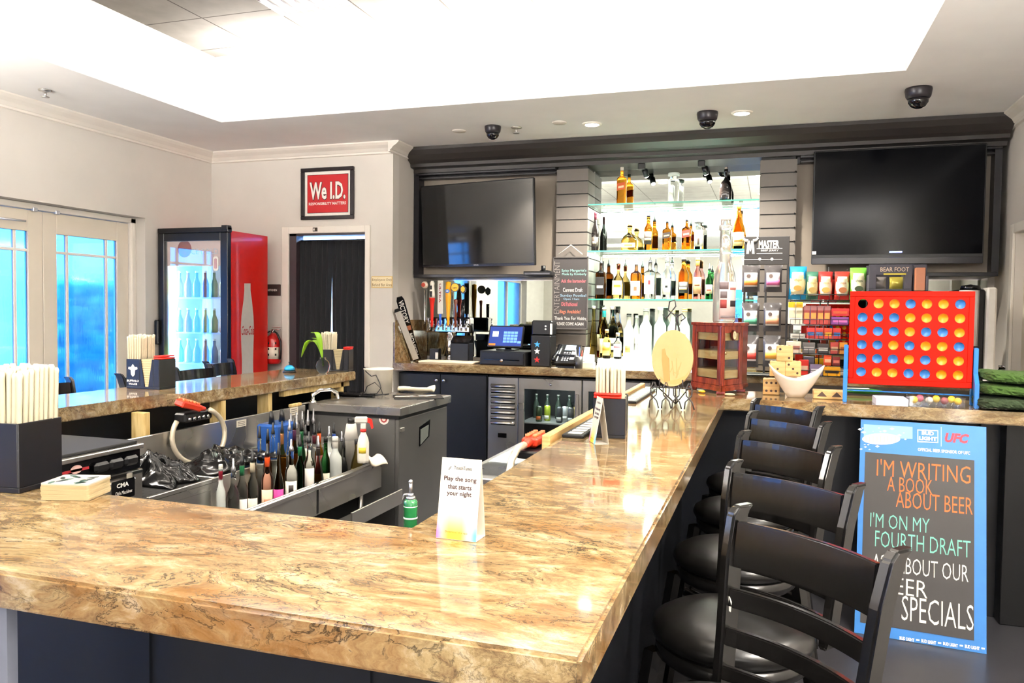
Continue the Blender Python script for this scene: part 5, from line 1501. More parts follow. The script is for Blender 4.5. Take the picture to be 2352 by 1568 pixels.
# coffee brewer behind the game, right
yq = 6.3
a, b = PY(2222, 860, yq), PY(2283, 860, yq)
t = thing('drink_dispenser', 'tall white and black drink machine behind the right edge of the red game', 'drink machine', ((a.x + b.x) / 2, yq, CB + .0005))
hq = PY(2270, 660, yq).z - CB; wq = b.x - a.x
MB().box(wq * .12, wq / 2, -.02, .4, 0, hq, .012).obj('white_side', PLASTW, t)
MB().box(-wq * .9, wq * .11, .02, .4, 0, hq * .98, .01).obj('black_body', BLACKG, t)
MB().slab(lambda u, v: (-wq * .9 + wq * .78 * u + 0, .018 - .05 * math.sin(PI * u), hq * (.40 + .57 * v)), 8, 2, .004).obj('curved_panel', plain('d9d6d2', .3), t)
MB().lathe([(.07, 0), (.06, .03), (1e-4, .04)], 18, Matrix.Translation((-wq * .3, .15, hq * .98))).obj('lid', BLACKG, t)
a = on_counter(2276, 866)
t = thing('glass_jar', 'small glass jar with yellow contents at the foot of the drink machine', 'jar', a + V((.0, -.35, 0)))
MB().lathe([(1e-4, 0), (.038, .001), (.04, .01), (.04, .075), (.033, .09), (.033, .1), (.03, .1), (.036, .07), (.036, .012), (1e-4, .006)], 18).obj('glass', GLASS, t)
MB().lathe([(1e-4, .008), (.034, .009), (.034, .05), (1e-4, .055)], 14).obj('yellow_sweets', plain('e0c02a', .5), t)
MB().lathe([(.036, .1), (.036, .115), (1e-4, .116)], 16).obj('lid', CHROME, t)

# ---------------------------------------------------------------- on the bar top
def on_bar(px, py):
    p = PZ(px, py, BZ); p.z = BZ + .0006
    return p
# cigar cabinet
a, b, c = on_bar(1588, 893), on_bar(1656, 906), on_bar(1704, 900)
def P2(v): return V((v.x, v.y))
hcab = PY(1650, 741, (b.y + a.y) / 2).z - BZ
t = thing('cigar_cabinet', 'dark red wooden cigar cabinet with glass doors on the bar corner', 'cabinet', (0, 0, BZ + .0006))
A2, B2, C2 = P2(a), P2(b), P2(c)
back = V((.12, .26))
D2, E2 = C2 + V((.02, .20)), A2 + V((.08, .22))
foot = [A2, B2, C2, D2, E2]
cen = sum(foot, V((0, 0))) / 5
def grow(k): return [(cen.x + (q.x - cen.x) * k, cen.y + (q.y - cen.y) * k) for q in foot]
def tr(z): return Matrix.Translation((0, 0, z))
MB().prism(grow(1.06), .018, tr(.016)).prism(grow(1.02), .012, tr(.034)).obj('plinth', MAHOG, t)
MB().prism(grow(1.05), .016, tr(hcab - .016)).obj('top_board', MAHOG, t)
for q in (A2, B2, C2):
    g = cen + (q - cen) * .95
    MB().box(g.x - .025, g.x + .025, g.y - .02, g.y + .02, 0, .016, .004).obj('foot', MAHOG, t)
def wallpiece(p, q, name, win):
    d = (q - p); L = d.length; d.normalize()
    ax = (V((d.x, d.y, 0)), V((0, 0, 1)))
    M = frame((p.x, p.y, .046), *ax)
    H = hcab - .062
    mb = MB()
    if win:
        f0, f1, g0, g1 = .15, .85, .10, .88
        for (u0, u1, v0, v1) in ((0, f0, 0, 1), (f1, 1, 0, 1), (f0, f1, 0, g0), (f0, f1, g1, 1)):
            mb.box(u0 * L, u1 * L, v0 * H, v1 * H, -.016, 0, .002, M)
    else:
        mb.box(0, L, 0, H, -.012, 0, 0, M)
    o = mb.obj(name, MAHOG, t)
    if win:
        MB().box(f0 * L, f1 * L, g0 * H, g1 * H, -.010, -.006, 0, M).obj('glass_pane', PANE, o)
    return M, L, H, o
MA_, LA_, HA_, oA = wallpiece(A2, B2, 'door', True)
MB2_, LB_, HB_, oB = wallpiece(B2, C2, 'door', True)
wallpiece(C2, D2, 'side', False); wallpiece(D2, E2, 'side', False); wallpiece(E2, A2, 'side', False)
INNERW = plain('4a3a30', .5)
for k, f in enumerate((.10, .42, .74)):
    mb = MB()
    sh_ = grow(.925)
    mb.prism(sh_, .045, tr(.05 + HA_ * f))
    mb.obj('birch_drawer', BIRCH, t)
mb = MB(); mb.box(LA_ * .97, LA_ * 1.02, HA_ * .02, HA_ * .98, -.004, .006, .003, MA_); mb.obj('corner_post', MAHOG, t)
MB().lathe([(.004, 0), (.004, .008), (.009, .012), (.009, .017), (1e-4, .02)], 12, MB2_ @ Matrix.Translation((LB_ * .07, HB_ * .55, 0))).obj('knob', mat('brass', (.85, .65, .35), .2, 1), oB)
MB().prism(circ(.03, 24, .72, 1), .01, MB2_ @ Matrix.Translation((LB_ * .5, HB_ * .84, .0))).obj('dial_frame', plain('4a160c', .3), oB)
MB().prism(circ(.023, 24, .72, 1), .002, MB2_ @ Matrix.Translation((LB_ * .5, HB_ * .84, .0105))).obj('dial_face', plain('e9d6b0', .4), oB)
MB().box(-.001, .001, -.012, .014, .0125, .0135, 0, MB2_ @ Matrix.Translation((LB_ * .5, HB_ * .84, 0)) @ Matrix.Rotation(.4, 4, 'Z')).obj('dial_hand', K_, oB)
o = MB().sphere((0, 0, .008), .03, 12, .55, 1, .27).obj('lemon_wedge', plain('f2b81a', .4)); at(o, on_bar(1612, 902) + V((0, -.0, 0)), .6)
tag(o, 'small yellow sweet lying in front of the cigar cabinet', 'sweet')
o = MB().sphere((0, 0, .008), .03, 12, .5, 1, .26).obj('cork', plain('d9c09a', .6)); at(o, on_bar(1676, 909), 1.3)
tag(o, 'pale cork lying at the right foot of the cigar cabinet', 'cork')
# giant clear bottle on the cabinet
pg = V((cen.x + .0, cen.y + .0, BZ + hcab + .001))
zb1 = PY(1662, 507, pg.y).z; rg = abs(PY(1688, 700, pg.y).x - PY(1636, 700, pg.y).x) / 2
pg.x = PY(1663, 700, pg.y).x
t = thing('giant_bottle', 'giant clear display bottle with paper label standing on the cigar cabinet', 'bottle', pg)
Hg = zb1 - pg.z
MB().lathe([(rg * .92, 0), (rg, .012), (rg, Hg * .40), (rg * .92, Hg * .47), (rg * .62, Hg * .58), (rg * .52, Hg * .66), (rg * .46, Hg * .9), (rg * .58, Hg * .91), (rg * .58, Hg * .955), (rg * .46, Hg * .96), (rg * .44, Hg)], 28).obj('glass_body', mat('clear_display_glass', hexc('f6f5f2'), .06, 0, .72, 1.1), t)
MB().lathe([(rg * .47, Hg), (rg * .47, Hg + .012), (rg * .1, Hg + .02), (rg * .1, Hg + .045), (1e-4, Hg + .05)], 20).obj('stopper', plain('cfcac6', .3), t)
lb = MB().slab(lambda u, v: (rg * 1.015 * math.cos(-PI * .62 + PI * .6 * u), rg * 1.015 * math.sin(-PI * .62 + PI * .6 * u), Hg * (.03 + .37 * v)), 16, 1, -.0005).obj('paper_label', plain('efe2de', .6), t)
def glabel(u0, u1, v0, v1, c, nm):
    MB().slab(lambda u, v: (rg * 1.03 * math.cos(-PI * .62 + PI * .6 * (u0 + (u1 - u0) * u)), rg * 1.03 * math.sin(-PI * .62 + PI * .6 * (u0 + (u1 - u0) * u)), Hg * (.03 + .37 * (v0 + (v1 - v0) * v))), 8, 1, -.0004).obj(nm, plain(c, .6), lb)
glabel(.0, .42, .80, .98, '8a7a7c', 'dark_print'); glabel(.05, .35, .30, .52, '9a3f3c', 'red_picture'); glabel(.05, .36, .56, .74, '7a6e70', 'round_seal'); glabel(.52, .95, .34, .50, '3a3236', 'black_print'); glabel(.5, .98, .78, .84, 'd88a84', 'pink_band'); glabel(.08, .95, .04, .1, '8a7e80', 'fine_print')
# round wooden plaque on an iron easel
pc = on_bar(1545, 938); pc.x -= .015
c0 = PY(1545, 822, pc.y); rr_ = abs(PY(1593, 822, pc.y).x - PY(1498, 822, pc.y).x) / 2; rv = abs(PY(1545, 756, pc.y).z - PY(1545, 886, pc.y).z) / 2
IRON = mat('wrought_iron', (.045, .04, .04), .45, .5)
zc_ = c0.z - BZ
t = thing('easel', 'wrought iron easel with curled feet holding the round wooden plaque', 'easel', V((c0.x, pc.y, BZ + .0006)))
mb = MB()
def wire(pts, r=.0035): mb.tube(pts, r, 6)
zb_ = zc_ - rv
for s in (-1, 1):
    for q in (.25, .85):
        x = s * rr_ * q
        wire([(x - .018, -.045, .004), (x - .016, -.04, zb_ * .35), (x + .012, -.03, zb_ * .62), (x + .014, -.03, zb_ * .9), (x + .002, -.028, zb_ + .02)])
        wire([(x + .026, -.045, .004), (x + .016, -.04, zb_ * .35), (x - .012, -.03, zb_ * .62), (x - .014, -.03, zb_ * .9), (x - .002, -.028, zb_ + .02)])
    wire([(s * rr_ * .9, -.03, zb_ * .9), (s * rr_ * .85, .03, zb_), (0, .16, .004)])
    wire([(s * rr_ * .55, -.045, zb_ + .035), (s * rr_ * .55, -.045, zb_ * .95), (s * rr_ * .55, .02, zb_ * .95)])
wire([(-rr_ * .9, -.03, zb_ * .95), (rr_ * .9, -.03, zb_ * .95)])
wire([(.03, .04, zc_ + rv * .8), (.01, .045, zc_ + rv + .06), (-.03, .045, zc_ + rv + .09), (-.025, .045, zc_ + rv + .13), (.0, .045, zc_ + rv + .14), (.005, .045, zc_ + rv + .11), (-.04, .045, zc_ + rv + .05), (-.055, .045, zc_ + rv + .07)])
wire([(.01, .045, zc_ + rv + .06), (.035, .045, zc_ + rv + .075), (.05, .045, zc_ + rv + .055), (.03, .045, zc_ + rv + .04)])
wire([(0, .16, .004), (0, .05, zc_ + rv * .4), (.01, .045, zc_ + rv + .06)])
mb.obj('iron_frame', IRON, t)
t = thing('round_plaque', 'round pale wooden plaque carved with a bottle and bowl on the easel', 'plaque', V((c0.x, pc.y, BZ + .0006 + zb_)), -.05)
tilt = V((0, .16, 1)).normalized()
MP = frame((0, -.012, rv), (1, 0, 0), tilt)
MB().prism(circ(1, 48, rr_, rv), .022, MP @ tr(-.022)).obj('disc', plain('c09a68', .55), t)
def carve(poly, c, nm, h=.0012): MB().prism([(x * rr_, y * rv) for x, y in poly], h, MP).obj(nm, plain(c, .6), t)
carve([(-.52, .30), (-.38, .33), (-.30, .10), (-.16, -.02), (-.06, -.82), (-.34, -.86), (-.50, -.1)], 'b07f45', 'carved_bottle', .002)
carve([(-.62, -.62), (-.5, -.78), (-.2, -.9), (.15, -.93), (.5, -.86), (.74, -.66), (.84, -.42), (.66, -.60), (.3, -.74), (0, -.79), (-.35, -.78)], 'bf9357', 'carved_bowl')
for k, (x0, y0, x1, y1) in enumerate(((-.02, -.1, .12, -.62), (.2, .0, .26, -.66), (.44, -.14, .24, -.7), (.06, -.3, -.08, -.5), (.34, -.3, .22, -.7), (.1, -.5, .35, -.56))):
    dx, dy = x1 - x0, y1 - y0; n_ = .02 / math.hypot(dx, dy)
    carve([(x0 - dy * n_, y0 + dx * n_), (x0 + dy * n_, y0 - dx * n_), (x1 + dy * n_, y1 - dx * n_), (x1 - dy * n_, y1 + dx * n_)], 'b98f58', 'carved_stick')
txt("Harry's", rr_ * .9, rv * .24, MP @ V((.06 * rr_, .36 * rv, 0)), (V((1, 0, 0)), tilt), ink('c49a63'), t, 'carved_lettering', 0, .25, .001)
txt('Bar', rr_ * .4, rv * .2, MP @ V((.22 * rr_, .1 * rv, 0)), (V((1, 0, 0)), tilt), ink('c49a63'), t, 'carved_lettering', 0, .25, .001)
# wooden dice
def die(p, s, rz, label, faces):
    t = thing('wooden_die', label, 'die', p, rz, 'giant wooden dice')
    MB().box(-s / 2, s / 2, -s / 2, s / 2, 0, s, s * .05).obj('block', BIRCH, t)
    PIP = {1: [(0, 0)], 2: [(-.27, .27), (.27, -.27)], 3: [(-.27, .27), (0, 0), (.27, -.27)], 4: [(-.27, .27), (.27, -.27), (-.27, -.27), (.27, .27)], 6: [(x, y) for x in (-.28, 0, .28) for y in (-.25, .25)], 5: [(-.27, .27), (.27, -.27), (-.27, -.27), (.27, .27), (0, 0)]}
    for (ax, O), n in zip((((V((1, 0, 0)), V((0, 0, 1))), V((0, -s / 2, s / 2))), ((V((0, -1, 0)), V((0, 0, 1))), V((-s / 2, 0, s / 2))), ((V((1, 0, 0)), V((0, 1, 0))), V((0, 0, s)))), faces):
        for x, y in PIP[n]:
            MB().prism(circ(s * .075, 12), .0006, frame(O, *ax) @ Matrix.Translation((x * s, y * s, 0))).obj('pip', plain('3a2214', .6), t)
dp = on_bar(1771, 907)
s_ = abs(PY(1789, 890, dp.y).x - PY(1750, 890, dp.y).x)
die(V((dp.x, dp.y + s_ / 2, BZ + .0006)), s_, 0, 'wooden die with six pips left of the white bowl on the bar', (6, 3, 2))
# bowl with dice inside
pb = on_bar(1828, 914); pb.y += .045
hw_ = abs(PY(1892, 850, pb.y).x - PY(1762, 850, pb.y).x) / 2
z_hi, z_lo = PY(1765, 835, pb.y).z - BZ, PY(1828, 868, pb.y - .06).z - BZ
t = thing('white_bowl', 'white ceramic bowl with two raised curved ends holding wooden dice', 'bowl', pb)
N_ = 40
rings = [(.26, 0), (.30, .004), (.48, .22), (.74, .55), (.93, .84), (1.0, 1.0), (.965, 1.005), (.88, .82), (.68, .50), (.42, .20), (.22, .07), (.001, .06)]
vs, fs = [], []
for r, f in rings:
    for k in range(N_):
        a = 2 * PI * k / N_
        zz = z_lo + (z_hi - z_lo) * (abs(math.cos(a)) ** 2.2)
        vs.append((hw_ * r * math.cos(a), hw_ * .62 * (r if r < .5 else .5 + (r - .5) * .9) * math.sin(a), zz * f))
for i in range(len(rings) - 1):
    for k in range(N_):
        q = (k + 1) % N_; fs.append((i * N_ + k, i * N_ + q, (i + 1) * N_ + q, (i + 1) * N_ + k))
fs.append(list(range(N_))[::-1])
MB().add(vs, fs, True).obj('bowl', mat('white_ceramic', hexc('eee2d4'), .18, coat=.4), t)
zin = BZ + .0006 + z_lo * .45
d1 = V((pb.x - hw_ * .38, pb.y + .055, zin))
for (px, pyb, lab, fc) in ((1786, 862, 'wooden die inside the white bowl at its left end', (1, 2, 3)), (1821, 862, 'wooden die with three diagonal pips inside the white bowl', (3, 4, 5))):
    x = PY(px, 845, pb.y + .02).x
    die(V((x, pb.y + .015, PY(px, 863, pb.y + .02).z)), s_ * .92, 0, lab, fc)
x1_, x2_ = PY(1776, 810, pb.y + .02).x, PY(1802, 810, pb.y + .02).x
die(V((x2_, pb.y + .015, PY(1802, 829, pb.y + .02).z + .001)), s_ * .95, .0, 'wooden die stacked over the bowl, dark pips on its face', (2, 4, 6))
# wooden marble game box
a, b = on_bar(1868, 916), on_bar(1940, 920)
t = thing('game_box', 'long birch game box with dark triangles between bowl and red game', 'game box', a + V((0, .01, 0)))
L_ = b.x - a.x
MB().box(0, L_, 0, .1, 0, .045, .003).obj('box', BIRCH, t)
for k in range(2):
    MB().prism([(-.025, -.012), (.025, -.012), (0, .014)], .0008, frame((L_ * (.28 + k * .48), .002 - .0024, .026), *XZ)).obj('triangle_print', plain('4a3428', .5), t)
# giant four in a row game
yc = on_bar(2000, 925).y + .05
a, b = PY(1947, 880, yc + .02), PY(2232, 889, yc - .03)
wC = math.dist((a.x, a.y), (b.x, b.y)); zB_, zT = PY(2090, 886, yc).z, PY(2090, 669, yc).z
rzc = math.atan2(b.y - a.y, b.x - a.x)
t = thing('four_in_a_row_game', 'giant red four in a row game on blue legs at the bar wing', 'board game', V(((a.x + b.x) / 2, (a.y + b.y) / 2, BZ + .0006)), rzc)
hC = zT - zB_; z0c = zB_ - BZ
mx_, my_ = wC * .045, hC * .06
cw, ch = (wC - 2 * mx_) / 7, (hC - 2 * my_) / 6
rh = min(cw, ch) * .335
def plate_holes(y, th):
    mb = MB(); n = 24
    for s_y, rev in ((y, 0), (y + th, 1)):
        for i in range(7):
            for j in range(6):
                cx, cz_ = -wC / 2 + mx_ + (i + .5) * cw, z0c + my_ + (j + .5) * ch
                vs = []
                for k in range(n):
                    g = 2 * PI * k / n + PI / 4
                    c, s = math.cos(g), math.sin(g); m = max(abs(c), abs(s))
                    vs.append((cx + c / m * cw / 2, s_y, cz_ + s / m * ch / 2)); vs.append((cx + rh * c, s_y, cz_ + rh * s))
                mb.add(vs, [(2 * k, 2 * k + 1, (2 * k + 3) % (2 * n), (2 * k + 2) % (2 * n)) for k in range(n)])
    for i in range(7):
        for j in range(6):
            cx, cz_ = -wC / 2 + mx_ + (i + .5) * cw, z0c + my_ + (j + .5) * ch
            vs = [(cx + rh * math.cos(2 * PI * k / n + PI / 4), yy, cz_ + rh * math.sin(2 * PI * k / n + PI / 4)) for yy in (y, y + th) for k in range(n)]
            mb.add(vs, [(k, (k + 1) % n, n + (k + 1) % n, n + k) for k in range(n)], True)
    for (x0, x1, z0, z1) in ((-wC / 2, wC / 2, z0c, z0c + my_), (-wC / 2, wC / 2, z0c + hC - my_, z0c + hC), (-wC / 2, -wC / 2 + mx_, z0c + my_, z0c + hC - my_), (wC / 2 - mx_, wC / 2, z0c + my_, z0c + hC - my_)):
        mb.box(x0, x1, y, y + th, z0, z1, .003)
    return mb
REDG = mat('red_game_plastic', hexc('c4190a'), .5, spec=.1)
plate_holes(-.014, .006).obj('front_grid', REDG, t)
plate_holes(.010, .006).obj('back_grid', REDG, t)
MB().box(-wC / 2, -wC / 2 + mx_, -.0085, .0105, z0c, z0c + hC).box(wC / 2 - mx_, wC / 2, -.0085, .0105, z0c, z0c + hC).box(-wC / 2 + mx_, wC / 2 - mx_, -.0085, .0105, z0c, z0c + my_ * .6).obj('rim', REDG, t)
BLUEG = plain('2474c4', .35)
for s in (-1, 1):
    x = s * (wC / 2 + .012)
    H = z0c + hC * .42
    poly = [(-.095, 0), (-.05, 0), (-.045, .05), (-.02, .085), (.02, .085), (.045, .05), (.05, 0), (.095, 0), (.085, .12), (.03, .17), (.028, H), (-.028, H), (-.03, .17), (-.085, .12)]
    MB().prism(poly, .02, Matrix(((0, 0, 1, x - .01), (1, 0, 0, 0), (0, 1, 0, 0), (0, 0, 0, 1)))).obj('leg', BLUEG, t, bevel=.003)
MB().box(-wC / 2 + .0, wC / 2, .026, .034, z0c * .55, z0c * .62).obj('release_bar', BLUEG, t)
YEL, BLU = plain('d08a08', .4), plain('2a6aac', .4)
rows = ['-YYBYYB', 'BBBYYYY', 'BBBYBBY', 'BBYBYYB', 'BBBYBYY', 'BYYBBYY']
disc = {}
Rm = Matrix.Rotation(rzc, 4, 'Z')
for j, row in enumerate(rows):
    for i, ch_ in enumerate(row):
        if ch_ == '-': continue
        me = None
        if ch_ not in disc:
            mb = MB(); M = frame((0, 0, 0), (1, 0, 0), (0, 0, 1))
            rd = min(cw, ch) * .44
            mb.lathe([(1e-4, -.006), (rd * .6, -.0065), (rd * .62, -.0075), (rd, -.0075), (rd, .0095), (rd * .62, .0095), (rd * .6, .0085), (1e-4, .006)], 28, M)
            o = mb.obj('game_disc', YEL if ch_ == 'Y' else BLU); disc[ch_] = o
        else:
            o = disc[ch_].copy(); COL.objects.link(o)
        lc = V((-wC / 2 + mx_ + (i + .5) * cw, .001, z0c + my_ + (5 - j + .5) * ch))
        o.location = t.location + Rm @ lc; o.rotation_euler = (0, 0, rzc)
        tag(o, '%s disc in the red game, %s row from the top, %s column' % ('yellow' if ch_ == 'Y' else 'blue', ('first', 'second', 'third', 'fourth', 'fifth', 'bottom')[j], ('first', 'second', 'third', 'fourth', 'fifth', 'sixth', 'seventh')[i]), 'game disc', 'discs in the four in a row game')
# things under and beside the game
p = on_bar(1985, 908); g = thing('green_packet', 'green and white packet lying under the left part of the red game', 'packet', p + V((0, .05, 0)), .1)
pillow(.07, .26, .03, plain('3f9a3a', .3), 'bag', g, Matrix.Translation((-.13, 0, .018)) @ Matrix.Rotation(PI / 2, 4, 'Y') @ Matrix.Rotation(PI / 2, 4, 'Z'))
MB().box(-.10, .03, -.02, .018, .033, .0345).obj('white_print', W_, g)
a, b = on_bar(2012, 930), on_bar(2086, 933)
t = thing('white_tray', 'shallow white and pale blue tray lying below the red game', 'tray', V((a.x, a.y, BZ + .0006)), .0)
MB().box(0, b.x - a.x, 0, .16, 0, .006).box(0, b.x - a.x, 0, .006, .006, .034, .002).box(0, .006, .006, .16, .006, .034).box(b.x - a.x - .006, b.x - a.x, .006, .16, .006, .034).box(0, b.x - a.x, .154, .16, .006, .034).obj('tray', plain('d8dcf0', .4), t)
a, b = on_bar(2090, 934), on_bar(2214, 938)
w3 = (b.x - a.x)
t = thing('acrylic_holder', 'clear acrylic holder of yellow and pink sweets under the red game', 'sweet holder', V((a.x, a.y + .01, BZ + .0006)))
mb = MB()
for k in range(4):
    mb.box(w3 * k / 3 - .002, w3 * k / 3 + .002, 0, .10, .003, .052)
mb.box(0, w3, 0, .10, 0, .003).box(0, w3, -.002, .002, .003, .052).box(0, w3, .098, .102, .003, .052)
mb.obj('clear_walls', _M.get('clear_acrylic') or thinglass('clear_acrylic', (.96, .97, .98)), t)
for k, (dx, c, lab) in enumerate(((.10, 'e8c020', 'yellow'), (.22, 'c8506a', 'pink'), (.38, 'd8d2c6', 'white'), (.52, 'e6be22', 'yellow'), (.66, '9a4a52', 'dark pink'), (.80, 'eac42a', 'yellow'), (.90, 'e2b81c', 'yellow'))):
    g = thing('lollipop', '%s wrapped lollipop, %s from the left in the acrylic holder' % (lab, ('first', 'second', 'third', 'fourth', 'fifth', 'sixth', 'seventh')[k]), 'sweet', V((a.x + w3 * dx, a.y + .045 + .02 * (k % 2), BZ + .006)), 0, 'lollipops in the acrylic holder')
    MB().sphere((0, 0, .026 + .006 * (k % 2)), .018, 14).obj('sweet', plain(c, .25), g)
    MB().cyl((0, 0, 0), (.012, 0, .03), .002, n=6).obj('stick', PAPER, g)
# artificial turf mats
TURF = mat('artificial_turf', hexc('35501a'), .95, bscale=120, bump=1)
a = on_bar(2243, 944) + V((.025, 0, 0))
for k, (z, lab) in enumerate(((0, 'lower dark layer of folded green artificial turf at the right end of the bar'), (.066, 'middle layer of folded green artificial turf'), (.128, 'topmost layer of folded green artificial turf'))):
    mb = MB(); q = random.Random(k)
    base = (.060, .056, .058)[k]
    w_ = RX - a.x - .02 - .02 * k
    def fn(u, v, s=1):
        return (u * w_, -.0 + .30 * v, 0)
    NX, NV = 60, 40
    vs, fs = [], []
    for j in range(NV):
        g_ = 2 * PI * j / NV
        for i in range(NX + 1):
            ex = math.copysign(abs(math.cos(g_)) ** .5, math.cos(g_)); ez = math.copysign(abs(math.sin(g_)) ** .5, math.sin(g_))
            e = 1 - .5 * max(0, 1 - i / 2) ** 2
            n_ = q.uniform(-.004, .004)
            vs.append((i / NX * w_ + q.uniform(-.003, .003), .15 + (.15 + n_) * ex * e, base / 2 + (base / 2 - .004 + n_ * .8) * ez * e + .004 * math.sin(i * .2 + k)))
    for j in range(NV):
        for i in range(NX):
            jj = (j + 1) % NV
            fs.append((j * (NX + 1) + i, j * (NX + 1) + i + 1, jj * (NX + 1) + i + 1, jj * (NX + 1) + i))
    fs += [[j * (NX + 1) for j in range(NV)], [j * (NX + 1) + NX for j in range(NV)]]
    o = mb.add(vs, fs).obj('turf_mat', TURF if k else mat('turf_backing', hexc('2c3a22'), .95, bscale=90, bump=1))
    at(o, (a.x + .012 * k, a.y + .0, BZ + .004 + z))
    tag(o, lab, 'turf mat', 'folded turf mats')
# ---------------------------------------------------------------- caddies, table tents, coasters
def caddy(loc, rz, s, label, logo=None):
    t = thing('bar_caddy', label, 'napkin caddy', loc, rz, 'black bar caddies')
    w, d, h = .205 * s, .125 * s, .155 * s
    th = .004
    def pl(x0, x1, y0, y1, z0, z1, mb): mb.box(x0, x1, y0, y1, z0, z1, .0015)
    mb = MB()
    pl(-w / 2, w / 2, -d / 2, d / 2, 0, .012 * s, mb)
    for x in (-w / 2, -w * .08 - th, w * .30, w / 2 - th):
        pl(x, x + th, -d / 2, d / 2, .012 * s, h, mb)
    for y in (-d / 2, d / 2 - th):
        pl(-w / 2 + th, -w * .08 - th, y, y + th, .012 * s, h, mb)
        pl(w * .30 + th, w / 2 - th, y, y + th, .012 * s, h, mb)
    for y in (-d / 2, d / 2 - th):
        for sx in (0, 1):
            poly = [(-w * .08, .012 * s), (-w * .08 + .19 * w * .72, .012 * s), (-w * .08 + .02 * w, h), (-w * .08, h)]
            if sx: poly = [(w * .11 * 2 - x, z) for x, z in poly][::-1]
            mb.prism(poly, th, frame((0, y + th, 0), *XZ))
    mb.obj('holder', mat('caddy_black', hexc('121216'), .3), t)
    return t, w, d, h
NAP = plain('b8aa86', .9)
def caddy_set(loc, rz, s, where, n, red_at=None, flip=1, tall=.115):
    t, w, d, h = caddy(loc, rz, s, 'black bar caddy ' + where)
    Rz = Matrix.Rotation(rz, 4, 'Z'); L0 = V(loc)
    rr = random.Random(n)
    # napkins in the middle slot
    g = thing('napkin_stack', 'cream napkins in the caddy ' + where, 'napkins', L0 + Rz @ V((w * .11, 0, .0125 * s)), rz, 'napkins in the caddies')
    mb = MB()
    for k in range(12):
        z0 = k * (h * 1.0 - .012 * s) / 12
        f = w * (.072 + .105 * k / 12)
        mb.box(-f, f, -d * .46, d * .46, z0 + .0006, z0 + (h - .012 * s) / 12 - .0006)
    mb.obj('napkins', NAP, g)
    # wrapped straws in the end compartment
    st = MB(); hh = h * 1.0 + tall * s
    st.lathe([(.0066 * s, 0), (.0066 * s, hh - .014 * s), (.0078 * s, hh - .007 * s), (.005 * s, hh)], 6)
    proto = None
    for i in range(6):
        for j in range(8):
            lean = .03 * (i - 2.5) / 2.5
            x = -w / 2 + th_ + .0085 * s + i * (w * .42 - th_ * 2 - .017 * s) / 5 + rr.uniform(-.001, .001)
            y = -d / 2 + .0125 * s + j * (d - .025 * s) / 7 + rr.uniform(-.001, .001)
            if proto is None:
                proto = st.obj('wrapped_straw', STRAWM); o = proto
            else:
                o = proto.copy(); COL.objects.link(o)
            o.location = L0 + Rz @ V((x, y, .0135 * s)); o.scale = (1, 1, rr.uniform(.93, 1.0))
            o.rotation_euler = (rr.uniform(-.01, .01), lean + rr.uniform(-.006, .006), rz)
            tag(o, 'paper wrapped straw in the caddy ' + where, 'straw', 'wrapped straws in the caddy ' + where)
    # red stirrers across the far end
    g = MB()
    for k in range(14):
        g.cyl((-.052 * s, -.02 * s + .0065 * s * (k % 7), .004 * s + .011 * s * (k // 7)), (.052 * s, -.02 * s + .0065 * s * (k % 7) + rr.uniform(-.003, .003), .004 * s + .011 * s * (k // 7)), .0045 * s, n=6)
    o = g.obj('red_stirrers', RED)
    q = V((w * .40, 0, h + .001)) if red_at is None else V(red_at)
    o.location = L0 + Rz @ q; o.rotation_euler = (0, 0, rz + PI / 2)
    tag(o, 'bundle of red stirrers lying on the black caddy ' + where, 'stirrers', 'red stirrers on the caddies'); o['kind'] = 'stuff'
    return t, w, d, h
th_ = .004
c = on_bar(95, 1138)
c = V((PZ(60, 1120, BZ).x - .038, PZ(60, 1120, BZ).y + .0, BZ + .0006))
t, w, d, h = caddy_set((c.x - .035, c.y, c.z), PI + .1, 1.08, 'on the near bar', 3, (.012, .0, .178))
p = on_bar(355, 893)
t, w, d, h = caddy_set(p + V((-.05, .03, 0)), .05, 1.05, 'before the drink fridge', 4, None, 1)
# emblem on the caddy of the left arm
e = V((-w * .29, -d / 2 - .0012, h * .66))
MB().prism([(0, .028), (.012, .012), (.028, .012), (.03, .0), (.014, -.004), (.012, -.03), (0, -.042), (-.012, -.03), (-.014, -.004), (-.03, .0), (-.028, .012), (-.012, .012)], .0008, frame(e, *XZ)).obj('white_emblem', W_, t)
txt('BUFFALO', w * .36, .011, V((-w * .29, -d / 2 - .0012, h * .27)), XZ, W_, t, bold=.03)
txt('TRACE', w * .26, .010, V((-w * .29, -d / 2 - .0012, h * .16)), XZ, W_, t, bold=.03)
p = on_bar(778, 852)
caddy_set(p + V((-.03, .03, 0)), .25, 1.0, 'at the far end of the left arm', 5)
p = on_bar(1402, 1003)
t, w, d, h = caddy_set(p + V((-.01, .055, 0)), PI / 2 + .12, .92, 'behind the edge-on table card', 6, (-.098, .005, .145))
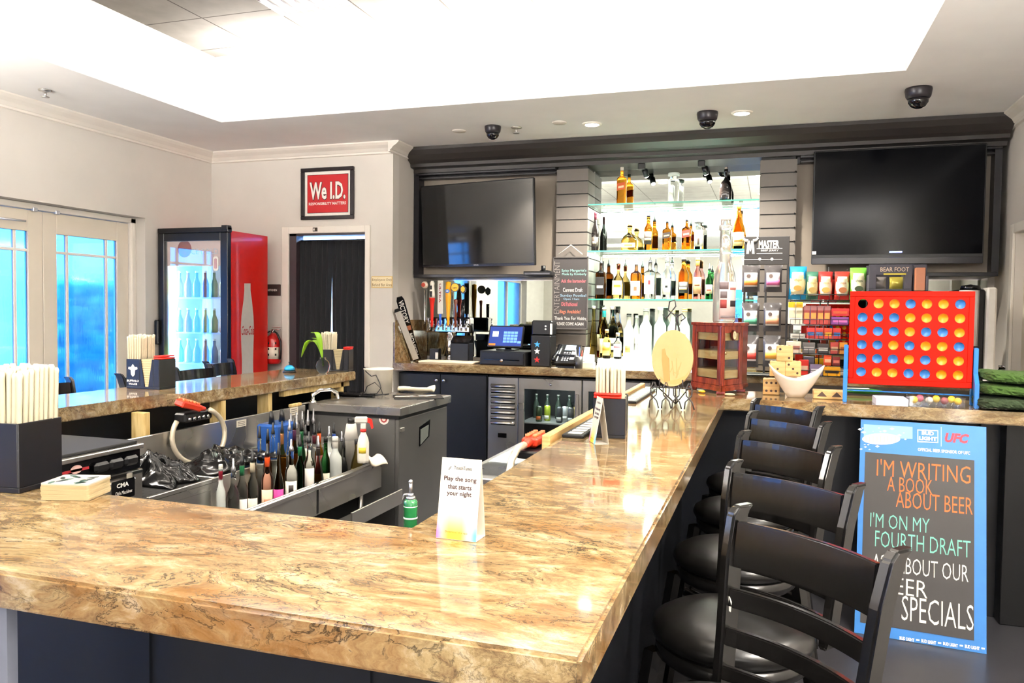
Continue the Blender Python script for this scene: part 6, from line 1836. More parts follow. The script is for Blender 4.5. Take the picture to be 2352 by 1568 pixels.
# table tents
TENT = plain('cfc8bb', .6)
def tent(loc, rz, label):
    t = thing('table_card', label, 'table card', loc, rz, 'folded advertising cards on the bar')
    w, h, d = .085, .155, .05
    f = V((0, d * .62, h)); 
    vf = V((0, d * .55, h)).normalized()
    H = math.hypot(d * .55, h)
    Mf = frame((0, -d * .55, .001), (1, 0, 0), vf)
    MB().prism([(-w / 2, 0), (w / 2, 0), (w / 2, H), (-w / 2, H)], .0008, Mf @ tr(-.0008)).obj('front_panel', GRAD, t)
    vb = V((0, -d * .45, h)).normalized(); Hb = math.hypot(d * .45, h)
    MB().prism([(-w / 2, 0), (w / 2, 0), (w / 2, Hb), (-w / 2, Hb)], .0008, frame((0, d * .45, .001), (-1, 0, 0), vb) @ tr(-.0008)).obj('back_panel', TENT, t)
    MB().box(-w / 2, w / 2, -d * .54, d * .45, 0, .0008).obj('base_flap', TENT, t)
    ax = (V((1, 0, 0)), vf)
    def tx(s, f, wd, hh, col, **k): txt(s, wd * w, hh * H, Mf @ V((k.pop('dx', 0) * w, f * H, 0)), ax, ink(col), t, off=.0006, **k)
    tx('TouchTunes', .88, .46, .045, '2a2628', dx=.05, bold=.015)
    tx('Play the song', .735, .82, .075, '30101a', bold=.022)
    tx('that starts', .645, .60, .062, '30101a', bold=.022)
    tx('your night', .555, .62, .075, '30101a', bold=.022)
    tx('Download the app', .085, .56, .032, '3a2c1a')
    for k in range(3):
        MB().prism(circ(.0012, 8), .0004, Mf @ Matrix.Translation((-w * (.30 - .02 * k), H * (.87 + .016 * (k - 1)), .0002))).obj('logo_dot', K_, t)
    return t
GRAD, b, tc, N, L = nodes('printed_card_gradient')
sp = N('SeparateXYZ'); L(tc.outputs['Object'], sp.inputs[0])
r1 = ramp(N, [(.0, hexc('c860b8')), (.30, hexc('e8c030')), (.62, hexc('ecc838')), (.95, hexc('58b8e0'))])
mr = N('MapRange'); mr.inputs[1].default_value = -.0425; mr.inputs[2].default_value = .0425
L(sp.outputs['X'], mr.inputs[0]); L(mr.outputs[0], r1.inputs[0])
mr2 = N('MapRange'); mr2.inputs[1].default_value = .012; mr2.inputs[2].default_value = .062
mr2.inputs[3].default_value = 1; mr2.inputs[4].default_value = 0
L(sp.outputs['Z'], mr2.inputs[0])
mx = N('MixRGB'); L(mr2.outputs[0], mx.inputs[0]); mx.inputs[1].default_value = (*hexc('cfcabf'), 1); L(r1.outputs[0], mx.inputs[2])
L(mx.outputs[0], b.inputs['Base Color']); b.inputs['Roughness'].default_value = .5
a, b_ = on_bar(1005, 1236), on_bar(1090, 1246)
m_ = (a + b_) / 2
tent(m_ + V((0, .028, 0)), math.atan2(b_.y - a.y, b_.x - a.x), 'white folded card on the near bar corner, printed face with coloured foot showing')
tent(on_bar(1374, 1018) + V((.0, .02, 0)), -1.12, 'white folded card seen edge on in front of the black caddy on right arm')
# coasters
a, b_, c_ = on_bar(62, 1150), on_bar(198, 1150), on_bar(200, 1137)
cs = abs(b_.x - a.x) * .92
proto = None
for k in range(8):
    if proto is None:
        mb = MB().prism(rrect(cs, .10, .006), .0042)
        proto = mb.obj('coaster', plain('b09d76', .8)); o = proto
    else:
        o = proto.copy(); COL.objects.link(o)
    o.location = ((a.x + b_.x) / 2 + R.uniform(-.002, .002), (a.y + b_.y) / 2 + .055, BZ + .0008 + k * .0044)
    o.rotation_euler = (0, 0, .30 + R.uniform(-.02, .02))
    tag(o, 'cream coaster in the short stack on the near bar beside the left caddy', 'coaster', 'coasters in the stack')
top = thing('printed_coaster', 'topmost coaster of the stack, printed with green and grey leaves', 'coaster', o.location + V((0, 0, .0044)), .30)
MB().prism(rrect(cs, .10, .006), .0036).obj('card', plain('b8b1a5', .8), top)
q = random.Random(4)
for k in range(16):
    x, y, an = q.uniform(-cs * .4, cs * .4), q.uniform(-.04, .04), q.uniform(0, PI)
    MB().prism(circ(.014, 12, 1, .4), .0004, Matrix.Translation((x, y, .0036)) @ Matrix.Rotation(an, 4, 'Z')).obj('leaf_print', plain(q.choice(('5a7a62', '8a8f98', '3f5a52', 'c8a894', '2f3a3a')), .8), top)
# bar mats on the right arm, soda gun
def on_edge(px, py, dz=0):
    p = PZ(px, py, BZ + dz); p.z = BZ + dz; return p
for (pp, lab) in ((((1262, 1003), (1366, 966)), 'black bar mat with white print at the inner edge of right arm, nearer the camera'), (((1432, 926), (1486, 896)), 'black bar mat with white print deeper on the right arm, beyond the black caddy')):
    a, b_ = on_bar(*pp[0]), on_bar(*pp[1])
    L_ = (b_ - a).length
    t = thing('bar_mat', lab, 'bar mat', V((-.665, a.y, BZ + .0006)), 0, 'bar mats')
    MB().box(-.035, .045, 0, L_, 0, .012, .003).obj('mat', BLACK, t)
    mb = MB()
    for k in range(7):
        mb.box(-.02, .03, L_ * (.06 + k * .13), L_ * (.06 + k * .13) + L_ * .085, .012, .0128)
    mb.obj('print_pattern', W_, t)
def soda_gun(loc, M, label, hose, hname, buttons_black=False):
    t = thing('soda_gun', label, 'soda gun', loc, 0, 'soda guns')
    MB().box(-.032, .032, -.10, .06, -.018, .018, .008, M).cyl((0, -.10, 0), (0, -.135, -.012), .014, n=12).obj('head', RED, t) if False else None
    mb = MB().box(-.03, .03, -.085, .06, -.018, .016, .007, M)
    mb.cyl(M @ V((0, .06, 0)), M @ V((0, .11, 0)), .017, .012)
    mb.obj('head', plain('d23a22', .35), t)
    mb = MB()
    for i in range(2):
        for j in range(5):
            p = M @ V((-.014 + .028 * i, -.07 + .026 * j, .016)); q_ = M @ V((-.014 + .028 * i, -.07 + .026 * j, .026))
            mb.cyl(p, q_, .009, n=10)
    mb.obj('buttons', plain('e8784a', .3), t)
    MB().tube(hose, .013, 10).obj('hose', mat('braided_hose', hexc('cfc4ae'), .35, .45, bump=.6, bscale=300), t)
    return t
P = lambda px, py, x: PX(px, py, x)
gp = P(437, 931, -2.80)
loopc = P(458, 1000, -2.80)
ry_, rz_ = abs(P(510, 1000, -2.8).y - P(410, 1000, -2.8).y) / 2, abs(P(458, 935, -2.8).z - P(458, 1062, -2.8).z) / 2
hs = []
for k in range(26):
    g_ = math.radians(62 - k * 11.2)
    hs.append(V((.03 * math.sin(k * .2), ry_ * math.cos(g_), rz_ * math.sin(g_))) + loopc - gp)
Mg = Matrix.Rotation(-.28, 4, 'X') @ Matrix.Rotation(.25, 4, 'Y')
soda_gun(gp, Mg, 'red soda gun with a pale looped hose hanging under the left bar arm', hs, 'hose')
h0 = P(422, 955, -2.86)
t = thing('soda_gun_holder', 'black holder with chrome buttons below the red soda gun', 'holder', h0)
MB().box(-.02, .05, -.05, .16, -.03, .02, .008).obj('bracket', BLACK, t)
mb = MB()
for k in range(5):
    mb.cyl((.05, -.02 + .035 * k, -.012), (.058, -.02 + .035 * k, -.012), .01)
mb.obj('button_caps', CHROME, t)
gp = PX(1226, 1010, -.815)
Mg = Matrix.Rotation(PI, 4, 'Z')
a, b_ = PX(1198, 1026, -.8), PX(1168, 1060, -.80)
hs = [V((0, -.10, 0)), V((-.015, -.15, -.01)), V((-.02, -.20, -.04)), V((-.02, -.23, -.10)), V((-.02, -.24, -.20)), V((-.02, -.24, -.34))]
soda_gun(gp, Mg, 'red soda gun lying in its holder on the inner side of right bar arm', hs, 'hose')
o = MB().box(-.845, -.75, gp.y - .12, gp.y + .14, gp.z - .05, gp.z - .022, .006).obj('gun_rest', BLACK); tag(o, 'black rest below the soda gun on the right arm', 'holder')
t = thing('ice_sink', 'small stainless sink with white rim under the inner edge of the right arm', 'sink', (-.95, gp.y + .45, 0))
MB().box(-.16, .19, -.5, .5, .86, .90, .004).obj('rim', STEEL, t)
MB().box(-.15, .18, -.49, .49, .60, .859).obj('basin', STEEL, t)
MB().box(-.13, .16, -.46, .46, .9005, .904).obj('ice_cover', mat('clear_acrylic'), t)
for sy in (-.46, .46):
    for sx in (-.12, .15):
        MB().cyl((sx, sy, 0), (sx, sy, .6), .018).obj('leg', STEEL, t)
# green bottle in the near well
gy = 1.60
pt, pbz = PY(943, 1180, gy), PY(943, 1102, gy)
rg = abs(PY(957, 1190, gy).x - PY(929, 1190, gy).x) / 2
zsp = pt.z - .16
t = thing('well_ledge', 'narrow steel ledge on the inner side of near bar arm, carrying the green bottle', 'ledge', (pt.x, gy, 0))
MB().box(-.3, .18, -.095, .06, zsp - .012, zsp, .002).box(-.3, .18, -.10, -.095, zsp - .1, zsp).obj('ledge', STEEL, t)
t = thing('green_bottle', 'green bottle with steel pourer at the inner corner of near bar', 'bottle', (pt.x, gy, zsp + .001))
hb_ = PY(943, 1152, gy).z - zsp - .001; htop = pbz.z - zsp - .001
MB().lathe([(1e-4, 0), (rg * .95, .001), (rg, .01), (rg, hb_ * .90), (rg * 1.04, hb_ * .91), (rg * 1.04, hb_), (rg * .8, hb_ + .006), (1e-4, hb_ + .007)], 20).obj('body', plain('1f6a3a', .18, coat=.4), t)
MB().lathe([(rg * 1.06, hb_ * .80), (rg * 1.06, hb_ * .815), (rg * 1.0, hb_ * .82)], 20).obj('lower_ring', plain('d0ded4', .4), t)
MB().lathe([(rg * 1.0, hb_ * .94), (rg * 1.07, hb_ * .95), (rg * 1.0, hb_ * .96)], 20).obj('upper_ring', plain('d0ded4', .4), t)
MB().cyl((0, 0, hb_ + .006), (0, 0, hb_ + .012), rg * .7).cyl((0, 0, hb_ + .012), (0, 0, htop - .03), rg * .42).cyl((0, 0, htop - .03), (0, 0, htop - .004), rg * .25).sphere((0, 0, htop - .004), rg * .36, 10).tube([(-rg * .3, 0, htop - .032), (-rg, 0, htop - .034), (-rg * 1.4, 0, htop - .046)], rg * .18, 8).obj('pourer', mat('pourer_steel', (.35, .35, .37), .25, .7), t)
# bell, vase on the left arm
p = on_bar(665, 855)
t = thing('counter_bell', 'small turquoise counter bell on the left bar arm', 'bell', p)
MB().lathe([(.046, 0), (.046, .008), (.034, .014), (1e-4, .015)], 20).obj('base', BLACK, t)
MB().lathe([(.038, .016), (.034, .034), (.02, .048), (1e-4, .052)], 20).obj('dome', plain('2aa6e0', .2, .3), t)
MB().cyl((0, 0, .05), (0, 0, .066), .004).sphere((0, 0, .068), .007, 10).obj('striker', BLACK, t)
p = on_bar(742, 857); rv_ = abs(PY(757, 838, p.y).x - PY(728, 838, p.y).x) / 2
t = thing('bud_vase', 'round clear glass vase with drooping green leaves on the left bar arm', 'vase', p)
mb = MB(); mb.lathe([(rv_ * .5, 0), (rv_ * .8, rv_ * .3), (rv_, rv_ * 1.0), (rv_ * .85, rv_ * 1.6), (rv_ * .4, rv_ * 1.95), (rv_ * .45, rv_ * 2.2)], 20)
mb.obj('glass_bulb', mat('bubble_glass', (.95, 1, .95), .0, 0, 1, 1.12), t)
LEAF = plain('7fae1e', .4)
def leafy(pts, wmax, name='leaf'):
    P_ = [V(q) for q in pts]
    def cur(v):
        n = len(P_) - 1; f = min(v * n, n - 1e-6); i = int(f); u = f - i
        p0, p1, p2, p3 = P_[max(i - 1, 0)], P_[i], P_[i + 1], P_[min(i + 2, n)]
        return .5 * ((2 * p1) + (p2 - p0) * u + (2 * p0 - 5 * p1 + 4 * p2 - p3) * u * u + (3 * p1 - p0 - 3 * p2 + p3) * u ** 3)
    def fn(u, v):
        w_ = wmax * max(.06, math.sin(PI * min(1, max(0, (v - .12) / .88))) ** .8)
        return cur(v) + V((.35 * (u - .5) * w_, (u - .5) * w_ * .9, .5 * abs(u - .5) * w_))
    MB().slab(fn, 4, 16, .0012).obj(name, LEAF, t)
def vz(px, py): return PY(px, py, p.y) - p
leafy([(0, 0, .05), vz(734, 800), vz(722, 785), vz(705, 790), vz(692, 820)], .05)
leafy([(0, .01, .05), vz(736, 790), vz(728, 768), vz(714, 764)], .05)
leafy([(.004, -.01, .05), vz(737, 800), vz(732, 782), vz(716, 776)], .04)

# ---------------------------------------------------------------- chalk sign leaning on the bar wing
TLc, TRc, BLc, BRc = PY(1957, 965, 4.31), PY(2260, 980, 4.27), PZ(1958, 1455, 0), PZ(2266, 1502, 0)
BLc = PZ(1962, 1452, .001); BRc = PZ(2266, 1502, .001)
xd = (BRc - BLc).normalized(); upv = ((TLc + TRc) / 2 - (BLc + BRc) / 2); upv = (upv - xd * upv.dot(xd)).normalized()
nn = xd.cross(upv)
t = thing('chalkboard_sign', 'tall blue framed chalkboard sign with orange teal and white lines leaning under the bar wing', 'chalkboard sign', BLc, math.atan2(xd.y, xd.x))
SFc = Face(BLc, xd, upv, t)
wS = (BRc - BLc).length; hS = max(SFc.uv(1957, 965)[1], SFc.uv(2260, 980)[1])
SBL = plain('2a74bc', .4)
SFc.plate(0, 0, wS, hS, .016, 'blue_board', SBL, -.016)
u0, v0 = SFc.uv(1981, 1420); u0 = SFc.uv(1981, 1250)[0]; u1 = SFc.uv(2238, 1060)[0]
vt, vb = SFc.uv(2110, 1047)[1], SFc.uv(2110, 1450)[1]
SFc.plate(u0, vb, u1, vt, .002, 'chalk_panel', mat('sign_chalkboard', hexc('322f2d'), .5, bscale=14), .0003)
CO, CT_, CW = ink('e8682a'), ink('6fb8a8'), ink('ece6da')
for s_, a, m in (("I'M WRITING", (2014, 1073, 2229, 1090, 40), CO), ('A BOOK', (2038, 1112, 2142, 1117, 34), CO), ('ABOUT BEER', (2058, 1148, 2234, 1160, 38), CO), ("I'M ON MY", (1999, 1196, 2135, 1203, 34), CT_), ('FOURTH DRAFT', (2010, 1242, 2229, 1255, 38), CT_), ('ASK ABOUT OUR', (2004, 1296, 2224, 1310, 38), CW), ('BEER', (2030, 1345, 2130, 1350, 38), CW), ('SPECIALS', (2071, 1398, 2236, 1416, 58), CW)):
    SFc.text(s_, *a, m, 'chalk_lettering', -.008, off=.0028)
# header print
q = random.Random(8)
def sp(px, py): return SFc.uv(px, py)
def smark(poly, c, nm, h=.0006):
    return MB().prism([sp(*z) for z in poly][::-1], .0006, frame(SFc.loc(0, 0, h), *SFc.axes())).obj(nm, plain(c, .5), t)
def rbox(x0, y0, x1, y1, dy=0): return [(x0, y0), (x1, y0 + dy), (x1, y1 + dy), (x0, y1)]
smark(rbox(1984, 974, 2096, 1002, 6), '7fa9d6', 'splash_print')
smark(circ_ := [(2024 + 44 * math.cos(2 * PI * k / 20), 1008 + 13 * math.sin(2 * PI * k / 20)) for k in range(20)], 'efe3cf', 'oval_print', .0012)
for k in range(9):
    x = 1988 + k * 8.4
    smark(rbox(x, 1001 + k % 2 * 2, x + 2, 1014 + k % 3), 'b8ae9c', 'oval_stroke', .0019)
for k in range(26):
    x, y = q.uniform(1970, 2090), q.uniform(978, 1034)
    s2 = q.uniform(2, 6)
    smark([(x, y - s2 * .5), (x + s2, y), (x, y + s2 * .5), (x - s2, y)], q.choice(('cfe0f2', '9fc4ea', 'e8eff6')), 'splash_drop', .0009)
for a in (rbox(2107, 986, 2155, 988, 2), rbox(2107, 1013, 2155, 1015, 2), rbox(2107, 986, 2109, 1014, 0), rbox(2153, 988, 2155, 1016, 0)):
    smark(a, 'f2f2f0', 'logo_border')
SFc.text('BUD', 2117, 994, 2145, 995.5, 9, W_, bold=.05)
SFc.text('LIGHT', 2111, 1006, 2152, 1008, 9, W_, bold=.05)
smark(rbox(2161, 980, 2162.5, 1025), '9cc4ec', 'divider_line')
SFc.text('UFC', 2170, 1004, 2226, 1008, 22, ink('d23a48'), bold=.05, shear=.25)
SFc.text('OFFICIAL BEER SPONSOR OF UFC', 2108, 1033, 2228, 1039, 7.5, W_, bold=.03)
for k in range(4):
    x = 2066 + k * 50
    SFc.text('BUD LIGHT', x, 1465 + k * 6.4, x + 34, 1469 + k * 6.4, 8, W_, bold=.05)
    smark(rbox(x + 38, 1467 + k * 6.4, x + 46, 1471 + k * 6.4, 1), 'cfe2f6', 'strip_mark')
# wire grid stand under the wing
a, b_ = PY(2268, 1340, 4.62), PY(2312, 1100, 4.62)
t = thing('wire_stand', 'black wire grid panel standing under the bar wing beside the blue sign', 'wire stand', (1.18, 4.61, 0))
mb = MB()
for k in range(9):
    mb.cyl((-.04 + k * .06, 0, .01), (-.04 + k * .06, 0, .86), .003, n=6)
for k in range(10):
    mb.cyl((-.05, 0, .02 + k * .09), (.45, 0, .02 + k * .09), .003, n=6)
mb.obj('grid', DW, t)
o = MB().box(0, .34, 0, .2, 0, .12, .004).obj('storage_box', plain('cfcac8', .6)); at(o, (1.20, 4.78, 0))
tag(o, 'pale box on the floor behind the wire grid', 'box')
px_ = PY(2303, 1200, 4.40).x
MB().box(px_, 1.69, 4.40, 4.52, 0, BZ - .067, .004).obj('end_pier', BLACK, bb)
# ---------------------------------------------------------------- steel work station along the left arm
SX = -2.40
t = thing('glass_washer', 'stainless under counter glass washer with black control strip, left end of the work station', 'glass washer', (0, 0, 0))
yA, yB = 1.75, PX(326, 1012, SX).y
ztop = PX(318, 1012, SX).z
ztop = min(ztop, BZ - .075)
MB().box(-2.93, SX, yA, yB, .08, ztop - .115).box(-2.93, SX + .012, yA, yB, ztop - .03, ztop - .012, .003).box(-2.93, SX - .02, yA, yB, ztop - .115, ztop - .03).obj('body', STEEL, t)
MB().box(-2.93, -2.86, yA, yB, .0, .08).box(SX - .1, SX - .04, yA, yB, 0, .08).obj('feet', BLACK, t)
PERF, b, tc, N, L = nodes('perforated_black_mat')
vo = N('TexVoronoi'); vo.inputs['Scale'].default_value = 26; vo.inputs['Randomness'].default_value = .15
L(tc.outputs['Object'], vo.inputs['Vector'])
r = ramp(N, [(.16, (.004, .004, .004)), (.24, (.02, .02, .02))])
L(vo.outputs['Distance'], r.inputs[0]); L(r.outputs[0], b.inputs['Base Color'])
bp = N('Bump'); bp.inputs['Strength'].default_value = .6; bp.inputs['Distance'].default_value = .004
L(r.outputs[0], bp.inputs['Height']); L(bp.outputs[0], b.inputs['Normal'])
b.inputs['Roughness'].default_value = .75
b.inputs['Specular IOR Level'].default_value = .2
MB().box(-2.92, SX - .012, yA, yB - .01, ztop - .0115, ztop, .003).obj('drain_mat', PERF, t)
cp = MB().box(SX - .02, SX - .002, yA, yB - .006, ztop - .113, ztop - .032, .003).obj('control_strip', BLACKG, t)
WF = Face((SX, 0, 0), *YZ, t)
def wy(px): return PX(px, 1050, SX).y
zc1 = ztop - .072
MB().box(SX - .0025, SX - .001, yA, wy(205), zc1 + .004, zc1 + .014).obj('red_stripe', plain('9a2a30', .4), cp)
MB().prism(circ(.026, 20, 1, .6), .001, frame((SX - .002, wy(176), zc1 + .012), *YZ)).obj('oval_badge', plain('d8b0a8', .4), cp)
txt('GL-X', .055, .024, V((SX - .0018, wy(180), zc1 - .026)), YZ, ink('f0d0cc'), cp, bold=.03)
for k, px in enumerate((228, 262, 296)):
    y = wy(px)
    MB().box(SX - .001, SX + .022, y - .035, y + .035, zc1 - .016, zc1 + .022, .01).obj('rocker_knob', BLACK, cp)
MB().box(SX - .001, SX + .006, yA, yB, ztop - .13, ztop - .116, .002).obj('door_lip', BLACK, t)
d = MB().box(SX - .002, SX + .014, yA + .02, yB - .045, .12, ztop - .14, .004).obj('door', STEEL, t)
p = PX(283, 1123, SX + .014)
MB().prism(rrect(.115, .075, .004), .001, frame((SX + .0145, p.y, p.z), *YZ)).obj('maker_label', BLACKG, d)
txt('CMA', .06, .018, V((SX + .016, p.y - .005, p.z + .018)), YZ, W_, d, bold=.03)
txt('Dish Machines', .085, .014, V((SX + .016, p.y, p.z - .012)), YZ, W_, d, shear=.3)
p = PX(297, 1093, SX + .014)
MB().prism(rrect(.03, .024, .002), .001, frame((SX + .0145, p.y, p.z), *YZ)).obj('rating_plate', plain('8f8a80', .4), d)
# splash back
o = MB().box(-2.86, -2.845, PX(330, 1005, -2.85).y - .1, 4.42, .46, .895, .003).obj('steel_splashback', STEEL)
tag(o, 'long stainless splashback panel behind the bottles under the left bar arm', 'splashback')
SPF = Face((-2.845, 0, 0), *YZ)
for (x0, y0, x1, y1, lab) in ((543, 962, 565, 982, 'paper notice stuck on the splashback above the black bags'), (666, 933, 684, 955, 'small paper notice stuck on the splashback near the tap')):
    u0, v0 = SPF.uv(x0, y1); u1, v1 = SPF.uv(x1, y0)
    t = thing('notice', lab, 'notice', (-2.845, 0, 0))
    Fq = Face((-2.845, 0, 0), *YZ, t)
    Fq.plate(u0, v0, u1, v1, .001, 'paper', plain('cfc8b8', .6), .0006)
    for k in range(3):
        Fq.plate(u0 + .01, v0 + (v1 - v0) * (.2 + .25 * k), u1 - .012, v0 + (v1 - v0) * (.28 + .25 * k), .0004, 'print_line', plain('5a5650', .6), .0017)
# drain board beside the washer
y0, y1 = yB + .02, PX(512, 1100, -2.36).y
zd = PX(512, 1096, -2.36).z
t = thing('drain_board', 'stainless drain board with perforated black mat between washer and bottles', 'drain board', (0, 0, 0))
MB().box(-2.84, -2.385, y0, y1, zd - .05, zd - .02).box(-2.40, -2.385, y0, y1, zd - .019, zd, .002).box(-2.84, -2.401, y1 - .015, y1, zd - .019, zd, .002).box(-2.397, -2.385, y0, y1, zd - .17, zd - .051).obj('tray', STEEL, t)
MB().box(-2.835, -2.403, y0 + .005, y1 - .02, zd - .0195, zd - .012, .002).obj('perforated_mat', PERF, t)
for yy in (y0 + .05, y1 - .05):
    MB().cyl((-2.43, yy, 0), (-2.43, yy, zd - .05), .018).obj('leg', STEEL, t)
p = PX(330, 1090, -2.37)
MB().cyl((-2.385, y0 + .03, zd - .06), (-2.355, y0 + .03, zd - .06), .02).obj('round_knob', PLASTW, t)
# cocktail station with speed rail
ya, ye = y1 + .02, 4.40
zi = .70
t = thing('cocktail_station', 'stainless cocktail station with bottle tiers and speed rail in front of the beer cooler', 'bar station', (0, 0, 0))
MB().box(-2.84, -2.52, ya, ye, zi - .26, zi - .24).box(-2.535, -2.52, ya, ye, zi - .24, zi, .002).box(-2.84, -2.82, ya, ye, zi - .24, zi).box(-2.82, -2.536, ya, ya + .015, zi - .24, zi).box(-2.82, -2.536, ye - .4, ye - .385, zi - .24, zi).box(-2.82, -2.536, ye - .384, ye, zi - .03, zi).obj('ice_well', STEEL, t)
zr = .46
MB().box(-2.515, -2.30, ya, ye, zr - .014, zr, .002).box(-2.30, -2.285, ya, ye, zr - .05, zr + .125, .003).box(-2.285, -2.262, ya, ye, zr + .095, zr + .125, .006).box(-2.412, -2.405, ya, ye, zr, zr + .05).obj('speed_rail', STEEL, t)
MB().box(-2.30, -2.283, 3.66, 3.675, zr - .04, zr + .128).obj('rail_seam', BLACK, t)
MB().box(-2.285, -2.15, 3.78, ye, zr - .14, zr - .125, .002).box(-2.15, -2.14, 3.78, ye, zr - .14, zr - .05, .002).obj('lower_tray', STEEL, t)
for yy in (ya + .06, 3.75, ye - .06):
    MB().cyl((-2.40, yy, 0), (-2.40, yy, zr - .014), .018).obj('leg', STEEL, t)
# crumpled bin bags over the ice
BAG = mat('black_bin_bag', hexc('060607'), .2)
def crumple(name, label, y0, y1, x0, x1, zb, hgt, seed):
    q = random.Random(seed)
    ph = [(q.uniform(-16, 16), q.uniform(-12, 12), q.uniform(0, 6.28)) for _ in range(9)]
    mb = MB()
    def fn(u, v):
        e = min(1, 3.2 * min(u, 1 - u)) * min(1, 3.2 * min(v, 1 - v))
        n = sum(1 - abs(math.sin(a * u + b * v + c)) ** .7 for a, b, c in ph) / 9
        return (x0 + (x1 - x0) * v + .02 * math.sin(9 * u + seed), y0 + (y1 - y0) * u, zb + hgt * e ** .6 * (.45 + 1.3 * (n - .25)))
    mb.slab(fn, 90, 40, .003, True)
    o = mb.obj(name, BAG)
    return tag(o, label, 'bin bag', 'black bags over the ice wells')
zb_ = PX(440, 1090, -2.6).z
crumple('bin_bag', 'crumpled black plastic bag on the drain board under the hose loop', y0 + .18, y1 - .03, -2.83, -2.45, zd - .010, .17, 1)
crumple('bin_bag', 'crumpled black plastic bag over the ice well behind the bottles', ya + .02, ya + .70, -2.815, -2.545, zi + .003, .12, 5)
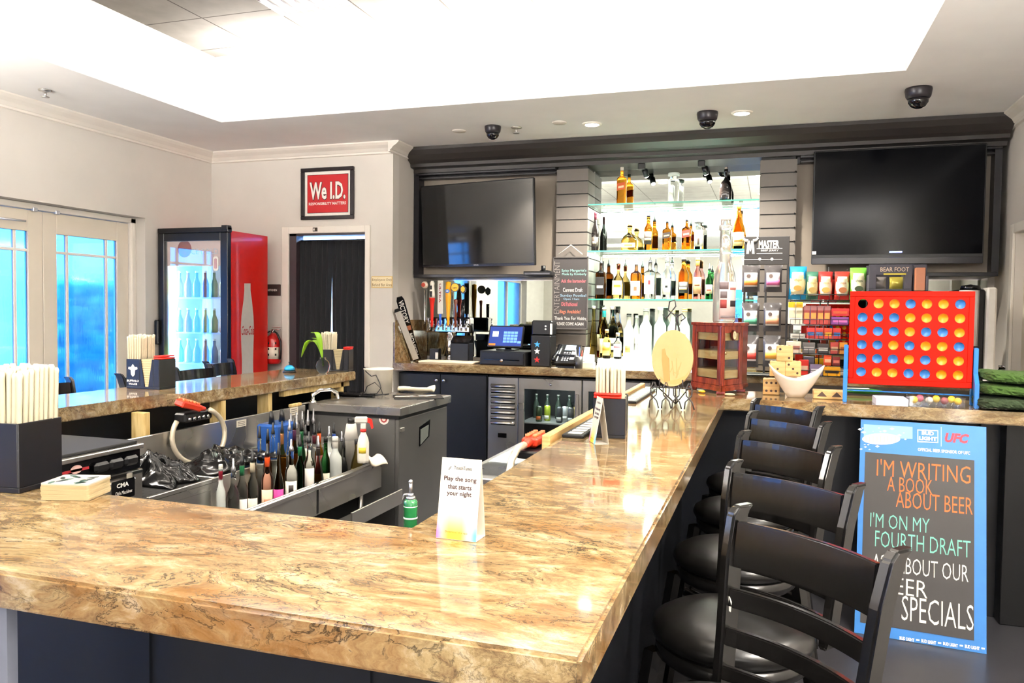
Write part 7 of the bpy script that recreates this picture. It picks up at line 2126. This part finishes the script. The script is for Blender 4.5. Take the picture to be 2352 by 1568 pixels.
# bottles in the speed rail and the tier behind
rowA, rowB = -2.345, -2.465
GR = 'bottles in the speed rail'
def rail_bottle(px, ytop, wpx, row, kind, gm, label, **kw):
    p = PX(px, ytop, row)
    a, b_ = PX(px - wpx / 2, ytop, row), PX(px + wpx / 2, ytop, row)
    # width seen across the view, not along the rail
    dist = (p - EYE).length
    half = wpx / 2 * dist / F_PX * .98
    zb = kw.pop('zb', zr) + .001
    H = p.z - zb - (.062 if kw.get('pour') else .018)
    return bottle((row, p.y, zb), kind, half, H, gm, label, GR, face=-PI / 2 + .55, **kw)
for px, yt, w_, row, kd, gm, lab, kw in (
    (507, 1066, 20, rowA, 'round', G_FROST, 'white bottle with a dark red neck at the left end of the speed rail', dict(neck='8a2030', cap='d8d4cc')),
    (536, 1052, 26, rowA, 'round', G_CLEAR, 'clear bottle with pourer second from left in the front rail', dict(pour=2, lab=('e9e4d4', .1, .36))),
    (556, 1036, 24, rowA, 'round', G_CLEAR, 'clear bottle with a green neck sleeve and black pourer, front rail', dict(neck='1f6a40', pour=1, lab=('efece2', .12, .5))),
    (580, 1030, 24, rowA, 'round', G_CLEAR, 'clear bottle with a cream neck label, front rail', dict(neck='d9cdb0', pour=1, lab=('e9e2d0', .12, .46), mark=('b8a888', .24, .30, .5))),
    (614, 1018, 26, rowA, 'round', G_PINK, 'rosy bottle with a red orange neck sleeve, front rail', dict(neck='e05020', pour=1, lab=('e4c9a8', .14, .50), mark=('a86a4a', .30, .36, .4))),
    (640, 1016, 24, rowA, 'slope', G_CLEAR, 'clear bottle with a bright pink label, front rail', dict(pour=1, lab=('f0409a', .10, .46))),
    (669, 1008, 28, rowA, 'round', G_CLEAR, 'clear bottle with white label and round dark seal, front rail', dict(pour=2, lab=('f1ece0', .12, .52), mark=('3a3230', .34, .46, .3))),
    (689, 996, 22, rowA, 'round', G_BLUE, 'pale blue bottle with green neck sleeve, front rail', dict(neck='1f6a40', pour=1)),
    (710, 990, 25, rowA, 'round', G_CLEAR, 'clear bottle with tall white label, front rail', dict(lab=('f0ece2', .14, .60), mark=('4a4440', .24, .30, .6), pour=1)),
    (731, 1000, 24, rowA, 'slope', G_CLEAR, 'squat clear bottle with dark neck, right of the white labelled one', dict(neck='2a2420', pour=2)),
    (748, 1004, 20, rowA, 'round', G_GREEN, 'slim green bottle with black cap, front rail', dict(lab=('d9d2bf', .14, .44), cap='1a1a1a')),
    (770, 1002, 30, rowA, 'round', G_FROST, 'frosted grey bottle with sloping shoulders, front rail', dict(neck='e8e4da', cap='e8e4da')),
    (790, 1004, 20, rowA, 'slope', G_CLEAR, 'small clear bottle with black and white label, front rail', dict(lab=('f0ece4', .10, .34), mark=('2a2624', .14, .2, .7), pour=1)),
    (820, 1008, 28, rowA, 'slope', G_GOLD, 'pale yellow squat bottle at the right end of the front rail', dict(lab=('c9c06a', .12, .40), mark=('4a4420', .2, .3, .5), cap='3a3a3a')),
    (596, 978, 18, rowB, 'round', G_CLEAR, 'clear bottle with black pourer in the second tier, above the orange neck', dict(pour=1)),
    (615, 984, 18, rowB, 'round', G_DAMB, 'dark bottle with pourer in the second tier, left', dict(pour=1, lab=('d2c6aa', .14, .5))),
    (627, 970, 20, rowB, 'round', G_CLEAR, 'clear bottle with pourer in front of the blue box', dict(pour=1)),
    (648, 966, 18, rowB, 'round', G_AMBER, 'amber bottle with brown pourer in front of the blue box', dict(pour=1, neck='8a5a30')),
    (665, 962, 20, rowB, 'round', G_CLEAR, 'clear bottle with steel pourer right of the blue box', dict(pour=2, lab=('e6e2d8', .14, .5))),
    (676, 958, 18, rowB, 'round', G_DAMB, 'dark purple bottle with pourer, second tier', dict(pour=1, neck='4a2440')),
    (693, 962, 18, rowB, 'round', G_GREEN, 'green bottle with pourer, second tier', dict(pour=1, neck='1f5a34')),
    (702, 974, 22, rowB, 'round', G_CLEAR, 'clear bottle with tall white label, second tier', dict(pour=1, lab=('f0eadc', .3, .8), mark=('6a6458', .5, .56, .5))),
    (722, 972, 20, rowB, 'round', G_CLEAR, 'clear bottle with dark red neck, second tier', dict(pour=1, neck='5a2028')),
    (733, 968, 20, rowB, 'round', G_AMBER, 'amber bottle with orange capsule, second tier', dict(pour=1, neck='d0562a', lab=('8a2a20', .3, .62))),
    (756, 978, 20, rowB, 'round', G_FROST, 'white bottle with steel pourer, second tier', dict(pour=2, lab=('f2efe8', .2, .7))),
    (767, 970, 18, rowB, 'round', G_BLUE, 'pale bottle with blue neck band, second tier', dict(pour=1, neck='2a4a9a')),
    (785, 990, 18, rowB, 'round', G_CLEAR, 'clear bottle with chrome topped pourer, right end of the second tier', dict(pour=2, lab=('3a3a3a', .3, .6)))):
    rail_bottle(px, yt, w_, row, kd, gm, lab, **kw)
# cocktail shaker bottle with white cap
p = PX(803, 960, -2.46); zb_s = zr + .001
H = p.z - zb_s
t = thing('shaker_bottle', 'grey bottle with tall white sleeve and black cap behind the front rail', 'bottle', (-2.46, p.y + .02, zb_s), 0)
MB().lathe([(1e-4, 0), (.045, .001), (.047, H * .62), (.044, H * .66), (.03, H * .88), (.028, H * .9), (1e-4, H * .905)], 20).obj('body', mat('smoky_plastic', hexc('8c8880'), .4), t)
MB().lathe([(.046, H * .64), (.031, H * .89), (.029, H * .9), (.029, H * .905)], 20).obj('white_sleeve', plain('efeae0', .5), t)
MB().lathe([(.022, H * .905), (.022, H), (1e-4, H + .001)], 16).obj('cap', BLACK, t)
# blue box in the well
p = PX(648, 1000, -2.68)
t = thing('blue_box', 'blue plastic store-and-pour box standing in the ice well', 'plastic box', (-2.68, min(p.y, 3.87), zi - .238))
MB().box(-.07, .07, -.10, .10, 0, .40, .012).obj('box', mat('blue_plastic', hexc('2f5fae'), .25, 0, .25, 1.3), t)
MB().cyl((.0, -.05, .40), (.0, -.05, .47), .018, .010).obj('pour_spout', BLACK, t)
MB().cyl((.0, .05, .40), (.0, .05, .47), .018, .010).obj('pour_spout', BLACK, t)
# tap and small things on the splashback
p = PX(750, 925, -2.80)
t = thing('sink_tap', 'chrome gooseneck tap at the end of the splashback', 'tap', (-2.83, p.y - .12, .895))
MB().lathe([(.024, 0), (.024, .02), (.014, .026)], 14).tube([(0, 0, .02), (0, .0, .06), (.02, .05, .085), (.05, .14, .085), (.07, .18, .06), (.075, .19, .02)], .013, 10).obj('spout', CHROME, t)
p = PX(690, 922, -2.83)
t = thing('bar_tools', 'wooden handled bar tool lying on the top of splashback', 'bar tool', (-2.855, p.y, .8955))
MB().box(-.012, .012, -.08, .04, 0, .02, .004).obj('wooden_handle', STUD, t)
MB().box(-.008, .008, .04, .2, .004, .014, .002).obj('blade', STEEL, t)
for k in range(5):
    p = PX(668 + k * 13, 940, -2.80)
    o = thing('pour_spout', 'steel pour spout, %s from left on the rack under the wooden handled tool' % ('first', 'second', 'third', 'fourth', 'fifth')[k], 'pour spout', (-2.80, p.y, .80), 0, 'spare pour spouts')
    MB().lathe([(.012, -.03), (.014, 0), (.008, .012), (.005, .07), (1e-4, .071)], 10).obj('spout', mat('pourer_steel', (.35, .35, .37), .25, .7), o)
    MB().box(-.046, -.006, -.012, .012, -.008, -.002).obj('clip', BLACK, o)
# spray bottle and towel
p = PX(829, 1010, -2.25)
zb_ = PX(829, 1062, -2.25).z; zt_s = PX(833, 953, -2.25).z
H = zt_s - zb_
t = thing('spray_bottle', 'translucent white spray bottle with red trigger hanging on the speed rail', 'spray bottle', (-2.235, p.y, zb_))
r_ = 13 * (p - EYE).length / F_PX
MB().lathe([(1e-4, 0), (r_ * .96, .002), (r_, .02), (r_, H * .42), (r_ * .85, H * .52), (r_ * .5, H * .62), (r_ * .42, H * .66), (1e-4, H * .661)], 20).obj('body', plain('e9e4d6', .35), t)
MB().slab(lambda u, v: (r_ * 1.02 * math.cos(-1.9 + 1.3 * u), r_ * 1.02 * math.sin(-1.9 + 1.3 * u), H * (.22 + .12 * v)), 8, 1, -.0005).obj('yellow_label', plain('e6c83a', .5), t)
MB().lathe([(r_ * .52, H * .66), (r_ * .52, H * .72), (1e-4, H * .721)], 16).obj('red_collar', plain('d42a22', .35), t)
Mh = Matrix.Translation((0, 0, H * .72)) @ Matrix.Rotation(.5, 4, 'Z')
MB().box(-.016, .016, -.016, .016, 0, H * .12, .004, Mh).box(-.05, .026, -.014, .014, H * .12, H * .26, .008, Mh).obj('spray_head', PLASTW, t)
MB().prism([(.022, H * .24), (.05, H * .2), (.058, H * .02), (.046, H * .0), (.036, H * .12), (.022, H * .14)], .016, Mh @ Matrix(((1, 0, 0, 0), (0, 0, -1, .008), (0, 1, 0, 0), (0, 0, 0, 1)))).obj('trigger', plain('e02a20', .35), t)
p0, p1 = PX(845, 1068, -2.24), PX(884, 1066, -2.24)
TOW = mat('white_towel', hexc('efe2cc'), .95, bump=.6, bscale=90)
def tw(u, v):
    return (-2.275 + .055 * v - .01 * v * math.sin(5 * u), p0.y - .05 + .23 * u, zr + .155 - .05 * v * v + .01 * math.sin(7 * u + 2 * v) + .07 * (1 - u) ** 2)
o = MB().slab(tw, 24, 8, .012).obj('bar_towel', TOW)
tag(o, 'folded cream bar towel draped at the right end of the speed rail', 'towel')
# the beer cooler at the end of the arm
CX0, CX1, CY0, CY1, CZt = -2.845, -2.20, 4.45, 5.24, .905
t = thing('beer_cooler', 'dark steel direct draw beer cooler at the far end of the left arm', 'beer cooler', (0, 0, 0))
DST, b, tc, N, L = nodes('dark_brushed_steel')
b.inputs['Base Color'].default_value = (.20, .195, .19, 1); b.inputs['Metallic'].default_value = .75
n = N('TexNoise'); n.inputs['Scale'].default_value = 4
L(tc.outputs['Object'], n.inputs['Vector'])
r = ramp(N, [(.3, (.28, .28, .28)), (.7, (.36, .36, .36))]); L(n.outputs['Fac'], r.inputs[0]); L(r.outputs[0], b.inputs['Roughness'])
MB().box(CX0, CX1 - .03, CY0 + .02, CY1, .03, CZt - .075).obj('body', DST, t)
MB().box(CX0 - .0, CX1 + .02, CY0, CY1 + .03, CZt - .055, CZt, .005).obj('steel_top', STEEL, t)
MB().box(CX0, CX1, CY0 + .012, CY1, CZt - .076, CZt - .056).obj('dark_gasket', BLACK, t)
d = MB().box(CX1 - .03, CX1, CY0 + .02, CY1, .06, CZt - .08, .004).obj('door', DST, t)
p = PX(975, 995, CX1)
qy, qz = p.y, p.z
mb = MB()
mb.prism([(-.085, -.075), (.07, -.03), (.085, .085), (-.085, .055)], .004, frame((CX1 + .0002, qy, qz), *YZ))
mb.obj('handle_recess', BLACKG, d)
MB().prism([(-.07, -.06), (.05, -.02), (.058, .055), (-.07, .04)], .004, frame((CX1 + .003, qy - .004, qz - .004), *YZ)).obj('recess_plate', plain('8a8f88', .3, .5), d)
MB().box(CX1 - .005, CX1 + .012, CY0 + .025, CY0 + .075, CZt - .16, CZt - .13, .004).obj('hinge', STEEL, d)
p = PY(882, 962, CY0 + .02)
MB().prism(circ(.035, 24), .001, frame((p.x, CY0 + .0195, p.z), *XZ)).obj('round_sticker', plain('efe2da', .5), t)
MB().prism(circ(.023, 20), .001, frame((p.x, CY0 + .0185, p.z), *XZ)).obj('sticker_ring', plain('a03a3a', .5), t)
MB().prism(circ(.013, 16), .001, frame((p.x, CY0 + .0175, p.z), *XZ)).obj('sticker_center', plain('e8d0c8', .5), t)
def on_cool(px, py):
    p = PZ(px, py, CZt); p.z = CZt + .0008
    return p
# things on the cooler
p = on_cool(851, 906)
t = thing('white_bucket', 'white plastic bucket with lid and loose black wires on the beer cooler', 'bucket', (p.x, p.y + .12, CZt + .0008))
rb = abs(PY(881, 880, p.y + .12).x - PY(822, 880, p.y + .12).x) / 2; hb = PY(851, 845, p.y + .12).z - CZt
MB().lathe([(1e-4, 0), (rb * .92, .002), (rb, hb * .94), (rb * 1.03, hb * .95), (rb * 1.03, hb), (1e-4, hb + .002)], 28).obj('bucket', plain('f0e8d8', .45), t)
mb = MB()
mb.tube([(-rb * .9, -rb * .3, hb + .006), (-rb * .5, -rb * .9, hb * .9), (.0, -rb * 1.03, hb * .72), (rb * .35, -rb * 1.03, hb * .78), (rb * .6, -rb * .95, hb * .45), (rb * .7, -rb * .95, .05), (rb * .5, -rb * 1.2, .008), (0, -rb * 1.25, .006)], .0035, 6)
mb.tube([(-rb * .4, -rb * 1.3, .006), (-.02, -rb * 1.25, .06), (.04, -rb * 1.25, .09), (rb * .8, -rb * 1.2, .05), (rb * .9, -rb * 1.1, .008)], .003, 6)
mb.obj('wires', BLACK, t)
p = on_cool(815, 912)
t = thing('black_scanner', 'flat black hand scanner with cable lying on the beer cooler', 'scanner', p + V((-.01, .04, 0)), .1)
MB().box(-.16, .05, -.04, .05, 0, .03, .012).box(.02, .14, -.025, .02, .0, .022, .008).obj('body', BLACKG, t)
MB().tube([(.14, 0, .012), (.2, .01, .02), (.22, .05, .02), (.18, .08, .008)], .004, 6).obj('cable', BLACK, t)
p = on_cool(935, 915)
t = thing('black_tray', 'thin black tray with paper slips on the cooler top', 'tray', p + V((.03, .09, 0)), .5)
MB().box(-.16, .18, -.12, .12, 0, .008, .002).obj('tray', BLACK, t)
for k in range(4):
    s_ = MB().box(-.05, .05, -.02, .02, 0, .0012).obj('paper_slip', plain('d9cfc6', .7)); s_.location = p + V((-.05 + .05 * k, .03 + .04 * k, .0085)); s_.rotation_euler = (0, 0, .3 + .3 * k)
    tag(s_, ('first', 'second', 'third', 'fourth')[k] + ' paper slip from the front on the black tray', 'paper', 'slips on the tray')
a, b_ = on_cool(890, 908), on_cool(966, 905)
def tw2(u, v):
    return (-.13 + .26 * u, -.05 + .11 * v, .028 + .012 * math.sin(8 * u) * (v) + .012 * math.sin(5 * v + 2 * u))
o = MB().slab(tw2, 20, 8, .024).obj('folded_napkins', plain('f2e6cc', .9)); o.location = (a + b_) / 2 + V((.02, .16, .006)); o.rotation_euler = (0, 0, .25)
tag(o, 'pile of cream paper towels on the cooler beside the white bucket', 'paper towels')
